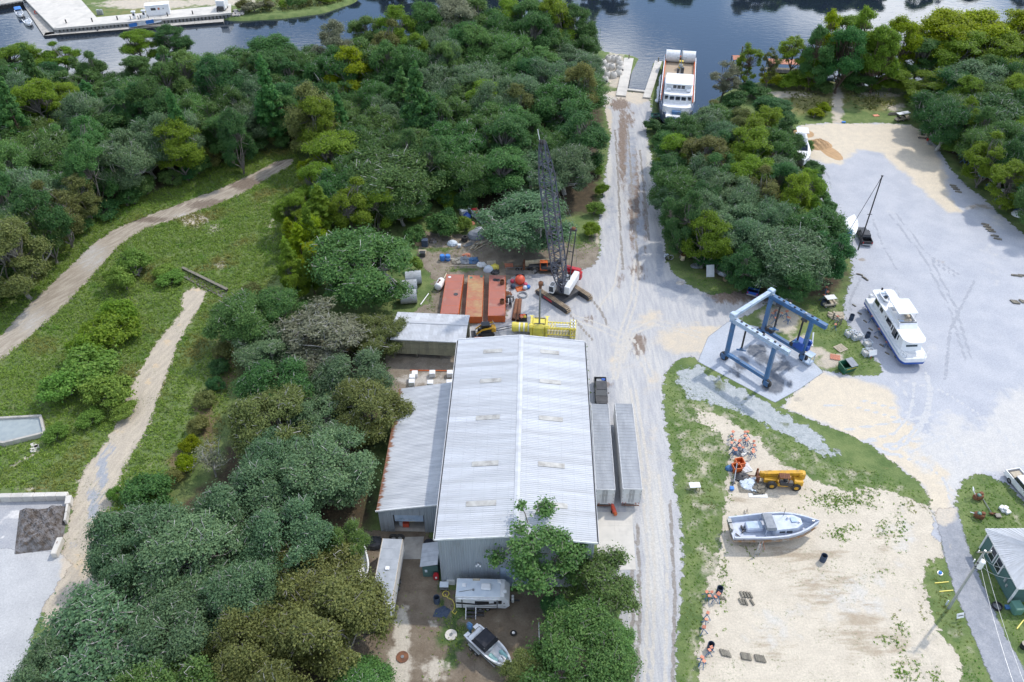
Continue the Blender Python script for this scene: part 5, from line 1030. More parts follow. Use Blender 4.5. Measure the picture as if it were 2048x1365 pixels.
# ------------------------------------------------------------------ the lattice boom crawler crane
def crane():
    o = Vector((9.3,117.6,0)); t = thing('crawler_crane', 'crawler crane with tall blue grey lattice boom, red counterweight and sandy tracks', 'crane', o, 0)
    th = math.radians(-48); R = Matrix.Rotation(th,4,'Z')
    for s in (-1,1):
        cy = s*2.75; L = 8.2; w = .95; r = .55
        mb = MB(); mb.m = R; prof = [(-L/2+r,.0),(L/2-r,0),(L/2-.1,.3),(L/2,.55),(L/2-.1,.8),(L/2-r,1.08),(-L/2+r,1.08),(-L/2+.1,.8),(-L/2,.55),(-L/2+.1,.3)]
        mb.yprism([(x*.97,.06+z*.9) for x,z in prof], cy-w*.44, cy+w*.44); cr = part('crawler', mb, mt['dark'], t)
        me = MB().cb((0,0,0),(.19,w,.08)).cb((0,0,.045),(.07,w,.05)).mesh('track_shoe'); path = []
        n1 = 22
        for i in range(n1): path.append((-L/2+r+(L-2*r)*(i+.5)/n1, 1.12, 0))
        for k in range(5): a = math.pi/2-math.pi*(k+.5)/5; path.append((L/2-r+math.cos(a)*.56, .56+math.sin(a)*.56, -(math.pi/2-a)))
        for k in range(5): a = math.pi/2+math.pi*(k+.5)/5; path.append((-L/2+r+math.cos(a)*.56, .56+math.sin(a)*.56, (a-math.pi/2)))
        for x,z,ry in path:
            q = link('track_shoe', me, mt['tracks'], cr); q.matrix_local = R @ Matrix.Translation((x,cy,z)) @ Matrix.Rotation(-ry,4,'Y')
        if s == -1:
            mb = MB(); mb.m = R; mb.box(-1.9,.2,cy-w*.44-.02,cy-w*.44-.004,.45,.85); part('name_plate', mb, mt['redp'], cr, 'red lettered plate on the crawler frame')
    mb = MB(); mb.m = R; mb.box(-1.6,1.6,-2.5,2.5,.5,1.15).cyl((0,0,1.1),(0,0,1.5),1.25,n=18); part('car_body', mb, mt['dark'], t)
    up = math.radians(247); U = Matrix.Rotation(up,4,'Z')                      # x: the way the crane faces
    mb = MB(); mb.m = U; mb.box(-4.2,1.3,-1.4,1.4,1.5,1.85); part('deck', mb, mt['dark'], t)
    mb = MB(); mb.m = U; mb.bbox((-1.3,.98,2.6),(5.4,1.0,1.6),.08); part('machine_housing', mb, mt['white'], t)
    mb = MB(); mb.m = U; mb.bbox((-2.2,-.98,2.4),(3.2,.8,1.2),.08); part('machine_housing', mb, mt['dark'], t)
    mb = MB(); mb.m = U
    for k in range(4): mb.cyl((-.2-k*1.0,-.5,2.35),(-.2-k*1.0,.45,2.35),.36,n=12)
    part('winch_drum', mb, mt['steel'], t)
    mb = MB(); mb.m = U
    rng = random.Random(3)
    for k in range(26): mb.cb((rng.uniform(-3.2,.8),rng.uniform(-.6,.5),rng.uniform(1.95,3.1)),(rng.uniform(.15,.6),rng.uniform(.1,.4),rng.uniform(.08,.3)),rng.uniform(0,1))
    part('machinery', mb, mt['galv'], t)
    mb = MB(); mb.m = U; mb.bbox((-4.6,0,2.1),(1.1,3.4,1.5),.12).bbox((-4.7,0,3.1),(.9,2.9,.6),.1); part('counterweight', mb, mt['redp'], t)
    mb = MB(); mb.m = U; mb.bbox((1.2,-1.75,2.45),(1.5,.95,1.6),.08); cab_ = part('cab', mb, mt['white'], t)
    mb = MB(); mb.m = U; mb.box(1.952,1.97,-2.15,-1.35,2.0,3.1).box(.6,1.85,-2.25,-2.228,2.4,3.1).box(.7,1.8,-2.1,-1.4,3.252,3.27); part('window', mb, mt['glass'], cab_)
    foot = U @ Vector((1.0,0,1.9)); tip = G(1085,286,31.0)-o
    ax = (tip-foot); L = ax.length; ax.normalize(); side = (U @ Vector((0,1,0))); side = (side-ax*side.dot(ax)).normalized(); dp = ax.cross(side).normalized()
    boomm = M('blue grey lattice paint', (.045,.055,.085), (.08,.095,.13), .5, 0, scale=2, dirt=(.14,.08,.06), dscale=1.2, damt=.38)
    def wd(s):                                    # half width along the boom
        q = s/L
        return (.55+1.05*min(1,q/.16)) if q < .16 else (1.02 if False else (1.02 if q < .80 else 1.02-.62*(q-.80)/.20))
    def hw(s): q = s/L; return .30+.72*min(1,q/.16) if q < .16 else (1.02 if q < .80 else 1.02-.60*(q-.80)/.20)
    N = 27; mb = MB(); lac = MB()
    st = [L*i/N for i in range(N+1)]; cor = ((1,1),(1,-1),(-1,-1),(-1,1))
    def pt(s,c): return foot+ax*s+side*hw(s)*c[0]+dp*hw(s)*.9*c[1]
    for c in cor:
        for i in range(N): mb.cyl(pt(st[i],c),pt(st[i+1],c),.13,n=5,cap=False)
    for i in range(N):
        for k in range(4):
            c0, c1 = cor[k], cor[(k+1)%4]; a, b = (c0,c1) if i%2 else (c1,c0)
            lac.cyl(pt(st[i],a),pt(st[i+1],b),.075,n=4,cap=False)
            if i % 3 == 0: lac.cyl(pt(st[i],c0),pt(st[i],c1),.075,n=4,cap=False)
    bo = part('boom', mb, boomm, t, 'tall lattice boom'); part('lacing', lac, boomm, bo)
    hd = MB(); e = foot+ax*L
    for k in (-.35,0,.35): hd.cyl(e+side*(k-.06)+ax*.1, e+side*(k+.06)+ax*.1, .42, n=14)
    for c in cor: hd.cyl(pt(L,c), e+ax*.2+side*.3*c[0], .09, n=5)
    part('boom_head', hd, mt['dark'], bo)
    part('jib_pole', MB().cyl(e+side*-.4, e+side*-.5+ax*2.2, .06, n=6), mt['white'], bo)
    # mast and stays
    mf = U @ Vector((-.6,0,2.0)); mtip = U @ Vector((-3.6,0,12.2)); mm = MB(); sd = U @ Vector((0,1,0))
    for k in (-.62,.62): mm.cyl(mf+sd*k, mtip+sd*k*.75, .11, n=6)
    for q in (.35,.62,.98): a = mf.lerp(mtip,q); mm.cyl(a-sd*.58, a+sd*.58, .09, n=6)
    mm.cb(tuple(mtip),(.5,1.2,.35),up); ms = part('mast', mm, mt['dark'], t)
    part('sheave', MB().cyl(mtip-sd*.3+Vector((0,0,.2)), mtip+sd*.3+Vector((0,0,.2)), .3, n=12), mt['rust'], ms)
    ln = MB()
    for k in (-.35,.35): ln.cyl(mtip+sd*k, e+side*k, .025, n=4); ln.cyl(mtip+sd*k, U @ Vector((-4.6,k*2,3.3)), .03, n=4)
    for k in (-.15,.15): ln.cyl(e+side*k, U @ Vector((-1.5,k,2.7)), .018, n=4)
    part('stay_cable', ln, mt['steel'], t)
crane()
# ------------------------------------------------------------------ sectional steel barges
def barge(label, TL, TR, BR, BLc, m, extras=()):
    z = 1.55; p = [G(*q,z) for q in (TL,TR,BR,BLc)]; c = sum(p,Vector())/4; y = ((p[0]+p[1])-(p[2]+p[3])).normalized(); ang = math.atan2(y.y,y.x)-math.pi/2
    L = ((p[0]+p[1])/2-(p[2]+p[3])/2).length; W = ((p[1]-p[0]).length+(p[2]-p[3]).length)/2*.95
    t = thing('steel_barge', label, 'barge', (c.x,c.y,0), ang)
    side = mt['orange']; part('hull', MB().box(-W/2,W/2,-L/2,L/2,.12,z-.03), side, t)
    part('deck', MB().box(-W/2+.05,W/2-.05,-L/2+.05,L/2-.05,z-.03,z), m, t)
    for x in (-W/2,W/2-.05): part('deck_edge', MB().box(x,x+.05,-L/2,L/2,z-.03,z+.02), side, t)
    for i in range(9): part('side_rib', MB().box(W/2,W/2+.04,-L/2+.4+i*(L-.8)/8,-L/2+.5+i*(L-.8)/8,.2,z-.1), side, t)
    for i in range(5): part('end_rib', MB().box(-W/2+.2+i*(W-.4)/4,-W/2+.28+i*(W-.4)/4,-L/2-.04,-L/2,.2,z-.1), side, t)
    for k in (-1,1): part('bearer', MB().box(-W/2+.1,W/2-.1,k*L*.35-.15,k*L*.35+.15,0,.12), mt['oldwood'], t)
    for i in range(4): part('deck_seam', MB().box(-W/2+.06,W/2-.06,-L/2+L*(i+1)/5-.02,-L/2+L*(i+1)/5+.02,z,z+.008), side, t)
    for e in extras:
        if e[0] == 'stub': part('pile_well', MB().pipe((e[1]*W,e[2]*L,z-.02),(e[1]*W,e[2]*L,z+.75),.42,.06,16), mt['rust'], t)
        elif e[0] == 'cap': part('hatch', MB().cyl((e[1]*W,e[2]*L,z),(e[1]*W,e[2]*L,z+.05),.28,n=14), mt[e[3]], t)
        else: part('hatch', MB().cyl((e[1]*W,e[2]*L,z),(e[1]*W,e[2]*L,z+.03),.42,n=14), mt['dark'], t)
barge('leftmost of the three red oxide barges, running behind the shed roof', (893,549),(928,549),(918.5,628),(879,628), mt['barge'], [('cap',-.3,.42,'white'),('h',.2,-.02)])
barge('middle rust streaked barge with bare grey patches on its deck', (935,551),(969,551),(964.5,634),(930,634), mt['barge2'], [('cap',-.3,.44,'tgreen'),('cap',.35,.47,'tgreen')])
barge('right hand red barge carrying two pile well stubs', (978,551),(1012,551),(1011,632),(975,632), mt['barge'], [('stub',.3,.28),('stub',.32,-.2),('h',-.15,.38),('h',.05,.37)])
# ------------------------------------------------------------------ yellow pile hammer lying behind the building
def hammer():
    a, b = G(1024,664), G(1152,670); ang = math.atan2(b.y-a.y,b.x-a.x); L = (b-a).length
    t = thing('pile_hammer', 'lemon yellow pile hammer lying on its side behind the big building', 'pile hammer', (a.x,a.y,0), ang); Y = mt['lemon']; k = L/11.2
    part('ram_cylinder', MB().cyl((0,0,1.15),(3.3*k,0,1.15),.78,n=18).cyl((.2,0,1.15),(.7,0,1.15),.86,n=18), Y, t)
    for i in range(3): part('white_band', MB().cyl((1.2+i*.75,0,1.15),(1.2+i*.75+.22,0,1.15),.795,n=18), mt['white'], t)
    part('hose', MB().tube([(0,.2,1.2),(-1.6,.5,.5),(-3.2,.3,.15)],.06).tube([(0,-.2,1.1),(-1.9,-.1,.4),(-3.4,-.4,.12)],.06), mt['dark'], t)
    part('housing', MB().bbox((4.7*k,0,1.35),(2.9*k,2.9,2.6),.45).bbox((3.4*k,0,1.35),(.25,3.2,2.8),.3).bbox((6.05*k,0,1.35),(.25,3.2,2.8),.3), Y, t)
    for y in (-.75,.75): part('strap', MB().box(3.9*k,5.7*k,y-.09,y+.09,2.62,2.72), mt['dark'], t)
    fr = MB()
    for y,z in ((-.75,.4),(.75,.4),(-.75,1.9),(.75,1.9)): fr.box(6.1*k,11.0*k,y-.07,y+.07,z-.07,z+.07)
    for i in range(9):
        x = 6.5*k+i*.52*k
        for z in (.4,1.9): fr.cb((x,0,z),(.09,1.5,.09))
        for y in (-.75,.75): fr.cyl((x,y,.4),(x+.5*k,y,1.9),.045,n=5)
        fr.cyl((x,-.75,1.9),(x+.5*k,.75,1.9),.045,n=5)
    part('leader_frame', fr, Y, t)
    for y in (-.45,0): part('guide_rod', MB().cyl((7.6*k,y,2.02),(9.8*k,y,2.02),.11,n=8), mt['white'], t)
    e = MB()
    for x in (10.2,11.0):
        e.box(x*k-.08,x*k+.08,-1.25,1.25,.2,.36).box(x*k-.08,x*k+.08,-1.25,1.25,2.1,2.26)
        for y in (-1.2,-.4,.4,1.2): e.box(x*k-.07,x*k+.07,y-.07,y+.07,.2,2.2)
    for y in (-1.2,1.2): e.box(10.2*k,11.0*k,y-.06,y+.06,2.1,2.24).box(10.2*k,11.0*k,y-.06,y+.06,.2,.34)
    part('end_cage', e, Y, t)
    for x in (10.35,10.85):
        for y in (-.8,0,.8): part('roller', MB().cyl((x*k,y-.22,2.32),(x*k,y+.22,2.32),.13,n=10), mt['white'], t)
    p = G(1078,672); q = thing('steel_mast', 'tall grey steel pole with rusty cap standing in front of the yellow hammer', 'pole', (p.x,p.y,0))
    part('post', MB().cyl((0,0,0),(0,0,10.6),.17,.15,n=10).box(-.35,.35,-.35,.35,0,.06), mt['steel'], q)
    part('cap', MB().cyl((0,0,10.1),(0,0,10.6),.24,n=10).bbox((.05,0,11.0),(.75,.7,.95),.2), mt['rust'], q)
    part('bracket', MB().bbox((.5,.05,10.9),(.3,.5,.7),.1), mt['galv'], q)
hammer()
# ------------------------------------------------------------------ boat hoist
def boat_lift():
    LF,RF,LB,RB = G(1447,722),G(1536,773),G(1520,668),G(1600,722); c = (LF+RF+LB+RB)/4
    ang = (math.atan2((RF-LF).y,(RF-LF).x)+math.atan2((RB-LB).y,(RB-LB).x))/2; L = 8.5; W = 9.7; h = 8.2; x0, x1 = -L/2, L/2
    t = thing('boat_hoist', 'blue four wheeled travelling boat hoist straddling the wash pad', 'boat lift', (c.x,c.y,0), ang); B = mt['blue']
    for s in (-1,1):
        y = s*W/2
        part('base_beam', MB().box(x0+.3,x1-.3,y-.28,y+.28,1.25,1.85), B, t)
        for x in (x0+.35,x1-.35): part('leg', MB().box(x-.30,x+.30,y-.26,y+.26,1.3,h), B, t)
        bm = part('top_beam', MB().box(x0-.3,x1+2.2,y-.25,y+.25,h,h+.62).box(x0-.3,x1+2.2,y-.36,y+.36,h+.62,h+.70).box(x0-.3,x1+2.2,y-.36,y+.36,h-.08,h), mt['palebl'] if s < 0 else B, t)
        for i in range(9): part('cable_guide', MB().cb((x0+.6+i*1.05,y+(.1 if i%2 else -.1),h+.80),(.34,.22,.18)), mt['dark'] if i%3 else mt['galv'], bm)
        for x in (x0+2.2,x1-1.4):
            part('sheave_block', MB().box(x-.5,x+.5,y-s*.55-.12,y-s*.55+.12,h-.45,h-.05), mt['dark'], t)
        for x in (x0,x1):
            ux = x
            fk = part('wheel_fork', MB().box(ux-.42,ux+.42,y-.45,y+.45,1.05,1.35).box(ux-.42,ux+.42,y-.45,y-.36,.45,1.1).box(ux-.42,ux+.42,y+.36,y+.45,.45,1.1), B, t)
            wheel(t,(ux,y,.78),.78,.55,'blue')
    part('cross_beam', MB().box(x0-.2,x0+.3,-W/2,W/2,h+.72,h+1.3).box(x0-.3,x0+.4,-W/2-.3,W/2+.3,h+1.3,h+1.38), mt['palebl'], t)
    for s in (-1,1): part('corner_bracket', MB().bbox((x0+.05,s*W/2,h+1.1),(1.0,1.0,1.0),.1), mt['palebl'], t)
    mb = MB()
    for i in range(8): x = x0+1.2+i*.12; mb.cyl((x,W/2-.55,h-.2),(x+.1,W/2-.7,2.6),.018,n=4)
    part('hoist_cable', mb, mt['dark'], t)
    for x,y0 in ((x0+2.4,-W/2+.6),(x1-1.5,W/2-.6),(x0+2.6,W/2-.7)): part('lifting_strap', MB().box(x-.15,x+.15,y0-.04,y0+.04,3.4,h-.3), mt['black'], t)
    for x,y in ((x0+2.4,-W/2+.6),(x1-1.5,W/2-.6),(x0+2.6,W/2-.7)): part('spreader', MB().cb((x,y,3.3),(1.5,.18,.22),.6).cb((x,y,3.55),(.5,.3,.3)), B, t)
    y = W/2+.9
    part('engine_housing', MB().bbox((x1-1.2,W/2+.2,2.7),(1.9,1.5,1.5),.1).bbox((x1-.1,W/2+.6,2.4),(.7,.9,1.0),.08), mt['brblue'], t)
    part('fuel_tank', MB().cyl((x1-.3,W/2+.9,3.1),(x1-.3,W/2+1.25,3.1),.55,n=16), mt['brblue'], t)
    cg = MB()
    for x in (x1+.6,x1+1.7):
        for yy in (-W/2+3.9+.0,): pass
    for (x,yy) in ((x1+.5,W/2-.7),(x1+1.6,W/2-.7),(x1+.5,W/2+.5),(x1+1.6,W/2+.5)): cg.box(x-.04,x+.04,yy-.04,yy+.04,.6,2.2)
    cg.box(x1+.4,x1+1.7,W/2-.8,W/2+.6,.55,.65).box(x1+.4,x1+1.7,W/2-.8,W/2+.6,2.15,2.22); part('operator_cage', cg, mt['palebl'], t)
    for x in (x0+1.2,x0+1.9,x1-2.4,x1-1.7): part('winch_drum', MB().cyl((x,W/2-.45,2.2),(x,W/2+.45,2.2),.42,n=14), mt['black'], t)
boat_lift()
# ------------------------------------------------------------------ houseboat on blocks
def houseboat():
    st, bw = G(1731,597,2.2), G(1801,711,2.2); d = (bw-st); L = d.length+1.0; ang = math.atan2(d.y,d.x); W = 4.3
    t = thing('houseboat', 'long white houseboat with flybridge canopy set on blocks in the gravel lot', 'houseboat', (st.x,st.y,0), ang); g = mt['gelcoat']
    # local x: toward the bow, y: to the boat's left (the far side, right in the view)
    def ring(x, b0, b1, z): return [(x,b0,z),(x,b1,z)]
    hl = MB()
    def outline(ins, z, bowr=1.4):
        p = [(0,ins)]; p += [(L-bowr,ins)]
        for k in range(1,6): a = math.pi/2*k/6; p.append((L-bowr+(bowr-ins)*math.sin(a), ins+ (bowr*.6)*(1-math.cos(a))))
        for k in range(5,0,-1): a = math.pi/2*k/6; p.append((L-bowr+(bowr-ins)*math.sin(a), W-ins-(bowr*.6)*(1-math.cos(a))))
        p += [(L-bowr,W-ins),(0,W-ins)]; return [(x,y,z) for x,y in p]
    part('bottom', MB().loft([outline(.4,.75),outline(.03,1.0),outline(0,1.42)]), mt['brblue'], t)
    part('hull', hl.loft([outline(.01,1.42),outline(0,2.05),outline(0,2.2)]), g, t)
    part('deck', MB().loft([outline(.06,2.2),outline(.06,2.23)]), mt['white'], t)
    part('rub_rail', MB().box(0,L-1.4,-.05,-.002,1.95,2.06), mt['palebl'], t)
    x0, x1 = 1.9, L-2.9; cb_ = part('cabin', MB().loft([[(x0,.45,2.23),(x1+.9,.45,2.23),(x1+.9,W-.45,2.23),(x0,W-.45,2.23)], [(x0+.15,.6,4.3),(x1,.6,4.3),(x1,W-.6,4.3),(x0+.15,W-.6,4.3)]]), g, t)
    def sidewin(a,b,z0,z1): part('window', MB().add([(a,.43+.15*(z0-2.23)/2.07,z0),(b,.43+.15*(z0-2.23)/2.07,z0),(b,.43+.15*(z1-2.23)/2.07,z1),(a,.43+.15*(z1-2.23)/2.07,z1)],[(0,1,2,3)]), mt['glass'], cb_)
    for a,b,z0,z1 in ((2.2,3.9,3.1,3.9),(4.4,5.5,3.1,3.8),(6.6,6.9,3.3,3.7),(7.2,9.1,3.0,3.9),(9.3,9.8,2.9,3.9),(10.0,10.9,2.5,3.9),(10.95,11.6,2.5,3.9),(11.9,12.2,2.9,3.8)): 
        if b < x1+.4: sidewin(a,b,z0,z1)
    part('window', MB().add([(x1+.66,1.2,2.85),(x1+.66,3.1,2.85),(x1+.52,3.1,3.15),(x1+.52,1.2,3.15)],[(0,1,2,3)]), mt['glass'], cb_)
    rf = [(0.9,.25),(x1+.5,.25),(x1+1.3,.7),(x1+1.6,1.4),(x1+1.6,W-1.4),(x1+1.3,W-.7),(x1+.5,W-.25),(.9,W-.25),(.5,W-.7),(.5,.7)]
    part('upper_deck', MB().prism(rf,4.3,4.45), g, t)
    fb = part('flybridge', MB().box(6.2,6.35,.8,W-.6,4.45,5.2).box(6.2,10.7,.7,.85,4.45,5.25).box(6.2,10.7,W-.75,W-.6,4.45,5.25).loft([[(10.4,.7,4.45),(11.4,.7,4.45),(11.4,W-.6,4.45),(10.4,W-.6,4.45)],[(10.4,.7,5.3),(10.65,.7,5.3),(10.65,W-.6,5.3),(10.4,W-.6,5.3)]]), g, t)
    part('seat', MB().bbox((9.6,W/2,4.75),(.6,2.2,.6),.08).bbox((8.0,W-1.1,4.75),(1.8,.6,.6),.08), mt['pale'], fb); part('console', MB().bbox((10.1,1.3,4.95),(.4,.8,.9),.06), mt['palebl'], fb)
    part('windscreen', MB().box(10.66,10.69,.8,W-.7,5.0,5.45), mt['glass'], fb)
    cv = part('canopy', MB().loft([[(5.9,.55,6.45),(9.9,.55,6.45),(9.9,W-.45,6.45),(5.9,W-.45,6.45)],[(5.95,.6,6.58),(9.85,.6,6.58),(9.85,W-.5,6.58),(5.95,W-.5,6.58)]]), g, t)
    pp = MB()
    for x in (6.2,9.7):
        for y in (.75,W-.65): pp.cyl((x,y,4.45),(x,y,6.45),.03,n=5)
    part('canopy_post', pp, mt['galv'], t)
    rl = MB(); ro = outline(.1,3.05); 
    for zz in (2.65,3.05): rl.tube([(x,y,zz) for x,y,_ in ro[1:-1]],.022,n=4)
    for x,y,_ in ro[1:-1:2]: rl.cyl((x,y,2.2),(x,y,3.05),.022,n=4)
    rl.tube([(.9,W-.3,5.3),(6.0,W-.3,5.3)],.025,n=4).tube([(.9,.4,5.3),(.6,.9,5.3),(.6,W-.9,5.3),(.9,W-.3,5.3)],.025,n=4)
    for x in (1.0,2.6,4.2,5.8): rl.cyl((x,W-.3,4.45),(x,W-.3,5.3),.025,n=4)
    part('railing', rl, mt['galv'], t)
    part('outboard_motor', MB().bbox((-.35,1.0,2.3),(.6,.5,.9),.12).box(-.45,-.25,.92,1.08,1.0,2.0), g, t); part('outboard_motor', MB().bbox((-.35,W-1.0,2.3),(.6,.5,.9),.12).box(-.45,-.25,W-1.08,W-.92,1.0,2.0), g, t)
    for i in range(7):
        for y in (.7,W-.9): part('keel_block', MB().box(1.0+i*2.0,1.45+i*2.0,y-.2,y+.25,0,.76), mt['oldwood'], t)
    # tender carried on the upper deck
    dg = thing('dinghy', 'small white dinghy stowed on the upper deck of the houseboat', 'boat', (Matrix.Translation((st.x,st.y,0)) @ Matrix.Rotation(ang,4,'Z')) @ Vector((1.6,1.5,4.62)), ang-.06)
    part('hull', hull(3.4,1.35,.5,.5,.9,.8,.08,.16,12,.14), g, dg); part('seat', MB().box(1.2,1.5,-.5,.5,.32,.38).box(.4,.7,-.5,.5,.32,.38), mt['palebl'], dg); part('console', MB().bbox((1.9,0,.5),(.4,.5,.5),.05), mt['glass'], dg)
    part('outboard_motor', MB().bbox((-.15,0,.65),(.3,.28,.5),.06), mt['black'], dg)
    for x in (.6,2.4): part('chock', MB().box(x-.08,x+.08,-.4,.4,-.17,.12), mt['galv'], dg)
houseboat()
# ------------------------------------------------------------------ slip, piers, ship
def along(a, b): d = b-a; return math.atan2(d.y,d.x), d.length
def pier(label, u0,v0,u1,v1, w, n=9):
    a, b = G(u0,v0,.3), G(u1,v1,.3); ang, L = along(a,b)
    t = thing('concrete_pier', label, 'pier', (a.x,a.y,0), ang)
    part('wall', MB().box(0,L,-w/2+.15,w/2-.15,-3,.1), mt['concrete'], t)
    for i in range(n): part('cap_slab', MB().box(L*i/n+.02,L*(i+1)/n-.02,-w/2,w/2,.1,.42), mt['palecon'], t)
    for i in range(n*2):
        for s in (-1,1): part('sheet_pile', MB().box(L*(i+.15)/(2*n),L*(i+.75)/(2*n),s*(w/2-.12)-.06,s*(w/2-.12)+.06,-3,.1), mt['dark'], t)
    for x in (L*.98,): part('mooring_pile', MB().cyl((x,0,-2.5),(x,0,1.6),.16,n=8), mt['oldwood'], t)
pier('left concrete pier of the boat slip, beside the white precast domes', 1242,192,1258,117, 2.6)
pier('right concrete pier of the boat slip, beside the white ship', 1293,196,1317,123, 1.9)
def slip_end():
    a, b = G(1243,178,.3), G(1297,184,.3); ang, L = along(a,b); t = thing('slip_wall', 'low concrete wall closing the head of the boat slip', 'wall', (a.x,a.y,0), ang)
    part('wall', MB().box(.3,L-.3,-.35,.35,-3,.12), mt['concrete'], t)
    for i in range(4): part('cap_slab', MB().box(.3+(L-.6)*i/4+.02,.3+(L-.6)*(i+1)/4-.02,-.45,.45,.12,.4), mt['palecon'], t)
slip_end()
dome = MB(); rg = [(0,.95),(.35,.98),(.8,.9),(1.15,.72),(1.35,.45)]
dome.loft([[(r*math.cos(6.2832*i/14),r*math.sin(6.2832*i/14),z) for i in range(14)] for z,r in rg],caps=False)
dome.loft([[(r*math.cos(6.2832*i/14),r*math.sin(6.2832*i/14),z) for i in range(14)] for z,r in ((1.35,.45),(1.2,.36),(.6,.3))],caps=False)
_dm = dome.mesh('concrete_dome')
for i,(u,v) in enumerate([(1217,118),(1226,118),(1235,119),(1213,133),(1223,134),(1239,128),(1239,138),(1214,150),(1226,151),(1237,147),(1204,140),(1206,126),(1209,160)]):
    o = link('concrete_dome', _dm, mt['palecon']); o.location = G(u,v+4); o.rotation_euler=(0,0,i); o.scale=(1.15,1.15,1.15); tag(o,'white precast concrete dome in the cluster left of the boat slip','concrete dome','precast domes beside the slip'); smooth(o)
    part('port', MB().cyl((.72,-.5,.5),(.95,-.66,.5),.2,n=10), mt['dark'], o)
def ship():
    s, b = G(1360,121,2.2), G(1350,250,2.6); ang, L = along(s,b); B = 8.6
    t = thing('work_ship', 'white and blue landing type work ship moored beside the boat slip', 'ship', (s.x,s.y,-1.1), ang)
    hb = mt['blue'] if False else M('dark blue hull', (.03,.06,.13), (.05,.09,.17), .45, dirt=(.12,.12,.12), dscale=.6)
    part('hull', hull(L,B,3.4,.30,.98,.92,1.0), hb, t)
    part('deck', MB().box(.2,L*.72,-B/2+.25,B/2-.25,3.40,3.46), mt['teak'], t)
    for i in range(14): part('deck_plank', MB().box(1.0,L*.36,-B/2+.5+i*.54,-B/2+.5+i*.54+.48,3.46,3.50), mt['teak'], t)
    for sgn in (-1,1):
        part('bulwark', MB().box(.3,L*.70,sgn*(B/2-.12)-.1,sgn*(B/2-.12)+.1,3.4,4.4), mt['white'], t)
        part('bulwark_cap', MB().box(.3,L*.70,sgn*(B/2-.42)-.12,sgn*(B/2-.42)+.12,4.0,4.25), mt['orange'], t)
        for i in range(10): part('tyre_fender', MB().torus((2+i*2.6,sgn*(B/2+.12),2.9),.42,.16,'Y',12,6), mt['tyre'], t)
    part('stern_gate', MB().box(-.2,.3,-B/2+.2,B/2-.2,3.4,4.5), mt['orange'], t)
    for y in (-2.1,2.1):
        k = part('deck_tank', MB().cyl((1.6,y-1.85,5.0),(1.6,y+1.85,5.0),1.55,n=22), mt['white'], t, sm=False)
    # superstructure
    x0, x1 = L*.40, L*.86
    part('deckhouse', MB().loft([[(x0,-B/2+1.0,3.46),(x1,-B/2+1.0,3.46),(x1+.8,-B/2+2.2,3.46),(x1+.8,B/2-2.2,3.46),(x1,B/2-1.0,3.46),(x0,B/2-1.0,3.46)],[(x0,-B/2+1.0,5.6),(x1-.3,-B/2+1.0,5.6),(x1+.4,-B/2+2.2,5.6),(x1+.4,B/2-2.2,5.6),(x1-.3,B/2-1.0,5.6),(x0,B/2-1.0,5.6)]]), mt['gelcoat'], t)
    for i in range(6): part('deckhouse_roof_panel', MB().box(x0+.1+i*1.2,x0+1.2+i*1.2,-B/2+.9,B/2-.9,5.6,5.72), mt['gelcoat'], t)
    w0, w1 = L*.62, L*.80
    wh = part('wheelhouse', MB().loft([[(w0,-B/2+.9,5.6),(w1,-B/2+.9,5.6),(w1+.5,-1.8,5.6),(w1+.5,1.8,5.6),(w1,B/2-.9,5.6),(w0,B/2-.9,5.6)],[(w0,-B/2+.9,7.6),(w1-.2,-B/2+.9,7.6),(w1+.3,-1.8,7.6),(w1+.3,1.8,7.6),(w1-.2,B/2-.9,7.6),(w0,B/2-.9,7.6)]]), mt['gelcoat'], t)
    for y in (-2.7,-1.4,0,1.4,2.7): part('window', MB().cb((w1+.44-max(0,abs(y)-1.8)*.28,y,6.85),(.12,1.05 if abs(y)<2 else .85,.85),-.12*y/2), mt['glass'], wh)
    u0, u1 = L*.60, L*.74
    uh = part('upper_bridge', MB().box(u0,u1,-B/2+1.3,B/2-1.3,7.6,9.2).box(u0-.4,u1+.5,-B/2+1.0,B/2-1.0,9.2,9.35), mt['gelcoat'], t)
    for y in (-1.0,0,1.0): part('window', MB().cb((u1+.03,y,8.5),(.08,.8,.75)), mt['glass'], uh)
    for y in (-2.4,2.4): part('life_raft', MB().cyl((u1+.6,y-.5,8.0),(u1+.6,y+.5,8.0),.38,n=12), mt['gelcoat'], uh)
    for i in range(6): part('roof_panel', MB().box(u0-.3,u1+.4,-B/2+1.1+i*1.07,-B/2+1.1+i*1.07+1.0,9.35,9.40), mt['gelcoat'], uh)
    part('mast', MB().cyl((L*.47,0,6.3),(L*.47,0,13.5),.16,.08,n=8).cb((L*.47,0,11.5),(.1,2.4,.1)).cb((L*.47,0,9.5),(1.0,.9,.5)), mt['steel'], t)
    part('funnel', MB().cyl((L*.42,.6,6.2),(L*.42,.6,8.2),.4,n=12).cyl((L*.42,-.5,6.2),(L*.42,-.5,7.8),.3,n=12), mt['dark'], t)
    part('foredeck', MB().box(L*.80,L*.93,-2.4,2.4,3.9,4.25), mt['gelcoat'], t); part('windlass', MB().bbox((L*.88,0,4.6),(1.2,2.2,.8),.1), mt['blue'], t)
    rl = MB()
    for sgn in (-1,1): rl.tube([(L*.72,sgn*(B/2-.2),5.0),(L*.82,sgn*B*.40,5.0),(L*.92,sgn*B*.24,5.1),(L*.985,0,5.2)],.04,n=4)
    part('bow_rail', rl, mt['white'], t)
    Mw = Matrix.Translation((s.x,s.y,-1.1)) @ Matrix.Rotation(ang,4,'Z')
    f = thing('forklift', 'yellow forklift standing on the stern deck of the white ship', 'forklift', Mw @ Vector((6.6,.3,3.52)), ang+math.pi)
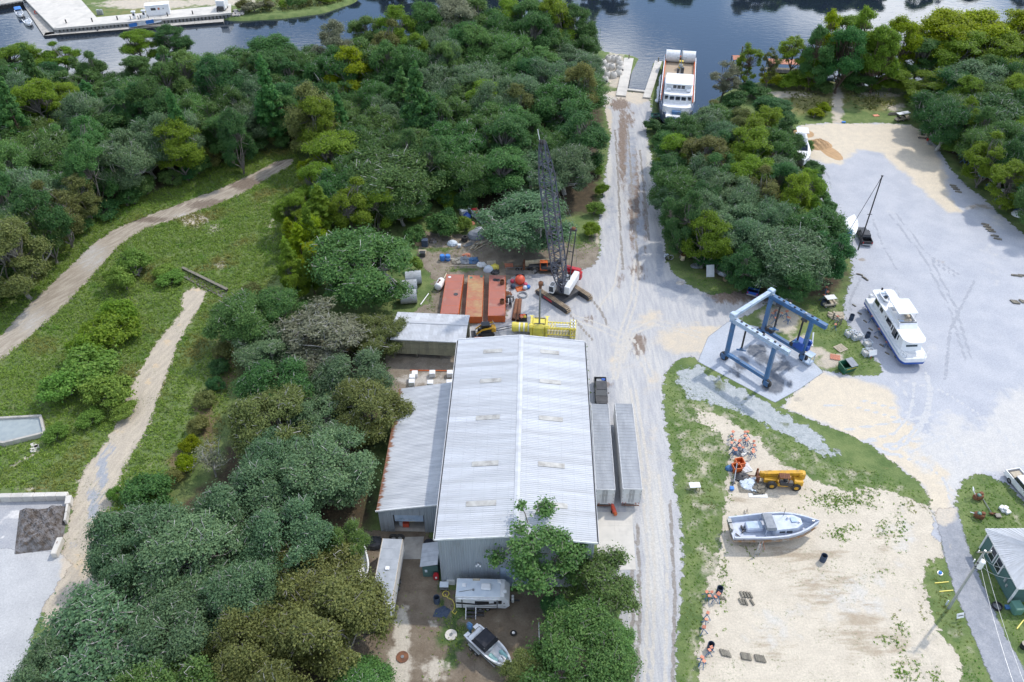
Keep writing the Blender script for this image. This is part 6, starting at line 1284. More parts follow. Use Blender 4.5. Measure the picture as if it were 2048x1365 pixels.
    part('body', MB().bbox((0,0,.75),(1.9,1.15,.8),.1).bbox((-.75,0,1.0),(.5,1.1,.5),.1), mt['yellow'], f)
    part('cage', MB().box(-.5,-.42,-.5,-.42,1.1,2.1).box(-.5,-.42,.42,.5,1.1,2.1).box(.55,.63,-.5,-.42,1.1,2.1).box(.55,.63,.42,.5,1.1,2.1).box(-.55,.65,-.55,.55,2.1,2.18), mt['yellow'], f)
    part('mast', MB().box(1.0,1.1,-.45,-.35,.2,2.4).box(1.0,1.1,.35,.45,.2,2.4).box(1.0,1.1,-.45,.45,2.3,2.4), mt['dark'], f); part('fork', MB().box(1.1,2.1,-.4,-.25,.1,.16).box(1.1,2.1,.25,.4,.1,.16), mt['steel'], f)
    for x in (-.6,.6):
        for y in (-.5,.5): wheel(f,(x,y,.3),.3,.22,'yellow')
    # narrow work float between pier and ship
    a, c = G(1322,150,-.5), G(1312,205,-.5); an, l = along(a,c); q = thing('work_float', 'narrow white float with tyre fenders between the pier and the ship', 'float', (a.x-.3,a.y,-.9), an)
    part('hull', MB().box(0,l,-.8,.8,-.3,.6), mt['white'], q)
    for i in range(6): part('tyre_fender', MB().torus((1+i*l/6.5,.85,.5),.36,.14,'Y',12,6), mt['tyre'], q)
    p = G(1315,236); w = thing('utility_trailer', 'small dark green trailer with a tyre at the road edge by the ship', 'trailer', (p.x,p.y,0), .1)
    part('bed', MB().box(-1.6,1.6,-.8,.8,.45,.6).box(-1.6,1.6,-.8,-.72,.6,.95).box(-1.6,1.6,.72,.8,.6,.95), mt['tgreen'], w); part('tongue', MB().box(1.6,2.8,-.06,.06,.4,.5), mt['dark'], w)
    for y in (-.95,.95): wheel(w,(-.2,y,.35),.35,.2,'steel')
    part('load', MB().torus((-.6,-.1,.75),.4,.15), mt['tyre'], w)
ship()
# ------------------------------------------------------------------ far wharf and floating dock, top left
def wharf():
    z = 1.0; P = [G(u,v,z) for u,v in ((40,-14),(110,57),(462,26),(462,8),(440,8.5),(425,13),(193,35),(150,-14))]
    t = thing('concrete_wharf', 'tan concrete wharf with blue grey sheet piling on the far shore', 'wharf', (P[1].x,P[1].y,0), 0); o = P[1]
    rel = [((p.x-o.x),(p.y-o.y)) for p in P]
    part('deck', MB().prism(rel, .55, z), mt['palecon'], t)
    for i in range(2):
        a, b = Vector(rel[i]+(0,)), Vector(rel[i+1]+(0,)); ang, L = along(a,b); n = int(L/1.1)
        for k in range(n):
            mb = MB(); mb.m = Matrix.Translation(a) @ Matrix.Rotation(ang,4,'Z'); mb.add([(L*k/n,-.02,-2.5),(L*(k+.25)/n,-.3,-2.5),(L*(k+.6)/n,-.3,-2.5),(L*(k+.85)/n,-.02,-2.5),(L*k/n,-.02,.54),(L*(k+.25)/n,-.3,.54),(L*(k+.6)/n,-.3,.54),(L*(k+.85)/n,-.02,.54)],[(0,1,5,4),(1,2,6,5),(2,3,7,6)])
            part('sheet_pile', mb, mt['steel'], t)
        mb = MB(); mb.m = Matrix.Translation(a) @ Matrix.Rotation(ang,4,'Z'); mb.box(-.1,L+.1,-.38,.3,.55,z+.12); part('cap_beam', mb, mt['palecon'], t)
    # floating dock
    c0, c1, c2 = G(87.5,72,-.4), G(447,44,-.4), G(38,-4,-.4)
    d = thing('floating_dock', 'grey floating dock bent round the corner of the far wharf', 'dock', (c0.x,c0.y,-.9), 0)
    def leg(pa,pb,w,n,side):
        ang, L = along(pa,pb)
        for k in range(n):
            mb = MB(); mb.m = Matrix.Translation((pa.x-c0.x,pa.y-c0.y,0)) @ Matrix.Rotation(ang,4,'Z'); mb.box(L*k/n+.03,L*(k+1)/n-.03,0 if side>0 else -w,w if side>0 else 0,-.1,.55); part('pontoon', mb, mt['concrete'], d)
            mb = MB(); mb.m = Matrix.Translation((pa.x-c0.x,pa.y-c0.y,0)) @ Matrix.Rotation(ang,4,'Z'); mb.box(L*k/n+.03,L*(k+1)/n-.03,-.05 if side>0 else .0,0 if side>0 else .05,-.2,.5); part('fender_board', mb, mt['dark'], d)
    leg(c0,c1,2.6,12,1); leg(c0,c2,3.2,5,-1)
    for u,v in ((136,56),(188,53),(238,49),(338,42),(388,38),(437,33)):
        p = G(u,v,-.4); part('guide_pile', MB().cyl((p.x-c0.x,p.y-c0.y,-2),(p.x-c0.x,p.y-c0.y,3.0),.2,n=8), mt['dark'], d)
    a, b = G(258,52,.2), G(322,41,1.3); g = thing('gangway', 'aluminium gangway with bright blue banner panels leading down to the floating dock', 'gangway', (a.x,a.y,-.3), along(a,b)[0])
    L = along(a,b)[1]; part('ramp', MB().loft([[(0,-.8,.05),(0,.8,.05),(0,.8,.15),(0,-.8,.15)],[(L,-.8,1.3),(L,.8,1.3),(L,.8,1.4),(L,-.8,1.4)]]), mt['galv'], g)
    for k in range(3): part('banner', MB().add([(L*(k*.26+.03),-.83,.25+k*.34),(L*(k*.26+.27),-.83,.55+k*.34),(L*(k*.26+.27),-.83,1.65+k*.34),(L*(k*.26+.03),-.83,1.35+k*.34)],[(0,1,2,3)]), mt['cloth'] if k != 1 else mt['white'], g)
    r = MB()
    for y in (-.8,.8):
        r.tube([(0,y,1.2),(L,y,2.5)],.04,n=4)
        for k in range(6): r.cyl((L*k/5,y,.1+1.25*k/5),(L*k/5,y,1.2+1.3*k/5),.04,n=4)
    part('railing', r, mt['galv'], g)
    g2a, g2b = G(58,14,-.3), G(40,-16,.6); g2 = thing('access_ramp', 'pale ramp joining the floating dock to the shore at the top left', 'ramp', (g2a.x,g2a.y,-.35), along(g2a,g2b)[0]); part('ramp', MB().box(0,9,-.9,.9,0,.15).box(0,9,-.9,-.84,.15,1.0).box(0,9,.84,.9,.15,1.0), mt['galv'], g2)
    # sheds and equipment on the wharf
    p = G(318,31,z); s = thing('pump_container', 'white flat roofed equipment container on the far wharf', 'container', (p.x,p.y,z), along(G(298,33),G(342,29))[0])
    part('body', MB().bbox((0,1.4,1.5),(7.0,2.8,3.0),.06), mt['gelcoat'], s); part('roof', MB().box(-3.6,3.6,-.05,2.85,3.0,3.12), mt['gelcoat'], s)
    part('sign', MB().box(-1.9,-.5,-.05,-.005,1.6,2.3), mt['dark'], s); part('sign', MB().cyl((.4,-.01,1.95),(.4,-.05,1.95),.34,n=14), mt['coral'], s); part('vent', MB().box(1.6,1.9,-.05,-.005,1.8,2.1), mt['dark'], s)
    p = G(443,22,z); s = thing('generator_unit', 'white generator trailer with dark engine end on the far wharf', 'generator', (p.x,p.y,z), 0); part('body', MB().bbox((0,2.0,1.7),(2.6,4.4,2.8),.08), mt['gelcoat'], s); part('engine', MB().bbox((0,-.5,.9),(2.0,.9,1.2),.1).torus((.1,-.95,1.1),.35,.12,'Y'), mt['dark'], s); part('hatch', MB().box(-.8,.0,2.4,3.0,3.1,3.14), mt['dark'], s)
    for y in (.6,2.6): 
        for x in (-1.2,1.2): wheel(s,(x,y,.35),.35,.25,'steel','X')
    for i,(u,v) in enumerate(((270,38),(290,36))):
        p = G(u,v,z); s = thing('fuel_pedestal', ['left fuel pump pedestal by the white container','fuel pump pedestal next to the white container'][i], 'fuel pump', (p.x,p.y,z)); part('cabinet', MB().bbox((0,0,1.0),(.8,.6,2.0),.08).bbox((0,0,2.2),(1.3,1.0,.3),.08), mt['white'], s); part('screen', MB().box(-.3,.3,-.34,-.302,1.0,1.7), mt['dark'], s)
        for x in (-1.2,1.2): part('bollard', MB().cyl((x,-.3,0),(x,-.3,1.0),.12,n=8), mt['dark'], s)
    p = G(201,30); s = thing('electric_cabinet','grey electrical cabinets on the grass behind the far wharf','cabinet',(p.x,p.y,0)); part('cabinet', MB().bbox((-.5,0,.8),(.8,.7,1.6),.05), mt['galv'], s); part('cabinet', MB().bbox((.55,0,.8),(.8,.7,1.6),.05), mt['galv'], s)
    p = G(78,29,-.6); single('life_ring', MB().torus((0,0,0),.45,.14,'Y',14,6), mt['buoyr'], 'red ring hung on the side of the far wharf', 'life ring', (p.x-.6,p.y-.4,.1))
    p = G(195,62,-.35); single('dock_cleat', MB().cyl((0,0,0),(0,0,.3),.2,n=8).cb((0,0,.34),(1.1,.16,.12)), mt['dark'], 'dark mooring cleat on the floating dock', 'cleat', (p.x,p.y,-.35))
    rng = random.Random(8)
    for i in range(34):
        p = G(465+rng.uniform(0,22),22+rng.uniform(0,11),.0); mb = MB(); mb.sph((0,0,0),rng.uniform(.35,.7),6,4,(1,rng.uniform(.6,1),rng.uniform(.5,.8))); single('riprap_stone', mb, mt['rock'], 'pale riprap stone at the end of the far wharf', 'stone', (p.x,p.y,.25), rng.uniform(0,6), 'riprap at the wharf end')
    # second quay at the very corner
    a, b = G(-40,16,.6), G(46,2,.6); ang, L = along(a,b); q = thing('timber_quay', 'grey quay wall with tyre fenders in the top left corner', 'quay', (a.x,a.y,0), ang)
    part('deck', MB().box(0,L,0,6,.3,.7), mt['concrete'], q); part('wall', MB().box(0,L,0.02,.3,-2.5,.3), mt['dark'], q)
    for i in range(12): part('tyre_fender', MB().torus((1+i*L/12,-.1,-.1),.4,.15,'Y',12,6), mt['tyre'], q)
wharf()
def runabout(label, p, rz, canopy, L=6.2, name='motor_boat', z=-1.15):
    t = thing(name, label, 'boat', (p.x,p.y,z), rz); part('hull', hull(L,2.3,1.0,.5,.92,.75,.25,.4,14,.16), mt['gelcoat'], t)
    part('console', MB().bbox((L*.45,0,.95),(.7,.8,.9),.1), mt['white'], t); part('seat', MB().bbox((L*.28,0,.75),(.6,1.2,.6),.08).bbox((L*.72,0,.7),(1.0,.9,.35),.1), mt['palebl'], t)
    part('outboard_motor', MB().bbox((-.25,0,1.25),(.5,.4,.7),.1).box(-.3,-.12,-.08,.08,.1,1.0), mt['black'], t)
    if canopy:
        part('canopy', MB().loft([[(L*.2,-1.0,2.2),(L*.62,-1.0,2.2),(L*.62,1.0,2.2),(L*.2,1.0,2.2)],[(L*.22,-.8,2.38),(L*.6,-.8,2.38),(L*.6,.8,2.38),(L*.22,.8,2.38)]]), mt[canopy], t)
        r = MB()
        for x in (L*.22,L*.6):
            for y in (-.95,.95): r.cyl((x,y,1.0),(x,y,2.2),.03,n=4)
        part('canopy_post', r, mt['galv'], t)
    return t
runabout('moored boat with a blue canopy at the top left dock', G(37,24,-.9), heading(37,24,48,46), 'cloth', 7.2)
runabout('open white boat moored behind the blue canopied one', G(52,42,-.9), heading(52,42,70,64), None, 6.6)
# ------------------------------------------------------------------ grey boat on stands
def grey_boat():
    s, b = G(1462,1060,1.7), G(1640,1048,2.1); ang, L = along(s,b); L *= .98
    t = thing('grey_workboat', 'grey painted cabin boat with rusty hull propped on stands in the sand lot', 'boat', (s.x,s.y,.75), ang); g = mt['greyboat']
    part('hull', hull(L,4.0,1.5,.52,.86,.80,.55,.75,20,.22,.35), g, t)
    part('bottom', hull(L*1.003,4.06,.70,.52,.86,.86,.04,None,20,keel=.45), mt['hullrust'], t)
    part('rub_rail', MB().add(*(lambda pts: ([p for q in pts for p in q],[(4*i+a,4*i+(a+1)%4,4*i+4+(a+1)%4,4*i+4+a) for i in range(len(pts)-1) for a in range(4)]))([[(x,-y-.04,z-.05),(x,-y+.05,z-.05),(x,-y+.05,z+.06),(x,-y-.04,z+.06)] for x,y,z in [(L*q/14, (2.0*(.86+.14*min(1,q/14/.35)) if q/14<=.48 else 2.0*max(.02,1-((q/14-.48)/.52)**2.3)), 1.5+.55*(q/14)**2) for q in range(15)]])), g, t)
    part('engine_box', MB().bbox((3.0,.15,1.2),(2.2,1.3,.75),.12), g, t); part('engine_hatch', MB().box(2.0,4.0,-.4,.7,1.575,1.60), mt['palebl'], t)
    ch = part('cabin', MB().loft([[(5.2,-1.35,.8),(8.3,-1.2,.8),(9.4,-.55,.8),(9.4,.55,.8),(8.3,1.2,.8),(5.2,1.35,.8)],[(5.3,-1.2,2.05),(8.2,-1.05,2.15),(9.1,-.45,2.15),(9.1,.45,2.15),(8.2,1.05,2.15),(5.3,1.2,2.05)]]), g, t)
    for x in (6.3,7.25): part('porthole', MB().cb((x,-1.24,1.6),(.7,.08,.28)), mt['glass'], ch)
    part('hatch', MB().bbox((8.1,.2,2.22),(.8,.8,.14),.04), mt['palebl'], ch); part('vent', MB().cyl((7.4,.5,2.15),(7.4,.5,2.5),.14,n=8).cyl((8.7,-.2,2.15),(8.7,-.2,2.4),.12,n=8), mt['white'], ch)
    hd = part('wheelhouse_hood', MB().loft([[(4.1,-1.3,2.15),(5.5,-1.3,2.15),(5.5,1.35,2.15),(4.1,1.35,2.15)],[(4.15,-1.15,2.6),(5.4,-1.15,2.5),(5.4,1.2,2.5),(4.15,1.2,2.6)]]), mt['tarpgrey'], t)
    part('hood_frame', MB().box(4.1,4.18,-1.3,-1.22,.8,2.2).box(4.1,4.18,1.25,1.33,.8,2.2).box(5.4,5.5,-1.3,-1.2,1.5,2.2).box(5.4,5.5,1.25,1.33,1.5,2.2), g, t)
    part('deck_gear', MB().cb((1.6,-.3,.95),(.7,.15,.25),.6).cb((1.5,.2,1.0),(.15,.6,.35),.2).cyl((1.5,-.2,.8),(1.9,.3,1.3),.05,n=5).cb((.9,-1.1,.9),(1.4,.12,.1),-.9), mt['dark'], t)
    part('antenna', MB().cyl((7.0,1.0,2.1),(7.0,1.0,3.6),.03,n=4), mt['dark'], t); part('bow_cleat', MB().cb((L*.93,0,2.0),(.35,.2,.2)), mt['galv'], t)
    part('transom_gear', MB().cb((-.1,.9,1.6),(.5,.6,.4)).cb((-.05,.1,1.55),(.4,.8,.25)).cyl((-.1,-.5,1.2),(-.1,-.5,1.9),.15,n=8), mt['steel'], t)
    for x in (1.2,4.5,8.0): part('keel_block', MB().box(x-.4,x+.4,-.3,.3,-.75,.02), mt['oldwood'], t)
    Mw = Matrix.Translation((s.x,s.y,0)) @ Matrix.Rotation(ang,4,'Z')
    for i,(x,y,lab) in enumerate(((3.2,-2.5,'aluminium stepladder leaning at the near side of the grey boat'),(2.6,2.7,'pale stepladder behind the far side of the grey boat'))):
        q = thing('step_ladder', lab, 'ladder', Mw @ Vector((x,y,0)), ang+(0.25 if i == 0 else .4)); 
        for sx in (-.32,.32): part('rail', MB().cyl((sx-.5,-.4,0),(sx*.7,0,2.3),.045,n=5), mt['pale'] if i else mt['galv'], q); part('rail', MB().cyl((sx+.7,.1,0),(sx*.7,0,2.3),.04,n=5), mt['coral'] if i == 0 else mt['pale'], q)
        for k in range(7): f = .1+k*.12; part('rung', MB().cyl((-.5*(1-f)-.32+f*.1,-.4*(1-f),2.3*f),(-.5*(1-f)+.32-f*.1,-.4*(1-f),2.3*f),.03,n=4), mt['galv'], q)
grey_boat()
# ------------------------------------------------------------------ telehandlers, skid loader
def telehandler(label, loc, rz, paint, boom, flip=1, rim='catyel', name='telehandler', L=5.2, body=None):
    t = thing(name, label, 'telehandler', loc, rz); t.scale = (1,-1,1); P = mt[body or paint]
    part('chassis', MB().bbox((0,0,.95),(L,1.2,.7),.08).bbox((-L*.38,0,1.25),(1.3,2.0,.9),.12), P, t)
    part('engine_cover', MB().bbox((-.3,-.85,1.25),(1.9,.7,.7),.1), mt['dark'], t)
    cb_ = part('cab', MB().box(-.6,.75,.35*flip-.03 if flip<0 else .3,.35*flip+.03 if flip<0 else 1.15,.7,1.3) if False else MB().box(-.6,.8,-1.15,-.28,.75,1.35), mt[paint], t)
    fr = MB()
    for x in (-.55,.75):
        for y in (-1.1,-.33): fr.box(x-.05,x+.05,y-.05,y+.05,1.35,2.5)
    fr.box(-.62,.82,-1.17,-.26,2.45,2.55)
    for k in range(6): fr.box(-.5+k*.24,-.46+k*.24,-1.12,-.3,2.551,2.60)
    part('cab_frame', fr, mt['rust'] if paint == 'catyel' else mt[paint], cb_); part('seat', MB().bbox((-.2,-.7,1.5),(.5,.5,.6),.06), mt['black'], cb_)
    bm = part('boom', MB().loft([[(-L*.47,-.02,2.05),(-L*.47,.55,2.05),(-L*.47,.55,2.6),(-L*.47,-.02,2.6)],[(L*.5,-.02,1.35),(L*.5,.55,1.35),(L*.5,.55,1.85),(L*.5,-.02,1.85)]]).bbox((L*.55,.26,1.35),(.7,.5,1.1),.08), mt[boom], t)
    part('boom_pivot', MB().bbox((-L*.47,.26,1.9),(.9,.9,1.1),.1), P, t); part('cylinder', MB().cyl((-L*.2,.26,1.2),(L*.2,.26,1.55),.1,n=8), mt['dark'], t)
    part('carriage', MB().box(L*.62,L*.67,-.6,1.1,.45,.6).box(L*.62,L*.67,-.6,1.1,1.2,1.35).box(L*.62,L*.67,-.55,-.4,.4,1.7).box(L*.62,L*.67,.9,1.05,.4,1.7), mt['rust'], t)
    for y in (-.25,.7): part('fork', MB().box(L*.67,L*.67+1.5,y-.07,y+.07,.35,.43).box(L*.65,L*.69,y-.07,y+.07,.35,1.3), mt['rust'], t)
    for x in (-L*.34,L*.30):
        for y in (-.98,.98): wheel(t,(x,y,.68),.68,.5,rim)
telehandler('yellow telehandler with raised rusty forks behind the grey boat', G(1562,968), heading(1600,968,1525,962), 'catyel', 'catyel')
telehandler('orange cabbed telehandler with cream boom beside the crane', G(1088,541), math.pi-.02+.0, 'orange', 'tan', rim='steel', body='dark', L=5.8)
def skid():
    p = G(972,668); t = thing('track_loader', 'compact yellow and black track loader beside the barges', 'loader', (p.x,p.y,0), math.pi+.1); Y = mt['catyel']
    for y in (-.75,.75): part('track', MB().yprism([(-1.2,.0),(1.1,.0),(1.4,.3),(1.2,.62),(-1.1,.72),(-1.45,.35)],y-.2,y+.2), mt['tyre'], t)
    part('body', MB().bbox((-.2,0,.95),(2.3,1.1,.9),.1), mt['dark'], t); part('cab', MB().box(-.6,.7,-.5,.5,1.35,2.15).box(-.68,.78,-.56,.56,2.15,2.25), mt['black'], t)
    for y in (-.72,.72): part('lift_arm', MB().loft([[(-1.3,y-.1,1.7),(-1.3,y+.1,1.7),(-1.3,y+.1,1.95),(-1.3,y-.1,1.95)],[(.6,y-.1,1.35),(.6,y+.1,1.35),(.6,y+.1,1.6),(.6,y-.1,1.6)],[(1.7,y-.1,.5),(1.7,y+.1,.5),(1.7,y+.1,.75),(1.7,y-.1,.75)]]), Y, t)
    part('rear_hood', MB().bbox((-1.3,0,1.15),(.8,1.3,.9),.12), Y, t); part('bucket', MB().xprism([(-.95,.05),(.95,.05),(.95,.7),(-.95,.7)],1.75,1.82).box(1.8,2.5,-.95,.95,.03,.1), mt['dark'], t)
skid()
# ------------------------------------------------------------------ travel trailer, cargo trailer, small boats at the bottom
def rv():
    a, b = G(913,1222), G(1016,1224); ang, L = along(a,b); L += .2; W = 2.5
    t = thing('travel_trailer', 'white travel trailer with dark swooping stripes parked before the front wall', 'caravan', (a.x,a.y,0), ang)
    prof = [(0,.75),(L-.5,.75),(L,1.3),(L-.1,2.2),(L-.7,3.0),(L-1.1,3.12),(.1,3.12),(0,3.0)]
    part('body', MB().yprism(prof,0,W), mt['gelcoat'], t); part('roof', MB().box(.1,L-1.15,.06,W-.06,3.12,3.16), mt['ibc'], t)
    part('nose_cap', MB().yprism([(L-1.12,3.14),(L-.7,3.04),(L-.08,2.22),(L-.04,2.22),(L-.64,3.1),(L-1.1,3.19)],.02,W-.02), mt['gelcoat'], t)
    part('stripe', MB().add([(.05,-.012,1.55),(L*.42,-.012,1.35),(L-.6,-.012,1.7),(L-.6,-.012,1.95),(L*.42,-.012,1.62),(.05,-.012,1.95)],[(0,1,4,5),(1,2,3,4)]), mt['black'], t); part('stripe', MB().box(.05,L-.5,-.014,-.002,1.05,1.15), mt['steel'], t)
    part('emblem', MB().add([(1.3,-.018,1.9),(1.9,-.018,1.75),(2.3,-.018,1.95),(1.75,-.018,2.05)],[(0,1,2,3)]), mt['gelcoat'], t)
    w = part('window', MB().box(2.3,4.0,-.02,-.001,1.5,2.2), mt['glass'], t); part('window', MB().box(L-1.9,L-1.5,-.02,-.001,1.7,2.2), mt['glass'], t)
    d = part('door', MB().box(4.9,5.75,-.035,-.002,.85,2.75), mt['white'], t); part('pane', MB().box(5.1,5.55,-.05,-.036,1.75,2.45), mt['glass'], d)
    part('awning', MB().cyl((.2,-.12,2.85),(L-1.2,-.12,2.85),.1,n=10), mt['white'], t)
    for x in (.75,L-1.5): part('awning_arm', MB().box(x-.05,x+.05,-.1,-.03,.9,2.8), mt['dark'], t)
    part('air_conditioner', MB().bbox((3.6,W*.5,3.36),(1.2,.85,.36),.1), mt['gelcoat'], t)
    for x,y in ((.95,1.5),(5.2,2.1),(5.9,.75)): part('roof_vent', MB().bbox((x,y,3.24),(.5,.5,.14),.05), mt['gelcoat'], t)
    part('antenna', MB().cyl((.4,.6,3.2),(2.0,.9,3.25),.03,n=5).cyl((2.1,.9,3.18),(2.1,.9,3.28),.14,n=10), mt['steel'], t); part('roof_vent', MB().bbox((2.4,2.3,3.24),(.9,.3,.14),.05), mt['pale'], t)
    for x in (2.9,3.8):
        for y in (.12,W-.12): wheel(t,(x,y,.36),.36,.22,'galv')
    part('tongue', MB().box(L-.1,L+1.2,W/2-.08,W/2+.08,.45,.6), mt['dark'], t); part('propane_tank', MB().cyl((L+.35,W/2-.22,.6),(L+.35,W/2-.22,1.15),.17,n=10).cyl((L+.35,W/2+.22,.6),(L+.35,W/2+.22,1.15),.17,n=10), mt['gelcoat'], t)
    p = G(942,1229); q = thing('camp_steps', 'white folding steps standing before the travel trailer', 'steps', (p.x,p.y,0), ang); part('side', MB().loft([[(-.65,-.7,0),(-.55,-.7,0),(-.55,.5,0),(-.65,.5,0)],[(-.65,.2,1.0),(-.55,.2,1.0),(-.55,.5,1.0),(-.65,.5,1.0)]]), mt['gelcoat'], q); part('side', MB().loft([[(.55,-.7,0),(.65,-.7,0),(.65,.5,0),(.55,.5,0)],[(.55,.2,1.0),(.65,.2,1.0),(.65,.5,1.0),(.55,.5,1.0)]]), mt['gelcoat'], q)
    for k in range(3): part('tread', MB().box(-.55,.55,-.6+k*.35,-.3+k*.35,.25+k*.28,.3+k*.28), mt['dark'], q)
    p = G(960,1230); q = thing('metal_steps','black steps below the travel trailer door','steps',(p.x,p.y,0),ang)
    for k in range(2): part('tread', MB().box(-.45,.45,-.3+k*.35,-.02+k*.35,.22+k*.25,.26+k*.25), mt['dark'], q)
    part('frame', MB().box(-.5,-.45,-.3,.4,0,.5).box(.45,.5,-.3,.4,0,.5), mt['dark'], q)
rv()
def cargo_trailer():
    a = G(758,1093,3.1); b = G(798,1092,3.1); c = G(736,1206,3.1); d = (a-c); ang = math.atan2(d.y,d.x)-math.pi/2; W = 2.6; L = 9.2
    t = thing('cargo_trailer', 'long white enclosed cargo trailer left of the dirt yard', 'trailer', (c.x+.25,c.y,0), ang)
    part('body', MB().add([(0,0,.55),(W,0,.55),(W,L,.55),(0,L,.55),(W/2,-1.1,.55),(0,0,3.05),(W,0,3.05),(W,L,3.05),(0,L,3.05),(W/2,-1.1,3.05)],[(0,1,4),(0,4,9,5),(4,1,6,9),(1,2,7,6),(2,3,8,7),(3,0,5,8),(5,9,6),(5,6,7,8)]), mt['gelcoat'], t)
    for i in range(6): part('roof_sheet', MB().box(.1,W-.1,.1+i*L/6.05,.1+(i+.98)*L/6.05,3.05,3.075), mt['galv'], t)
    for x in (-.02,W-.06): part('roof_rail', MB().box(x,x+.08,0,L,3.0,3.1), mt['pale'], t)
    part('roof_vent', MB().bbox((W*.5,L*.52,3.18),(.55,.55,.2),.06), mt['gelcoat'], t)
    for y in (L*.42,L*.52):
        for x in (-.02,W+.02): wheel(t,(x,y,.35),.35,.22,'galv','X')
    part('tongue', MB().box(W/2-.06,W/2+.06,-2.2,-1.0,.45,.58), mt['dark'], t)
cargo_trailer()
def speedboat():
    s, b = G(945,1265,1.2), G(1022,1335,1.4); ang, L = along(s,b); t = thing('speedboat', 'white centre console boat with black cover on a trailer at the bottom', 'boat', (s.x,s.y,.55), ang); g = mt['gelcoat']
    L = max(L,6.6); part('hull', hull(L,2.5,1.05,.55,.94,.76,.35,.45,18,.2), g, t)
    part('console', MB().bbox((L*.42,0,1.15),(.9,.9,1.1),.12), g, t); part('bow_seat', MB().bbox((L*.70,.55,.8),(1.3,.45,.4),.1), mt['seat'], t); part('bow_seat', MB().bbox((L*.62,-.6,.8),(1.3,.5,.4),.1), mt['seat'], t); part('bow_deck', MB().bbox((L*.75,0,.95),(.9,.7,.5),.2), g, t)
    part('transom_seat', MB().bbox((.55,0,.9),(.7,1.9,.5),.15), g, t)
    part('cover', MB().loft([[(L*.16,-1.2,1.55),(L*.50,-1.15,1.6),(L*.50,1.15,1.6),(L*.16,1.2,1.55)],[(L*.2,-.9,2.15),(L*.46,-.9,2.2),(L*.46,.9,2.2),(L*.2,.9,2.15)]]), mt['cover'], t)
    r = MB()
    for x in (L*.2,L*.46):
        for y in (-1.0,1.0): r.cyl((x,y,.9),(x,y,2.1),.03,n=4)
    part('cover_frame', r, mt['galv'], t)
    part('outboard_motor', MB().bbox((-.45,0,1.5),(.75,.55,.9),.15).box(-.5,-.25,-.1,.1,.1,1.2), mt['blue'], t); part('swim_platform', MB().box(-.35,.1,-1.1,-.4,.85,.95).box(-.35,.1,.4,1.1,.85,.95), g, t)
    part('stripe', MB().box(.2,L*.45,-1.245,-1.2,.75,.85), mt['steel'], t)
    tr = MB().box(-.3,L+1.6,-.06,.06,-.25,-.12).box(0,L*.7,-.95,-.85,-.2,-.08).box(0,L*.7,.85,.95,-.2,-.08).box(1.0,1.1,-1.2,1.2,-.25,-.15).box(3.5,3.6,-.95,.95,-.25,-.15)
    part('trailer_frame', tr, mt['galv'], t)
    for x in (1.0,1.85):
        for y in (-1.25,1.25): wheel(t,(x,y,-.22),.33,.2,'galv')
    for y in (-1.15,1.15): part('trailer_guard', MB().box(.5,2.4,y-.14,y+.14,.14,.2), mt['galv'], t)
    for x,z in ((L+1.4,-.25),): part('trailer_jack', MB().cyl((x,0,-.55),(x,0,.3),.05,n=6), mt['dark'], t)
speedboat()
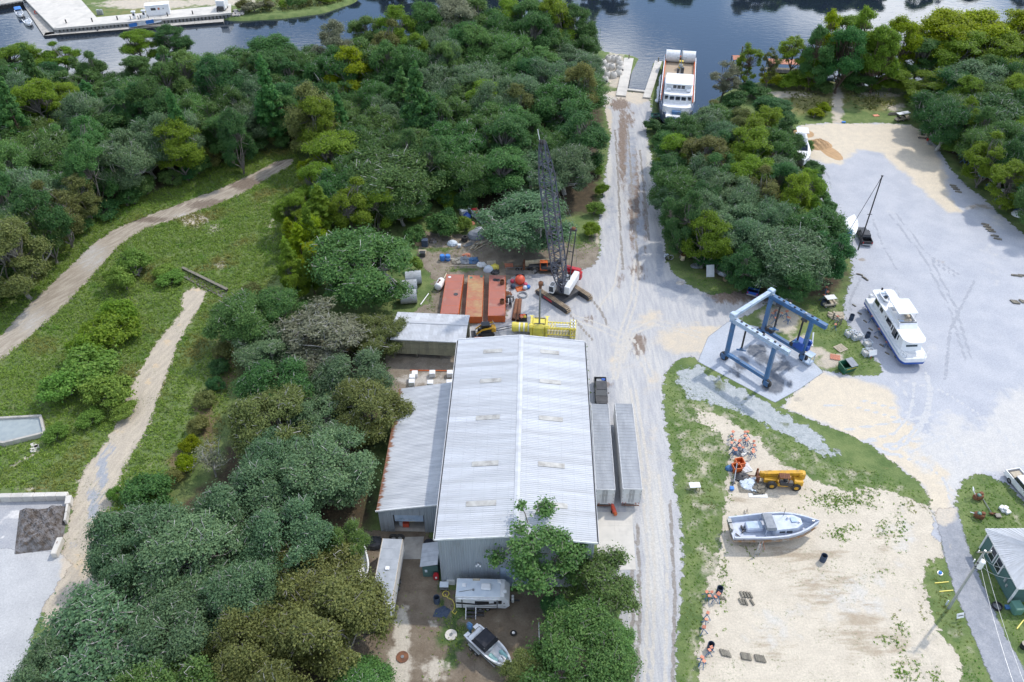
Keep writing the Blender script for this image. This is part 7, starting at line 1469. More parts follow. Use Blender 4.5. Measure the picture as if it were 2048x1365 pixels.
def parked_boats():
    s, b = G(712,1092,1.2), G(722,1142,1.4); ang, L = along(s,b); p = s
    t = thing('fishing_boat', 'white boat on a trailer half hidden by oaks left of the cargo trailer', 'boat', (p.x,p.y,.5), ang); part('hull', hull(6.0,2.4,1.1,.55,.94,.76,.3,.45,16,.2), mt['gelcoat'], t); part('console', MB().bbox((2.6,0,1.2),(.8,.8,1.0),.1), mt['gelcoat'], t); part('trailer_tongue', MB().box(5.5,8.2,-.06,.06,-.1,.05), mt['galv'], t)
    for y in (-1.2,1.2): wheel(t,(1.8,y,-.15),.34,.2,'galv')
    # sailboat with two dark spars behind the oak
    p = G(1684,500); t = thing('sailing_boat', 'white sailboat with dark mast, mostly hidden behind the oak on the lot', 'sailboat', (p.x,p.y,.9), heading(1690,520,1712,458)); 
    part('hull', hull(9.5,3.0,1.6,.55,.7,.6,.3), mt['gelcoat'], t); part('cabin', MB().loft([[(3.0,-.9,1.6),(7.0,-.7,1.7),(7.0,.7,1.7),(3.0,.9,1.6)],[(3.2,-.75,2.1),(6.6,-.55,2.1),(6.6,.55,2.1),(3.2,.75,2.1)]]), mt['gelcoat'], t); part('keel', MB().box(3.5,5.5,-.12,.12,-.8,.3), mt['brblue'], t)
    part('cover', MB().bbox((2.0,0,1.75),(2.0,1.6,.3),.1), mt['cloth'], t)
    part('support', MB().box(3.0,3.3,-.4,.4,-.9,-.7).box(5.5,5.8,-.4,.4,-.9,-.7).cyl((2,-1.6,-.9),(2,-1.1,.8),.06,n=5).cyl((7,1.4,-.9),(7,.9,.9),.06,n=5), mt['blue'], t)
    q = G(1716,500); h = 16.0
    mp = thing('sail_mast', 'tall dark mast with stays rising beside the black pickup', 'mast', (q.x,q.y,0)); part('pole', MB().cyl((0,0,0),(0,0,h),.14,.11,n=8), mt['black'], mp)
    part('spreader', MB().cb((0,0,h*.5),(.9,.1,.08)), mt['black'], mp); part('masthead', MB().cb((.0,0,h+.1),(.35,.2,.2)), mt['black'], mp)
    st = MB().cyl((0,0,h),(-2.6,1.5,1.5),.05,n=5); part('forestay', st, mt['black'], mp)
    # yacht behind the wood at the sand heap
    p = G(1608,335); t = thing('motor_yacht', 'white motor yacht peeking out of the wood beside the sand heap', 'yacht', (p.x,p.y,.7), heading(1606,300,1616,345))
    t.location = (G(1598,292).x-1.0, G(1606,292).y, .7)
    part('hull', hull(14,4.2,2.1,.5,.92,.75,.7), mt['gelcoat'], t); part('cabin', MB().loft([[(3,-1.7,2.1),(8.5,-1.5,2.1),(8.5,1.5,2.1),(3,1.7,2.1)],[(3.2,-1.5,3.6),(7.4,-1.3,3.6),(7.4,1.3,3.6),(3.2,1.5,3.6)]]), mt['gelcoat'], t)
    part('windscreen', MB().add([(8.42,-1.35,2.35),(8.42,1.35,2.35),(7.6,1.2,3.45),(7.6,-1.2,3.45)],[(0,1,2,3)]), mt['glass'], t); part('flybridge', MB().box(3.4,6.2,-1.2,1.2,3.6,4.3), mt['gelcoat'], t); part('hardtop', MB().box(3.2,6.0,-1.3,1.3,5.4,5.5), mt['white'], t)
    part('support', MB().box(3,3.4,-1,1,-.7,.05).box(8,8.4,-1,1,-.7,.1), mt['oldwood'], t)
parked_boats()
# ------------------------------------------------------------------ yard clutter: one builder per kind, then individuals
def proto(builder): return builder()
def jack():
    t = thing('jack_stand','boat stand','jack stand'); 
    for k in range(3): a = 2.094*k; part('leg', MB().cyl((math.cos(a)*.62,math.sin(a)*.62,0),(0,0,.85),.05,n=5), mt['blue'], t)
    part('screw', MB().cyl((0,0,.6),(0,0,1.25),.045,n=6), mt['steel'], t); part('pad', MB().cb((0,0,1.3),(.42,.42,.1),.4,.25), mt['coral'], t); return t
J0 = jack(); _ju = [False]; _rj = random.Random(11)
def stands(lst, label, group):
    for u,v in lst:
        p = G(u,v+4); s = _rj.uniform(.8,1.05); rz = _rj.uniform(0,6.28)
        if not _ju[0]: J0.location=p; J0.rotation_euler=(0,0,rz); J0.scale=(s,)*3; tag(J0,label,'jack stand',group); _ju[0]=True
        else: dup(J0,p,rz,label,s,group)
def cluster(u,v,a,b,n,seed):
    r = random.Random(seed); return [(u+r.uniform(-a,a), v+r.uniform(-b,b)) for _ in range(n)]
stands(cluster(1478,890,18,20,15,1)+[(1505,890),(1506,898),(1504,906),(1503,912)],'orange topped jack stand in the heap behind the yellow telehandler','jack stands heaped by the telehandler')
stands([(1577,583),(1585,582),(1593,584),(1600,588)],'orange topped jack stand in the short row under the big oak','jack stands under the oak')
stands([(1650,582),(1652,592),(1660,596),(1645,598)],'jack stand beside the oak edge above the stained cart','jack stands at the oak edge')
stands(cluster(1560,636,20,9,9,4),'orange topped jack stand piled inside the boat hoist','jack stands inside the hoist')
stands([(1411,1190),(1421,1190),(1416,1198),(1428,1200),(1434,1196),(1413,1232),(1410,1245),(1405,1262),(1420,1300),(1416,1306),(1401,1322),(1405,1328)],'jack stand along the left edge of the sand lot','jack stands at the sand lot edge')
stands([(1922,312),(1928,316),(1934,322),(1925,322),(1938,326),(1918,308)],'pink topped jack stand at the far edge of the gravel lot','jack stands at the far lot edge')
stands([(1482,1060),(1560,1062),(1590,1058),(1500,1064)],'blue jack stand propping the grey boat','stands under the grey boat')
stands([(1741,640),(1755,665),(1770,690),(1730,615)],'jack stand below the near side of the houseboat','stands under the houseboat')
stands([(1668,655),(1672,640)],'jack stand beside the timber rubbish left of the houseboat','stands by the timber rubbish')
def drum_proto():
    t = thing('steel_drum','drum','drum'); part('shell', MB().pipe((0,0,0),(0,0,.9),.30,.02,16).cyl((0,0,.02),(0,0,.05),.28,n=16), mt['fabric'], t)
    for z in (.3,.6,.88): part('hoop', MB().torus((0,0,z),.305,.02,'Z',16,5), mt['fabric'], t)
    return t
D0 = drum_proto()
for i,(u,v,lab) in enumerate([(1645,1122,'dark blue open drum in the middle of the sand lot'),(1438,1186,'dark blue drum at the left edge of the sand lot'),(1420,1298,'dark drum beside two orange topped stands'),(1734,676,'dark drum by the mesh crates beside the houseboat'),(1702,640,'dark drum beside the timber heap near the lot'),(1645,610,'dark drum next to the stained cart'),(874,1205,'dark blue barrel on the grass left of the travel trailer')]):
    p = G(u,v)
    if i == 0: D0.location = p; D0['label'] = lab; D0.scale=(1.3,)*3
    else: dup(D0,p,i,lab,1.25)
# timber cribbing blocks laid out in rows
_blk = MB().box(-.12,.12,-.42,.42,0,.22).mesh('timber_block')
def blocks(u,v,n,du,dv,m,lab,grp,rz=0.0,s=1.0):
    for k in range(n):
        o = link('timber_block', _blk, mt[m]); p = G(u+k*du,v+k*dv); o.location = p; o.rotation_euler=(0,0,rz+_rj.uniform(-.12,.12)); o.scale=(s*_rj.uniform(.9,1.1),s,s); tag(o,lab,'timber block',grp)
blocks(1483,1190,4,6.0,.6,'oldwood','grey timber block in the upper row on the sand lot','timber blocks, upper row',.25)
blocks(1481,1204,3,5.5,1,'oldwood','grey timber block in the short row below the upper row','timber blocks, short row',.2); blocks(1504,1206,1,5,0,'oldwood','single grey timber block right of the short row','lone timber block',.4)
blocks(1443,1306,4,5.0,1.2,'oldwood','timber block in the bottom left stack on the sand lot','timber blocks, bottom left stack',.2); blocks(1484,1313,5,3.8,.6,'oldwood','timber block in the bottom middle stack on the sand lot','timber blocks, bottom middle stack',.1); blocks(1512,1317,5,3.9,.7,'oldwood','timber block in the bottom right stack on the sand lot','timber blocks, bottom right stack',.1)
blocks(1439,1196,3,5,1,'steel','small concrete block beside the drum at the sand lot edge','blocks by the drum',.5,.7)
for i,(u,v) in enumerate([(1904,372),(1907,376),(1911,380),(1915,385)]): blocks(u,v,2,3,.5,'pale','pale timber pad in the short row on the far part of the lot','timber pads, far row',1.2,1.25)
for i,(u,v) in enumerate([(1968,450),(1972,455),(1977,460),(1981,464),(1987,473),(1993,479)]): blocks(u,v,2,4,.5,'pale','pale timber pad in the long slanting row on the lot','timber pads, slanting row',1.2,1.3)
for u,v in [(2028,552),(2034,553),(2041,552)]: blocks(u,v,2,4,.6,'pale','timber pad in the row cut by the right edge','timber pads at the right edge',1.3,1.2)
blocks(2024,605,4,3.6,.4,'pale','timber pad in the lower row at the right edge','timber pads, lower right row',.3,1.2); blocks(2042,604,3,4,1,'pale','timber pad in the last row at the right edge','timber pads, last row',.3,1.2)
blocks(1717,550,2,4,1,'wood','timber offcut on the lot between oak and houseboat','timber offcuts',1.0,1.0); blocks(1728,557,2,4,3,'wood','timber offcut left of the houseboat stern','offcuts by the stern',.6,1.1)
for i in range(7): u,v = 1716+i*11, 612+i*16; blocks(u-8,v,1,3,1,'wood','orange brown timber prop under the near side of the houseboat','props under the houseboat',.6,.9)
# pallets
def pallet(label,u,v,rz,m='pale',z=0,s=1.0,grp=None):
    t = thing('timber_pallet',label,'pallet',G(u,v,z),rz,grp); t.scale=(s,)*3
    for k in range(7): part('slat', MB().box(-.6,.6,-.5+k*.157,-.4+k*.157,.1,.125), mt[m], t)
    for x in (-.55,0,.5): part('stringer', MB().box(x,x+.06,-.5,.54,0,.1), mt[m], t)
    return t
pallet('pale pallet tilted on the grass above the dumpster',1681,698,.5,s=1.5); pallet('pallet lying left of the green dumpster',1670,716,-.3,'coral',s=1.3)
pallet('white slatted pallet next to the orange planters',1489,938,.3,'white',s=1.5); pallet('grey pallet buried in the rubbish left of the telehandler',1490,977,0,'oldwood',s=1.5); pallet('second grey pallet in the rubbish by the telehandler',1515,982,.1,'oldwood',s=1.4)
pallet('orange plastic pallet beside the mooring buoys',1041,579,.3,'orange',s=1.4); pallet('pale crate lid pallet on the left edge of the clearing',833,485,.2,'pale',s=1.4); pallet('pallet behind the right hand barge',983,528,.1,'pale',s=1.4); pallet('dark pallet by the orange telehandler',1018,533,.1,'coral',s=1.3)
pallet('stacked pallet at the left side of the storage yard',845,508,0,'wood',s=1.2); pallet('stacked pallet on top at the storage yard edge',845,505,.05,'pale',.45,1.2)
# tote tanks
def tote(label,u,v,rz=0,m='ibc',s=1.0,top=None,grp=None):
    t = thing('tote_tank',label,'tote',G(u,v),rz,grp); t.scale=(s,)*3
    part('tank', MB().bbox((0,0,.62),(1.1,.95,.95),.08).cyl((0,0,1.08),(0,0,1.14),.14,n=10), mt[m], t); part('pallet_base', MB().box(-.6,.6,-.5,.5,0,.12), mt['dark'], t)
    fr = MB()
    for x in (-.59,-.2,.2,.59):
        for y in (-.51,.51): fr.cyl((x,y,.1),(x,y,1.12),.02,n=4)
    for z in (.35,.7,1.1): fr.tube([(-.59,-.51,z),(.59,-.51,z),(.59,.51,z),(-.59,.51,z),(-.59,-.51,z)],.02,4)
    part('cage', fr, mt['galv'], t)
    if top: part('lid_load', MB().bbox((0,0,1.22),(.95,.8,.2),.06), mt[top], t)
tote('pale blue tote at the back end of the row in the clearing',942,426,.4,'ibc',1.35); tote('tote heaped with red gear, second in the row',950,433,.4,'ibc',1.3,'redp'); tote('tote with red floats, third in the row',958,439,.4,'ibc',1.3,'redp'); tote('nearest pale blue tote of the row in the clearing',966,446,.4,'ibc',1.35)
tote('white tote standing left of the tote row',928,432,.4,'white',1.3); tote('cubic blue bin beside the white tote',919,420,.3,'brblue',.8)
p = G(934,440); single('blue_tank', MB().sph((0,0,.75),.85,14,8,(1,1,.9)).cyl((0,0,1.4),(0,0,1.65),.3,n=12), mt['brblue'], 'round bright blue water tank in the clearing', 'tank', p, sm=True)
for i,(u,v,lab) in enumerate([(1697,668,'first mesh sided crate in the row left of the houseboat'),(1705,670,'second mesh sided crate in the row left of the houseboat'),(1709,674,'third mesh sided crate in the row left of the houseboat'),(1715,673,'last mesh sided crate in the row left of the houseboat'),(1734,688,'pale mesh crate alone beside the houseboat'),(1731,706,'white cage crate beside the notice board'),(1739,706,'second white cage crate by the notice board')]):
    t = thing('wire_crate',lab,'crate',G(u,v+4),.3); fr = MB()
    for x in (-.5,.5):
        for y in (-.5,.5): fr.box(x-.05,x+.05,y-.05,y+.05,0,1.05)
    for z in (.05,.5,1.0): fr.box(-.5,.5,-.53,-.47,z,z+.06).box(-.5,.5,.47,.53,z,z+.06).box(-.53,-.47,-.5,.5,z,z+.06).box(.47,.53,-.5,.5,z,z+.06)
    part('frame', fr, mt['ibc'], t); part('liner', MB().box(-.46,.46,-.46,.46,.05,.7), mt['palecon'], t)
# dumpster, notice board, planters, table, carts
def dumpster():
    t = thing('dumpster','green steel dumpster with yellow stripe at the edge of the lot','dumpster',G(1692,740),heading(1680,744,1708,736)); g = mt['green']
    part('body', MB().add([(-1.1,-.75,.1),(1.1,-.75,.1),(1.1,.75,.1),(-1.1,.75,.1),(-1.3,-.95,1.3),(1.3,-.95,1.3),(1.3,.85,1.6),(-1.3,.85,1.6),(-1.15,-.8,1.28),(1.15,-.8,1.28),(1.15,.72,1.55),(-1.15,.72,1.55),(-1.0,-.6,.25),(1.0,-.6,.25),(1.0,.6,.25),(-1.0,.6,.25)],[(0,1,5,4),(1,2,6,5),(2,3,7,6),(3,0,4,7),(4,5,9,8),(5,6,10,9),(6,7,11,10),(7,4,8,11),(8,9,13,12),(9,10,14,13),(10,11,15,14),(11,8,12,15),(12,13,14,15)]), g, t)
    part('lid', MB().loft([[(.0,-.95,1.33),(1.3,-.95,1.33),(1.3,-.95,1.37),(0,-.95,1.37)],[(0,.85,1.63),(1.3,.85,1.63),(1.3,.85,1.67),(0,.85,1.67)]]), mt['tarpgrey'], t); part('stripe', MB().add([(-.9,-.93,.95),(1.1,-.93,.95),(1.1,-.945,1.1),(-.9,-.945,1.1)],[(0,1,2,3)]), mt['yellow'], t)
    for x in (-1.3,1.2): part('lift_pocket', MB().box(x,x+.1,-.5,.5,.7,.95), g, t)
    for x in (-.9,.9): part('skid', MB().box(x-.1,x+.1,-.7,.7,0,.1), mt['dark'], t)
dumpster()
def board(label,u,v,rz,m,w,h,z):
    t = thing('notice_board',label,'sign',G(u,v),rz); part('post', MB().box(-.05,.05,-.05,.05,0,z+.1), mt['coral'], t); part('panel', MB().cb((0,-.08,z+h/2),(w,.05,h),0,-.5), mt[m], t)
    for k in range(2): part('text_line', MB().cb((0,-.12-.03,z+h*.35+k*h*.3),(w*.7,.02,h*.13),0,-.5), mt['dark'], t) if w < 1.2 else None
board('white notice board on an orange post at the edge of the lot',1741,718,.3,'white',1.5,.9,.9); board('small white road sign with dark lettering on an orange stand',1915,1238,.2,'white',.95,.65,.5)
for i,(u,v,lab) in enumerate([(1478,927,'upper orange square planter'),(1472,937,'lower orange square planter')]):
    t = thing('plastic_planter',lab+' beside the white slatted pallet','planter',G(u,v+4),.2); part('box', MB().box(-.6,.6,-.6,-.5,0,1.0).box(-.6,.6,.5,.6,0,1.0).box(-.6,-.5,-.5,.5,0,1.0).box(.5,.6,-.5,.5,0,1.0).box(-.5,.5,-.5,.5,0,.1), mt['orange'], t)
t = thing('white_table','white folding table standing alone on the grass verge','table',G(1388,978),.05); part('top', MB().box(-.75,.75,-.45,.45,.78,.84), mt['gelcoat'], t)
for x in (-.65,.65):
    for y in (-.36,.36): part('leg', MB().cyl((x,y,0),(x,y,.78),.03,n=5), mt['dark'], t)
def golf(label,u,v,rz,roof='white'):
    t = thing('golf_cart',label,'golf cart',G(u,v),rz); part('body', MB().bbox((0,0,.55),(2.3,1.15,.5),.12).bbox((.9,0,.8),(.5,1.1,.4),.1), mt['pale'], t); part('seat', MB().bbox((-.3,0,.95),(.5,1.05,.25),.06).bbox((-.6,0,1.2),(.14,1.05,.45),.05), mt['black'], t)
    part('roof', MB().bbox((-.1,0,1.95),(1.9,1.25,.1),.05), mt[roof], t); f = MB()
    for x in (-.85,.7):
        for y in (-.5,.5): f.cyl((x,y,.8),(x,y,1.9),.03,n=5)
    part('roof_post', f, mt['dark'], t)
    for x in (-.8,.8):
        for y in (-.5,.5): wheel(t,(x,y,.26),.26,.18,'galv')
golf('left hand golf cart of the pair at the top of the lot',1798,242,.3); golf('right hand golf cart of the pair at the top of the lot',1808,240,.3); golf('shaded golf cart by the wood edge',1844,276,-.2); golf('golf cart with white roof near the right edge of the lot',2006,398,-.3)
golf('white topped work cart in the timber rubbish left of the houseboat',1657,612,.2)
# buoys
for u,v,r,m,lab in [(1040,568,.95,'buoyr','biggest red orange mooring buoy beside the barges'),(1025,566,.42,'pink','pink buoy left of the biggest red one'),(1051,573,.42,'pink','dark pink buoy right of the biggest red one'),(1026,577,.5,'fabric','netted grey buoy below the pink one'),(1050,579,.42,'ibc','pale buoy beside the orange pallet'),(1057,577,.38,'cloth','small blue buoy beside the pale one')]:
    single('mooring_buoy', MB().sph((0,0,r*.95),r,16,10).cyl((0,0,r*1.9),(0,0,r*2.05),r*.15,n=8), mt[m], lab, 'buoy', G(u,v), sm=True)
t = thing('buoy_crate','black crate holding small floats behind the yellow hammer','crate',G(1046,640)); part('wall', MB().box(-.7,.7,-.55,-.5,0,.85).box(-.7,.7,.5,.55,0,.85).box(-.7,-.65,-.5,.5,0,.85).box(.65,.7,-.5,.5,0,.85).box(-.65,.65,-.5,.5,0,.05), mt['black'], t)
for x,y,m,lab in ((-.3,.1,'buoyr','red'),(.2,.25,'orange','orange'),(.3,-.2,'yellow','yellow'),(-.25,-.25,'coral','coral')):
    q = G(1046,640); single('small_float', MB().sph((0,0,.3),.32,12,8), mt[m], lab+' float in the black crate', 'float', (q.x+x,q.y+y,.45), sm=True)
# pipes, reels, tanks
for i,(u0,v0,u1,v1,lab) in enumerate([(1034,600,1027,640,'left rusty pipe lying right of the barges'),(1040,600,1036,642,'right rusty pipe of the pair beside the barges')]):
    a,b = G(u0,v0,.33),G(u1,v1,.33); single('rusty_pipe', MB().pipe((0,0,.34),tuple((b-a).xy)+(.34,),.34,.03,14), mt['rust'], lab, 'pipe', (a.x,a.y,0))
t = thing('cable_reel','white cable reel lying beside the rusty pipes','cable reel',G(1020,612),0); part('flange', MB().cyl((-.3,0,.75),(-.22,0,.75),.75,n=18), mt['white'], t); part('flange', MB().cyl((.3,0,.75),(.38,0,.75),.75,n=18), mt['white'], t); part('core', MB().cyl((-.22,0,.75),(.3,0,.75),.4,n=14), mt['dark'], t)
single('wire_coil', MB().torus((0,0,.1),.85,.1,'Z',20,6).torus((.05,.03,.25),.78,.09,'Z',20,6), mt['galv'], 'loose coil of grey hose beside the buoys', 'coil', G(1045,592))
t = thing('propane_tank','rust streaked white tank lying left of the barges','tank',G(880,575),heading(874,580,886,558)); part('shell', MB().cyl((-1.0,0,.75),(1.0,0,.75),.72,n=18).sph((-1.0,0,.75),.72,18,8,(.45,1,1)).sph((1.0,0,.75),.72,18,8,(.45,1,1)), mt['gelcoat'], t)
for x in (-.6,.5): part('saddle', MB().box(x-.1,x+.1,-.6,.6,0,.25), mt['rust'], t)
part('valve', MB().cyl((.1,0,1.4),(.1,0,1.65),.2,n=10).cb((-.4,.1,1.45),(.6,.3,.1)), mt['rust'], t)
for i,(u,v,lab) in enumerate([(803,586,'lower front concrete pipe of the stack by the round oak'),(802,606,'nearest big concrete pipe beside the shed roof'),(812,568,'far concrete pipe of the stack by the round oak')]):
    a = G(u,v); single('concrete_pipe', MB().pipe((0,0,1.25),(2.9,.25,1.25),1.25,.16,22), mt['precast'], lab, 'concrete pipe', a, .05)
    
for u0,v0,u1,v1,r,m,lab in [(841,611,857,589,.12,'galv','thin grey pole lying on the ground left of the barges'),(893,548,888,558,.1,'pale','short pale pole behind the first barge'),(900,533,975,532,.08,'pale','long thin pole lying behind the barges'),(966,652,985,654,.07,'steel','dark bar beside the track loader'),(820,742,905,743,.1,'orange','long orange pipe lying behind the white blocks')]:
    a,b = G(u0,v0),G(u1,v1); single('loose_pole', MB().cyl((0,0,r),(b.x-a.x,b.y-a.y,r),r,n=8), mt[m], lab, 'pole', (a.x,a.y,0))
t = thing('aluminium_ladder','pale ladder leaning behind the track loader','ladder',G(1000,668),.3)
for y in (-.2,.2): part('rail', MB().cyl((0,y,0),(-1.0,y+.9,2.4),.04,n=5), mt['galv'], t)
for k in range(7): f=.1+k*.13; part('rung', MB().cyl((-f,-.2+.9*f,2.4*f),(-f,.2+.9*f,2.4*f),.03,n=4), mt['galv'], t)
# white concrete blocks in two rows
_cbk = MB().bbox((0,0,.45),(.95,.95,.9),.06).mesh('concrete_block')
for u,v,lab in [(830,753,'first block of the back row'),(865,752,'middle block of the back row'),(900,752,'last block of the back row'),(825,760,'block set between the two rows'),(824,770,'first block of the front row'),(861,772,'middle block of the front row'),(899,771,'last block of the front row')]:
    o = link('concrete_block', _cbk, mt['gelcoat']); o.location = G(u,v); o.rotation_euler=(0,0,.03); tag(o,'white cubic concrete footing, '+lab+' behind the lean-to','concrete block','white concrete footings')
# storage yard odds and ends
def bin_box(name,label,cat,u,v,d,m,rz=0,z=0): return single(name, MB().bbox((0,0,d[2]/2),d,.06).box(-d[0]/2-.03,d[0]/2+.03,-d[1]/2-.03,d[1]/2+.03,d[2]*.86,d[2]*.93), mt[m], label, cat, G(u,v,z), rz)
bin_box('tall_crate','tall dark crate of bottles at the left of the clearing','crate',850,492,(1.2,1.0,1.5),'fabric'); bin_box('wooden_box','pale wooden box on the left edge of the clearing','box',836,490,(1.3,1.0,.8),'wood',.2); bin_box('dark_bin','dark bin below the pallets on the left of the clearing','bin',845,513,(1.1,.9,1.0),'dark')
for i,(u,v,lab) in enumerate([(885,521,'left blue barrel standing behind the barges'),(896,521,'right blue barrel with white base behind the barges')]):
    t = thing('plastic_barrel',lab,'barrel',G(u,v)); part('shell', MB().loft([[(r*math.cos(6.283*k/14),r*math.sin(6.283*k/14),z) for k in range(14)] for z,r in ((0,.42),(.2,.5),(.6,.52),(1.0,.5),(1.2,.42))]), mt['cloth'], t); part('hoop', MB().torus((0,0,.6),.52,.03,'Z',14,5), mt['white'] if i else mt['brblue'], t)
def heap(name,label,cat,u,v,r,h,m,seed,n=9,sz=.5):
    rg = random.Random(seed); mb = MB().sph((0,0,0),1.0,12,7,(r,r*.8,h))
    for _ in range(n): a=rg.uniform(0,6.28); q=rg.uniform(0,.85)*r; mb.cb((math.cos(a)*q,math.sin(a)*q*.8,h*(1-q/r)*.9+.05),(sz*rg.uniform(.5,1.6),sz*rg.uniform(.3,.8),sz*rg.uniform(.2,.6)),rg.uniform(0,3),rg.uniform(-.4,.4))
    mb.v = [(x,y,max(z,0)) for x,y,z in mb.v]; return single(name,mb,mt[m],label,cat,G(u,v))
heap('tarped_heap','grey tarpaulin covered heap beside the tyre stack','heap',952,474,1.9,1.5,'tarpgrey',1); heap('sheet_heap','silver plastic heap right behind the tarpaulin heap','heap',960,466,1.5,1.3,'galv',2); heap('bag_heap','white bagged rubbish on the bare ground of the clearing','heap',905,489,1.1,.9,'ibc',3); heap('dirt_heap','low brown heap at the edge of the clearing','heap',866,484,.9,.5,'soilpile',4); heap('life_vest_heap','pale orange life vests dropped in the clearing','heap',943,448,.8,.4,'coral',5)
heap('net_heap','blue and white net heap behind the right hand barge','heap',977,542,1.0,1.2,'ibc',6); heap('rope_heap','yellow rope bale behind the right hand barge','heap',989,537,.9,.9,'lemon',7); heap('dark_scrap','dark scrap behind the right hand barge','heap',990,546,.9,.5,'dark',8); heap('scrap_metal','grey scrap metal in the row behind the barges','heap',930,522,1.6,.5,'steel',9,16,.8); heap('scrap_pipes','blue grey scrap pipes in the row behind the barges','heap',945,523,1.3,.5,'blue',10,14,.7); heap('chair_heap','white broken chairs in the row behind the barges','heap',963,531,1.0,.5,'white',12,12,.6); heap('plank_heap','loose planks in the row behind the barges','heap',915,523,1.2,.4,'pale',13,14,.8); heap('orange_scrap','orange tipped scrap at the back of the clearing row','heap',932,513,.9,.4,'coral',14,10,.6)
heap('reel_scrap','black hose and reel scrap left of the rusty pipes','heap',1017,600,1.1,.7,'dark',15,12,.6); heap('frame_scrap','grey frame scrap left of the cable reel','heap',1015,590,.9,.4,'rust',16,10,.6)
bin_box('white_bucket','white bucket on the bare ground of the clearing','bucket',919,495,(.6,.6,.7),'white')
t = thing('tyre_stack','stack of dark tyres below the tarpaulin heap','tyres',G(929,482))
for k in range(3): part('tyre', MB().torus((0.05*k,0,.2+k*.32),.5,.19,'Z',16,8), mt['tyre'], t)
for i in range(9): a = G(948+i*1.6,490+(i%4)*2.2); single('timber_board', MB().cb((0,0,.12+.05*(i%3)),(.16,2.6+.3*(i%3),.08),-.5-.12*(i%5)), mt['pale' if i%3 else 'wood'], 'loose pale board in the timber pile beside the tarpaulin heap','board',a,0,'boards of the clearing timber pile')
for i in range(5): a = G(935+i*2,487+i); single('grey_board', MB().cb((0,0,.1),(.14,2.8,.07),-.7-.1*i), mt['steel'], 'grey board lying left of the pale timber pile','board',a,0,'grey boards of the clearing')
t = thing('rack_trailer','grey flat rack trailer behind the red buoy','trailer',G(1040,548),0); part('frame', MB().box(-2.6,2.6,-1.1,-1.0,.6,.72).box(-2.6,2.6,1.0,1.1,.6,.72).box(-2.6,2.6,-.05,.05,.6,.72).box(-2.6,-2.5,-1.1,1.1,.6,.72).box(2.5,2.6,-1.1,1.1,.6,.72).box(-.05,.05,-1.1,1.1,.6,.72), mt['steel'], t)
for k in range(3): part('side_rail', MB().box(-2.6,2.6,-1.1+.0,-1.05,.8+k*.25,.86+k*.25), mt['steel'], t)
for x in (-.5,.5):
    for y in (-1.0,1.0): wheel(t,(x,y,.36),.36,.22,'steel')
p = G(914,683); t = thing('orange_skid','orange steel box between the shed and the track loader','box',G(957,683)); part('box', MB().bbox((0,0,.35),(1.4,.8,.7),.08), mt['coral'], t); part('handle', MB().box(-.3,.3,-.05,.05,.7,.85), mt['dark'], t)
t = thing('timber_beam','long timber beam on the ground behind the main roof','beam',G(982,681)); part('beam', MB().box(-1.4,1.4,-.15,.15,0,.25), mt['wood'], t)
# orange pump at the trailers
t = thing('orange_pump','small orange wheeled pump behind the semi trailers','pump',G(1228,1028),.2); part('body', MB().bbox((0,.3,.5),(.5,1.1,.6),.1).bbox((-.05,.75,.8),(.4,.4,.5),.08), mt['buoyr'], t); part('hood', MB().bbox((.05,-.35,.45),(.45,.45,.5),.1), mt['orange'], t); part('handle', MB().tube([(-.2,.8,.9),(-.25,1.2,1.1),(.2,1.2,1.1),(.15,.8,.9)],.03,4), mt['dark'], t)
for x in (-.32,.32): wheel(t,(x,.2,.2),.2,.1,'steel','X')
# front yard
t = thing('wheelbarrow','red wheelbarrow leaning on the tiny corner shed','wheelbarrow',G(873,1160),0); part('tray', MB().loft([[(-.3,-.1,.1),(.3,-.1,.1),(.3,.05,.1),(-.3,.05,.1)],[(-.38,-.15,1.0),(.38,-.15,1.0),(.34,.25,1.0),(-.34,.25,1.0)],[(-.25,-.1,1.3),(.25,-.1,1.3),(.2,.2,1.3),(-.2,.2,1.3)]]), mt['redp'], t); part('handle', MB().cyl((-.25,0,0),(-.3,.1,1.6),.03,n=5).cyl((.25,0,0),(.3,.1,1.6),.03,n=5), mt['dark'], t); part('plate', MB().box(-.12,.12,-.2,-.16,.5,.9), mt['white'], t)
for i in range(2):
    t = thing('heavy_tyre',['left big tyre lying against the lean-to front','right big tyre beside the lean-to door'][i],'tyre',G((788,801)[i],1080)); part('tyre', MB().torus((0,0,.55),.42,.2,'Y',18,8), mt['tyre'], t); part('rim', MB().cyl((0,-.12,.55),(0,.12,.55),.26,n=14), mt['galv'], t)
for i,(u,v,lab) in enumerate([(902,1271,'round concrete lid on the grass left of the speedboat'),(805,1315,'round rusty manhole lid on the sandy yard')]):
    t = thing('round_lid',lab,'lid',G(u,v)); part('disc', MB().cyl((0,0,.02),(0,0,.14),.72,n=24), mt['palecon' if i == 0 else 'rust'], t); part('hub', MB().cyl((0,0,.14),(0,0,.2),.2,n=12), mt['steel'], t)
t = thing('spare_wheel','loose wheel on the soil right of the speedboat','wheel',G(1027,1268)); part('tyre', MB().torus((0,0,.16),.28,.13,'Z',16,8), mt['tyre'], t); part('rim', MB().cyl((0,0,.06),(0,0,.26),.17,n=12), mt['white'], t)
single('garden_hose', MB().tube([(0,0,.05),(.4,-.5,.05),(.9,-.7,.05),(1.2,-1.2,.05),(1.3,-1.9,.05),(1.0,-2.4,.05),(1.4,-2.7,.05),(1.6,-2.3,.05)],.05,5).torus((.1,.1,.06),.4,.05,'Z',14,5), mt['lemon'], 'yellow green hose lying on the grass left of the travel trailer','hose',G(890,1190))
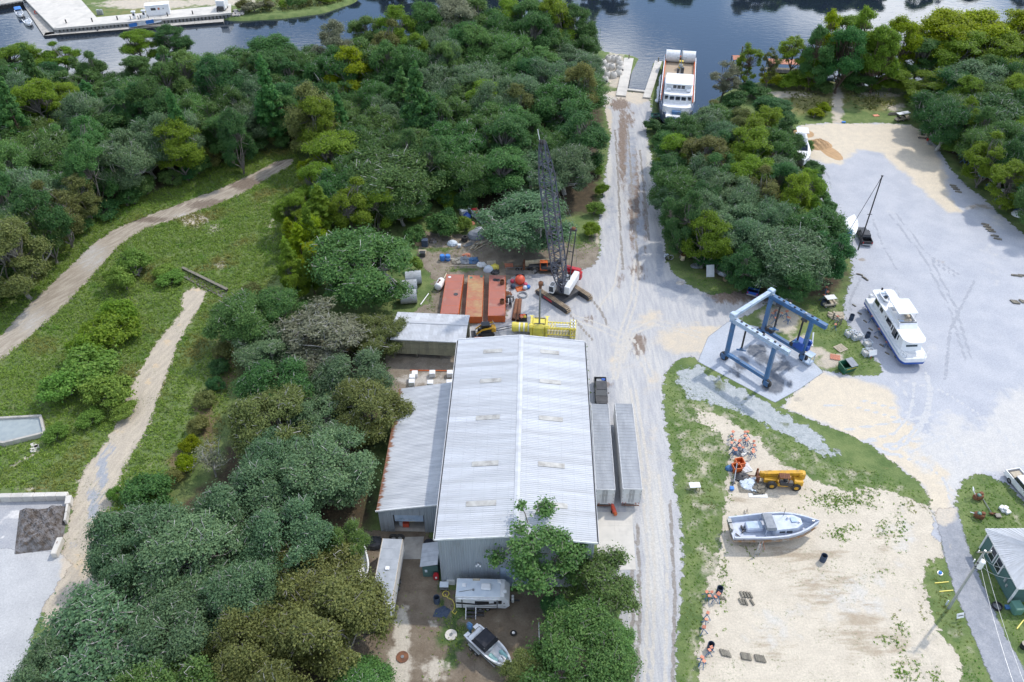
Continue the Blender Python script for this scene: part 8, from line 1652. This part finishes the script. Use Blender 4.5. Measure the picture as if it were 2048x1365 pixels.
single('dark_tarp', MB().add([(-1.1,-.6,.02),(.6,-.8,.04),(1.1,.3,.03),(.2,.9,.05),(-.8,.4,.03),(0,0,.16)],[(0,1,5),(1,2,5),(2,3,5),(3,4,5),(4,0,5)]), mt['fabric'], 'dark blue tarp spread on the grass beside the travel trailer','tarp',G(884,1225))
t = thing('utility_cart','small white cart by the front left corner of the building','cart',G(889,1178)); part('top', MB().box(-.55,.55,-.4,.4,.9,.98), mt['ibc'], t); part('shelf', MB().box(-.5,.5,-.36,.36,.3,.36), mt['steel'], t)
for x in (-.5,.5):
    for y in (-.35,.35): part('leg', MB().box(x-.04,x+.04,y-.04,y+.04,0,.9), mt['steel'], t)
t = thing('covered_grill','dark covered machine beside the small shed','machine',G(862,1098)); part('cover', MB().bbox((0,0,.7),(1.7,1.5,1.4),.3), mt['cover'], t); part('wheel_base', MB().box(-.7,.7,-.6,.6,0,.12), mt['dark'], t)
heap('bicycle_heap','tangle of dark metal gear behind the white cargo trailer','heap',748,1088,1.4,.8,'dark',21,14,.7)
for i,(u,v,lab) in enumerate([(755,1083,'upper orange bucket by the tangle of gear'),(752,1095,'lower orange bucket by the tangle of gear')]): bin_box('orange_bucket',lab,'bucket',u,v,(.4,.4,.45),'coral')
t = thing('timber_rack','white framed rack of boards under the lower tree','rack',G(1078,1290),0)
for y in (-2.2,2.2): part('post', MB().box(-.05,.05,y-.05,y+.05,0,1.2), mt['white'], t)
part('rail', MB().box(-.05,.05,-2.2,2.2,1.12,1.2), mt['white'], t)
for k in range(6): part('board', MB().box(.2,1.9,-1.6+k*.55,-1.35+k*.55,.3,.36), mt['oldwood'], t)
# rubbish left of the telehandler
t = thing('steel_hoarding','long dark panel standing on edge in the rubbish heap','panel',G(1466,972),heading(1466,976,1472,938)); part('panel', MB().box(0,3.6,-.06,.06,.1,1.0), mt['tarpgrey'], t); part('foot', MB().box(.4,.6,-.3,.3,0,.1).box(3.0,3.2,-.3,.3,0,.1), mt['dark'], t)
heap('rubbish_heap','mixed rubbish with a blue and white sheet beside the telehandler forks','heap',1500,970,1.6,.5,'ibc',31,22,.7); heap('metal_rubbish','dark metal rubbish behind the long panel','heap',1484,956,1.2,.6,'dark',32,16,.6); heap('blue_netting','blue netting left of the orange planters','heap',1461,938,.8,.5,'blue',33,10,.5); heap('grey_rubbish','grey broken boards below the rubbish heap','heap',1518,975,1.3,.4,'oldwood',34,14,.8); heap('white_rubbish','white sheeting in the jack stand heap','heap',1480,905,1.2,.35,'steel',35,16,.6)
bin_box('blue_can','small blue can at the corner of the rubbish heap','can',1463,980,(.5,.5,.5),'cloth'); single('flat_sheet', MB().box(-1.3,1.3,-.35,.35,0,.06), mt['galv'], 'flat grey sheet lying in front of the rubbish heap','sheet',G(1516,992),-.05)
# along the wood by the junction
t = thing('hand_cart','white spoked wheels and frame left at the wood edge by the junction','wheels',G(1339,521))
for k in range(2): part('wheel', MB().torus((k*.5-.3,k*.2,.55),.5,.09,'Y',16,6), mt['galv'] if k else mt['black'], t)
part('frame', MB().cb((-.6,.6,.7),(.8,.3,.5),.4), mt['ibc'], t)
t = thing('cable_drum','pale upright cable drum at the wood edge','drum',G(1365,520)); part('shell', MB().cyl((0,0,0),(0,0,1.1),.42,n=16), mt['tan'], t); part('lid', MB().cyl((0,0,1.1),(0,0,1.2),.5,n=16), mt['rust'], t)
t = thing('plywood_board','large white board propped against the wood edge','board',G(1419,551),.1); part('panel', MB().cb((0,0,1.0),(1.5,.06,2.3),0,-.5), mt['white'], t); part('prop', MB().cyl((0,.9,0),(0,.3,1.5),.05,n=5), mt['wood'], t)
heap('wood_junk','broken grey boat parts under the trees by the junction','heap',1455,545,2.2,1.0,'galv',41,18,1.0); heap('wood_junk_low','small grey scrap on the grass by the junction','heap',1392,533,1.1,.5,'steel',42,12,.5); heap('stone_pile','small grey stones where the verge meets the road','heap',1360,567,.8,.25,'rock',43,6,.4)
t = thing('yellow_skiff','upturned yellow skiff under the trees by the junction','skiff',G(1448,563),.5); part('hull', hull(2.6,1.1,.5,.5,.8,.8,.1,.15,10,.08), mt['wood'], t); part('seat', MB().box(.9,1.2,-.45,.45,.35,.4), mt['white'], t)
t = thing('bbq_cabinet','small white topped cabinet beside the big oak','cabinet',G(1589,574)); part('body', MB().bbox((0,0,.5),(.7,.6,1.0),.06), mt['dark'], t); part('top', MB().box(-.4,.4,-.35,.35,1.0,1.06), mt['gelcoat'], t)
heap('timber_junk','loose timber and posts left of the houseboat','heap',1672,633,1.5,.4,'pale',44,18,.9)
for i,(u,v) in enumerate([(1665,640),(1680,650),(1672,655)]): single('fence_post', MB().box(-.09,.09,-.09,.09,0,1.5), mt['oldwood'], ['short timber post by the loose timber','timber post nearest the wire crates','timber post below the loose timber'][i],'post',G(u,v))
single('white_post', MB().cyl((0,0,0),(.3,1.6,1.6),.13,n=10).cyl((-.02,-.12,-.02),(0,0,.06),.18,n=10), mt['gelcoat'], 'pale leaning pole beside the boat hoist','pole',G(1624,692))
# right edge of the lot
def upole(label,u,v,h,transformer,wires,lean=(0,0)):
    p = G(u,v); t = thing('utility_pole',label,'utility pole',p); tp = Vector((lean[0],lean[1],h))
    part('post', MB().cyl((0,0,-.3),tuple(tp),.19,.13,n=10), mt['oldwood'] if not transformer else mt['galv'], t)
    part('crossarm', MB().cb((tp.x,tp.y,h-.35),(1.7,.12,.12)), mt['oldwood'], t)
    for x in (-.7,0,.7): part('insulator', MB().cyl((tp.x+x,tp.y,h-.28),(tp.x+x,tp.y,h+.02),.06,n=6), mt['gelcoat'], t)
    if transformer:
        k = part('transformer', MB().cyl((.55,.05,h-3.0),(.55,.05,h-1.85),.36,n=14).sph((.55,.05,h-1.85),.36,14,6,(1,1,.4)), mt['gelcoat'], t); part('bracket', MB().box(0,.3,-.04,.14,h-2.2,h-2.1).box(0,.3,-.04,.14,h-2.9,h-2.8), mt['dark'], k); part('guard', MB().tube([(0,0,h-3.1),(.5,-.4,h-3.1),(1.0,0,h-3.1)],.03,4), mt['dark'], k)
        part('fuse', MB().box(-.55,-.45,-.05,.05,h-1.9,h-1.4), mt['gelcoat'], t)
    for i,(q0,q1) in enumerate(wires):
        a, b = Vector(q0), Vector(q1)-p; pts = []
        for k in range(9): f = k/8; w = a.lerp(b,f); w.z -= 4*f*(1-f)*.6; pts.append(tuple(w))
        part('wire', MB().tube(pts,.022,4), mt['galv'] if transformer else mt['dark'], t)
upole('leaning grey utility pole with white transformer beside the asphalt driveway',1897,1217,11.6,True,[((0,0,11.3),G(2070,1420,8.5)),((.55,0,9.0),G(2050,1430,7.5)),((0,0,11.0),G(2010,1136,3.8)),((.4,0,9.2),G(2024,1158,3.8))],(.25,.2))
upole('bare wooden utility pole in front of the dark wood at the lot edge',1961,328,9.0,False,[((0,0,8.7),G(2090,380,7.0))],(.5,.3))
t = thing('guard_rail','long pale pipe rail along the right edge of the lot','rail',G(1945,325)); b = G(1992,378)-G(1945,325)
for k in range(3):
    f0, f1 = (k+.02)/3, (k+.98)/3; part('pipe', MB().cyl((b.x*f0,b.y*f0,.55),(b.x*f1,b.y*f1,.55),.16,n=10), mt['galv'], t)
for k in range(5): f = k/4*.94+.03; part('support', MB().box(b.x*f-.1,b.x*f+.1,b.y*f-.15,b.y*f+.15,0,.42), mt['oldwood'], t)
heap('edge_scrap_far','scrap and fittings heaped at the upper end of the pipe rail','heap',1958,338,1.2,.6,'steel',51,14,.6); heap('edge_scrap_mid','blue and grey scrap beside the middle of the pipe rail','heap',1968,352,1.3,.6,'blue',52,14,.6); heap('edge_scrap_low','blue trestle scrap at the lower end of the pipe rail','heap',1980,372,.9,.5,'brblue',53,10,.5); heap('edge_boats','overturned pale dinghies at the right edge of the lot','heap',2040,430,1.8,.9,'gelcoat',54,12,.9); heap('edge_green','green tarp bundle at the right edge of the lot','heap',2032,412,1.0,.7,'tgreen',55,8,.6); heap('edge_blue','blue barrels and gear at the right edge','heap',2036,424,1.0,.6,'brblue',56,10,.6); heap('cart_gear','cluttered gear around the white roofed golf cart','heap',1998,402,1.0,.5,'blue',57,12,.5); heap('wood_machine','grey machine in the shade of the wood edge','heap',1867,276,1.0,1.2,'steel',58,12,.6)
bin_box('red_can','red fuel can beside the shaded golf cart','can',1855,282,(.5,.4,.6),'redp'); bin_box('grey_box','small pale grey box on the lot by the shaded cart','box',1857,290,(.8,.5,.5),'galv'); bin_box('blue_box','small blue box where the sand track meets the lot','box',1687,246,(.9,.5,.3),'cloth')
single('log_pile', MB().cyl((-1.6,0,.2),(1.6,.2,.2),.2,n=8).cyl((-1.4,.4,.2),(1.5,.55,.2),.18,n=8).cyl((-1.3,.2,.52),(1.3,.35,.52),.18,n=8), mt['oldwood'], 'grey logs behind the pair of golf carts','logs',G(1789,231))
# sand heap, spoil heap, concrete bays
def mound(name,label,u,v,rx,ry,h,m,seed,rz=0,n=34):
    rg = np.random.default_rng(seed); vs = []; fs = []
    ph = rg.uniform(0,6.28,8)
    for j in range(n+1):
        for i in range(n+1):
            x, y = -1+2*i/n, -1+2*j/n; r = math.hypot(x,y); z = max(0,1-r**1.6); z = z*(.8+.12*math.sin(x*7+ph[0])*math.cos(y*6+ph[1])+.1*math.sin(x*15+y*9+ph[2]))+ (rg.normal()*.025 if z > 0 else 0)
            vs.append((x*rx,y*ry,max(-.02,z*h)))
    for j in range(n):
        for i in range(n): a=j*(n+1)+i; fs.append((a,a+1,a+n+2,a+n+1))
    return single(name, MB().add(vs,fs), m, label, 'heap', G(u,v), rz)
mound('sand_heap','orange sand heap beside the white yacht at the top of the lot',1636,291,3.3,2.6,1.7,mt['sandpile'],1); mound('sand_spread','flat spread of orange sand right of the sand heap',1661,305,2.0,4.5,.22,mt['sandpile'],2,.3); mound('sand_patch','low orange sand patch at the upper corner of the lot',1608,268,2.6,2.4,.2,mt['sandpile'],3)
def spoil():
    a, b, c, d = G(32,1010,1.2), G(132,1003,1.2), G(122,1098,.0), G(28,1110,0); n = 44; rg = np.random.default_rng(5); vs = []; fs = []
    for j in range(n+1):
        for i in range(n+1):
            s, t = i/n, j/n; p = (a*(1-s)+b*s)*(1-t)+(d*(1-s)+c*s)*t; e = min(s*4,(1-s)*9,t*9,(1-t)*7,1); h = 1.5*e*(.75+.2*math.sin(s*9+t*4)+.12*math.sin(s*23)*math.cos(t*19))+rg.normal()*.06*e
            vs.append((p.x,p.y,max(-.01,h)))
    for j in range(n):
        for i in range(n): q=j*(n+1)+i; fs.append((q,q+1,q+n+2,q+n+1))
    single('spoil_heap', MB().add(vs,fs), mt['soilpile'], 'dark heap of broken spoil in the concrete bay at the left edge','heap')
    t = thing('bay_wall','white topped concrete block wall behind the spoil heap','wall',G(-40,1002)); e = G(140,998)-G(-40,1002); L = e.length; ang = math.atan2(e.y,e.x); t.rotation_euler=(0,0,ang)
    for k in range(8): part('wall_block', MB().bbox((L*(k+.5)/8,0,.55),(L/8-.03,.75,1.1),.05), mt['palecon'], t)
    t = thing('bay_side_wall','short concrete wall right of the spoil heap','wall',G(142,1000)); e = G(134,1050)-G(142,1000); L = e.length; t.rotation_euler=(0,0,math.atan2(e.y,e.x))
    for k in range(3): part('wall_block', MB().bbox((L*(k+.5)/3,0,.5),(L/3-.03,.75 if k == 0 else .3,1.0),.05), mt['palecon'], t)
    t = thing('concrete_barrier','pale concrete barrier block at the front corner of the spoil heap','barrier',G(118,1100),heading(114,1108,123,1086)); part('block', MB().bbox((0,0,.5),(2.6,.75,1.0),.08), mt['palecon'], t); part('lifting_eye', MB().torus((.4,0,1.02),.12,.03,'Y',10,5), mt['rust'], t)
spoil()
def basin():
    A = [G(u,v) for u,v in ((-60,880),(-60,846),(84,838),(92,872),(10,892))]
    t = thing('concrete_basin','sunken concrete basin of pale grey water at the left edge','basin',A[3]); o = A[3]; r = [(p.x-o.x,p.y-o.y) for p in A]
    for i in range(5):
        a, b = Vector(r[i]+(0,)), Vector(r[(i+1)%5]+(0,)); an, L = along(a,b); mb = MB(); mb.m = Matrix.Translation(a) @ Matrix.Rotation(an,4,'Z'); mb.box(-.1,L+.1,-.18,.18,-.3,.75+.012*i); part('wall', mb, mt['concrete'], t)
    part('water', MB().add([(x,y,.42) for x,y in r],[(0,1,2,3,4)]), M('milky basin water',(.33,.37,.37),(.28,.32,.33),.15), t)
    p = G(72,898); t2 = thing('basin_outlet','pale rubble apron below the basin corner','rubble',p)
    for k in range(6): part('stone', MB().bbox((_rj.uniform(-.9,.9),_rj.uniform(-.8,.8),.1),(.7,.6,.22),.05,_rj.uniform(0,3)), mt['palecon'], t2)
basin()
def culvert():
    for i,(u0,v0,u1,v1,lab) in enumerate([(366,540,456,584,'far dark concrete wall of the drain across the meadow'),(362,552,446,596,'near low wall of the drain across the meadow')]):
        a,b = G(u0,v0),G(u1,v1); an,L = along(a,b); t = thing('drain_wall',lab,'wall',(a.x,a.y,0),an)
        for k in range(5): part('wall_panel', MB().box(L*k/5+.03,L*(k+1)/5-.03,-.2,.2,0,.55 if i == 0 else .2), mt['soilpile'], t)
        if i == 0: part('capping', MB().box(0,L,-.26,.26,.55,.62), mt['oldwood'], t)
    a,b = G(366,546),G(452,590); an,L = along(a,b); single('drain_bed', MB().box(0,L,-1.0,.6,0,.03), mt['soilpile'], 'dark bed of the drain between its two walls','drain',(a.x,a.y,0),an)
culvert()
# green area at the right
bin_box('pad_transformer','green pad mounted transformer box beside the house','transformer',2029,1222,(1.3,1.1,1.3),'tgreen',heading(2020,1205,2038,1235)); bin_box('blue_tub','small blue tub beside the green transformer box','tub',2014,1217,(.6,.5,.4),'blue')
t = thing('fire_pit','black fire ring on the grass by the house','fire pit',G(1993,1215)); part('ring', MB().pipe((0,0,0),(0,0,.4),.6,.06,18), mt['black'], t); part('ash', MB().cyl((0,0,.02),(0,0,.1),.52,n=18), mt['steel'], t)
for i,(u,v,rz,lab) in enumerate([(1955,998,.2,'moss covered engine block with a bent white pipe on the grass island'),(1957,1036,-.4,'second rusty engine block on the grass island')]):
    t = thing('old_engine',lab,'engine',G(u,v),rz); part('block', MB().bbox((0,0,.5),(1.1,.8,.9),.15).bbox((.3,.1,1.0),(.5,.5,.35),.1).cyl((-.7,0,.5),(-.4,0,.5),.35,n=12), mt['rust'], t); part('casting', MB().bbox((-.2,-.1,1.0),(.5,.5,.3),.1), mt['tgreen'], t); part('pipe', MB().tube([(-.6,.2,.9),(-1.0,.4,1.5),(-.7,.9,1.6),(-.3,.7,.9)] if i == 0 else [(-.5,0,.6),(-1.2,.1,.5)],.06,6), mt['gelcoat'], t)
t = thing('propeller_shaft','grey propeller shaft lying on the grass island','shaft',G(1982,1028),heading(1988,1035,1975,1013)+math.pi); part('rod', MB().cyl((0,0,.2),(-2.4,0,.12),.06,n=8), mt['steel'], t); part('propeller', MB().cyl((0,0,.2),(.3,0,.22),.14,n=10).cb((.15,.25,.25),(.12,.45,.22),0,.5).cb((.15,-.25,.25),(.12,.45,.22),0,-.5), mt['rust'], t)
t = thing('white_tubs','white plastic tubs stacked on the grass island','tubs',G(2007,1024))
for k,(x,y,z) in enumerate(((0,0,.0),(.4,-.2,.0),(-.15,.45,.1),(.1,.1,.42))): part('tub', MB().bbox((x,y,z+.22),(.75,.55,.42),.08,.3*k), mt['gelcoat'], t)
bin_box('black_bag','black bag beside the propeller shaft','bag',1995,1034,(.7,.6,.35),'black')
for i,(u,v,lab) in enumerate([(1883,1166,'upper yellow marker board on the left grass verge'),(1892,1183,'lower yellow marker board on the left grass verge')]): single('yellow_marker', MB().box(-.9,.9,-.05,.05,0,.12), mt['lemon'], lab, 'marker', G(u,v),.1)
single('yellow_bar', MB().box(-.9,.9,-.06,.06,0,.14), mt['lemon'], 'yellow parking bar on the grass at the right edge','bar',G(2040,1250),.7)
t = thing('ball_valve','small blue and white valve cover on the grass verge','valve',G(1880,1147)); part('cap', MB().sph((0,0,.15),.25,10,6,(1,1,.7)), mt['cloth'], t); part('collar', MB().cyl((0,0,0),(0,0,.08),.34,n=12), mt['gelcoat'], t)
single('marker_stub', MB().cyl((0,0,0),(.05,.05,.8),.1,n=8).sph((.05,.05,.8),.1,8,5), mt['ibc'], 'pale marker stub left of the transformer pole','stub',G(1892,1210))
single('dark_barrel', MB().cyl((0,0,0),(0,0,.8),.4,n=14).torus((0,0,.4),.4,.03,'Z',14,5), mt['black'], 'black barrel on the grass at the lower right edge','barrel',G(2046,1295))
# river side at the right: red roofed docks
def dock_house(label,u,v,w,d,rz):
    t = thing('boat_dock',label,'dock',G(u,v,0),rz); t.location.z = -.5
    for k in range(int(w/.6)): part('deck_board', MB().box(-w/2+k*.6,-w/2+k*.6+.56,-d/2,d/2,.3,.38), mt['oldwood'], t)
    for s in (-1,1):
        for k in range(5): part('roof_panel', MB().loft([[(-w/2+k*w/5,s*d/2,2.7),(-w/2+(k+.98)*w/5,s*d/2,2.7),(-w/2+(k+.98)*w/5,s*d/2,2.78),(-w/2+k*w/5,s*d/2,2.78)],[(-w/2+k*w/5,0,3.4),(-w/2+(k+.98)*w/5,0,3.4),(-w/2+(k+.98)*w/5,0,3.48),(-w/2+k*w/5,0,3.48)]]), mt['coral'], t)
    for x in (-w/2+.2,w/2-.2):
        for y in (-d/2+.2,d/2-.2): part('post', MB().cyl((x,y,-2),(x,y,2.7),.12,n=8), mt['oldwood'], t)
dock_house('long red roofed boat dock behind the riverside trees',1565,140,9.0,3.6,-.1); dock_house('small red topped dock shelter left of the slender riverside tree',1473,132,3.2,3.0,0)
single('dock_pile', MB().cyl((0,0,-2),(0,0,6),.2,n=8), mt['oldwood'], 'tall dark mooring pile right of the small dock shelter','pile',(G(1478,136).x,G(1478,136).y,0))
for u,v,lab in [(1640,225,'left red sheet lying by the reed patch'),(1752,232,'right red sheet at the edge of the right reed patch')]: single('red_sheet', MB().box(-.7,.7,-.5,.5,.05,.12), mt['coral'], lab,'sheet',G(u,v),.2)
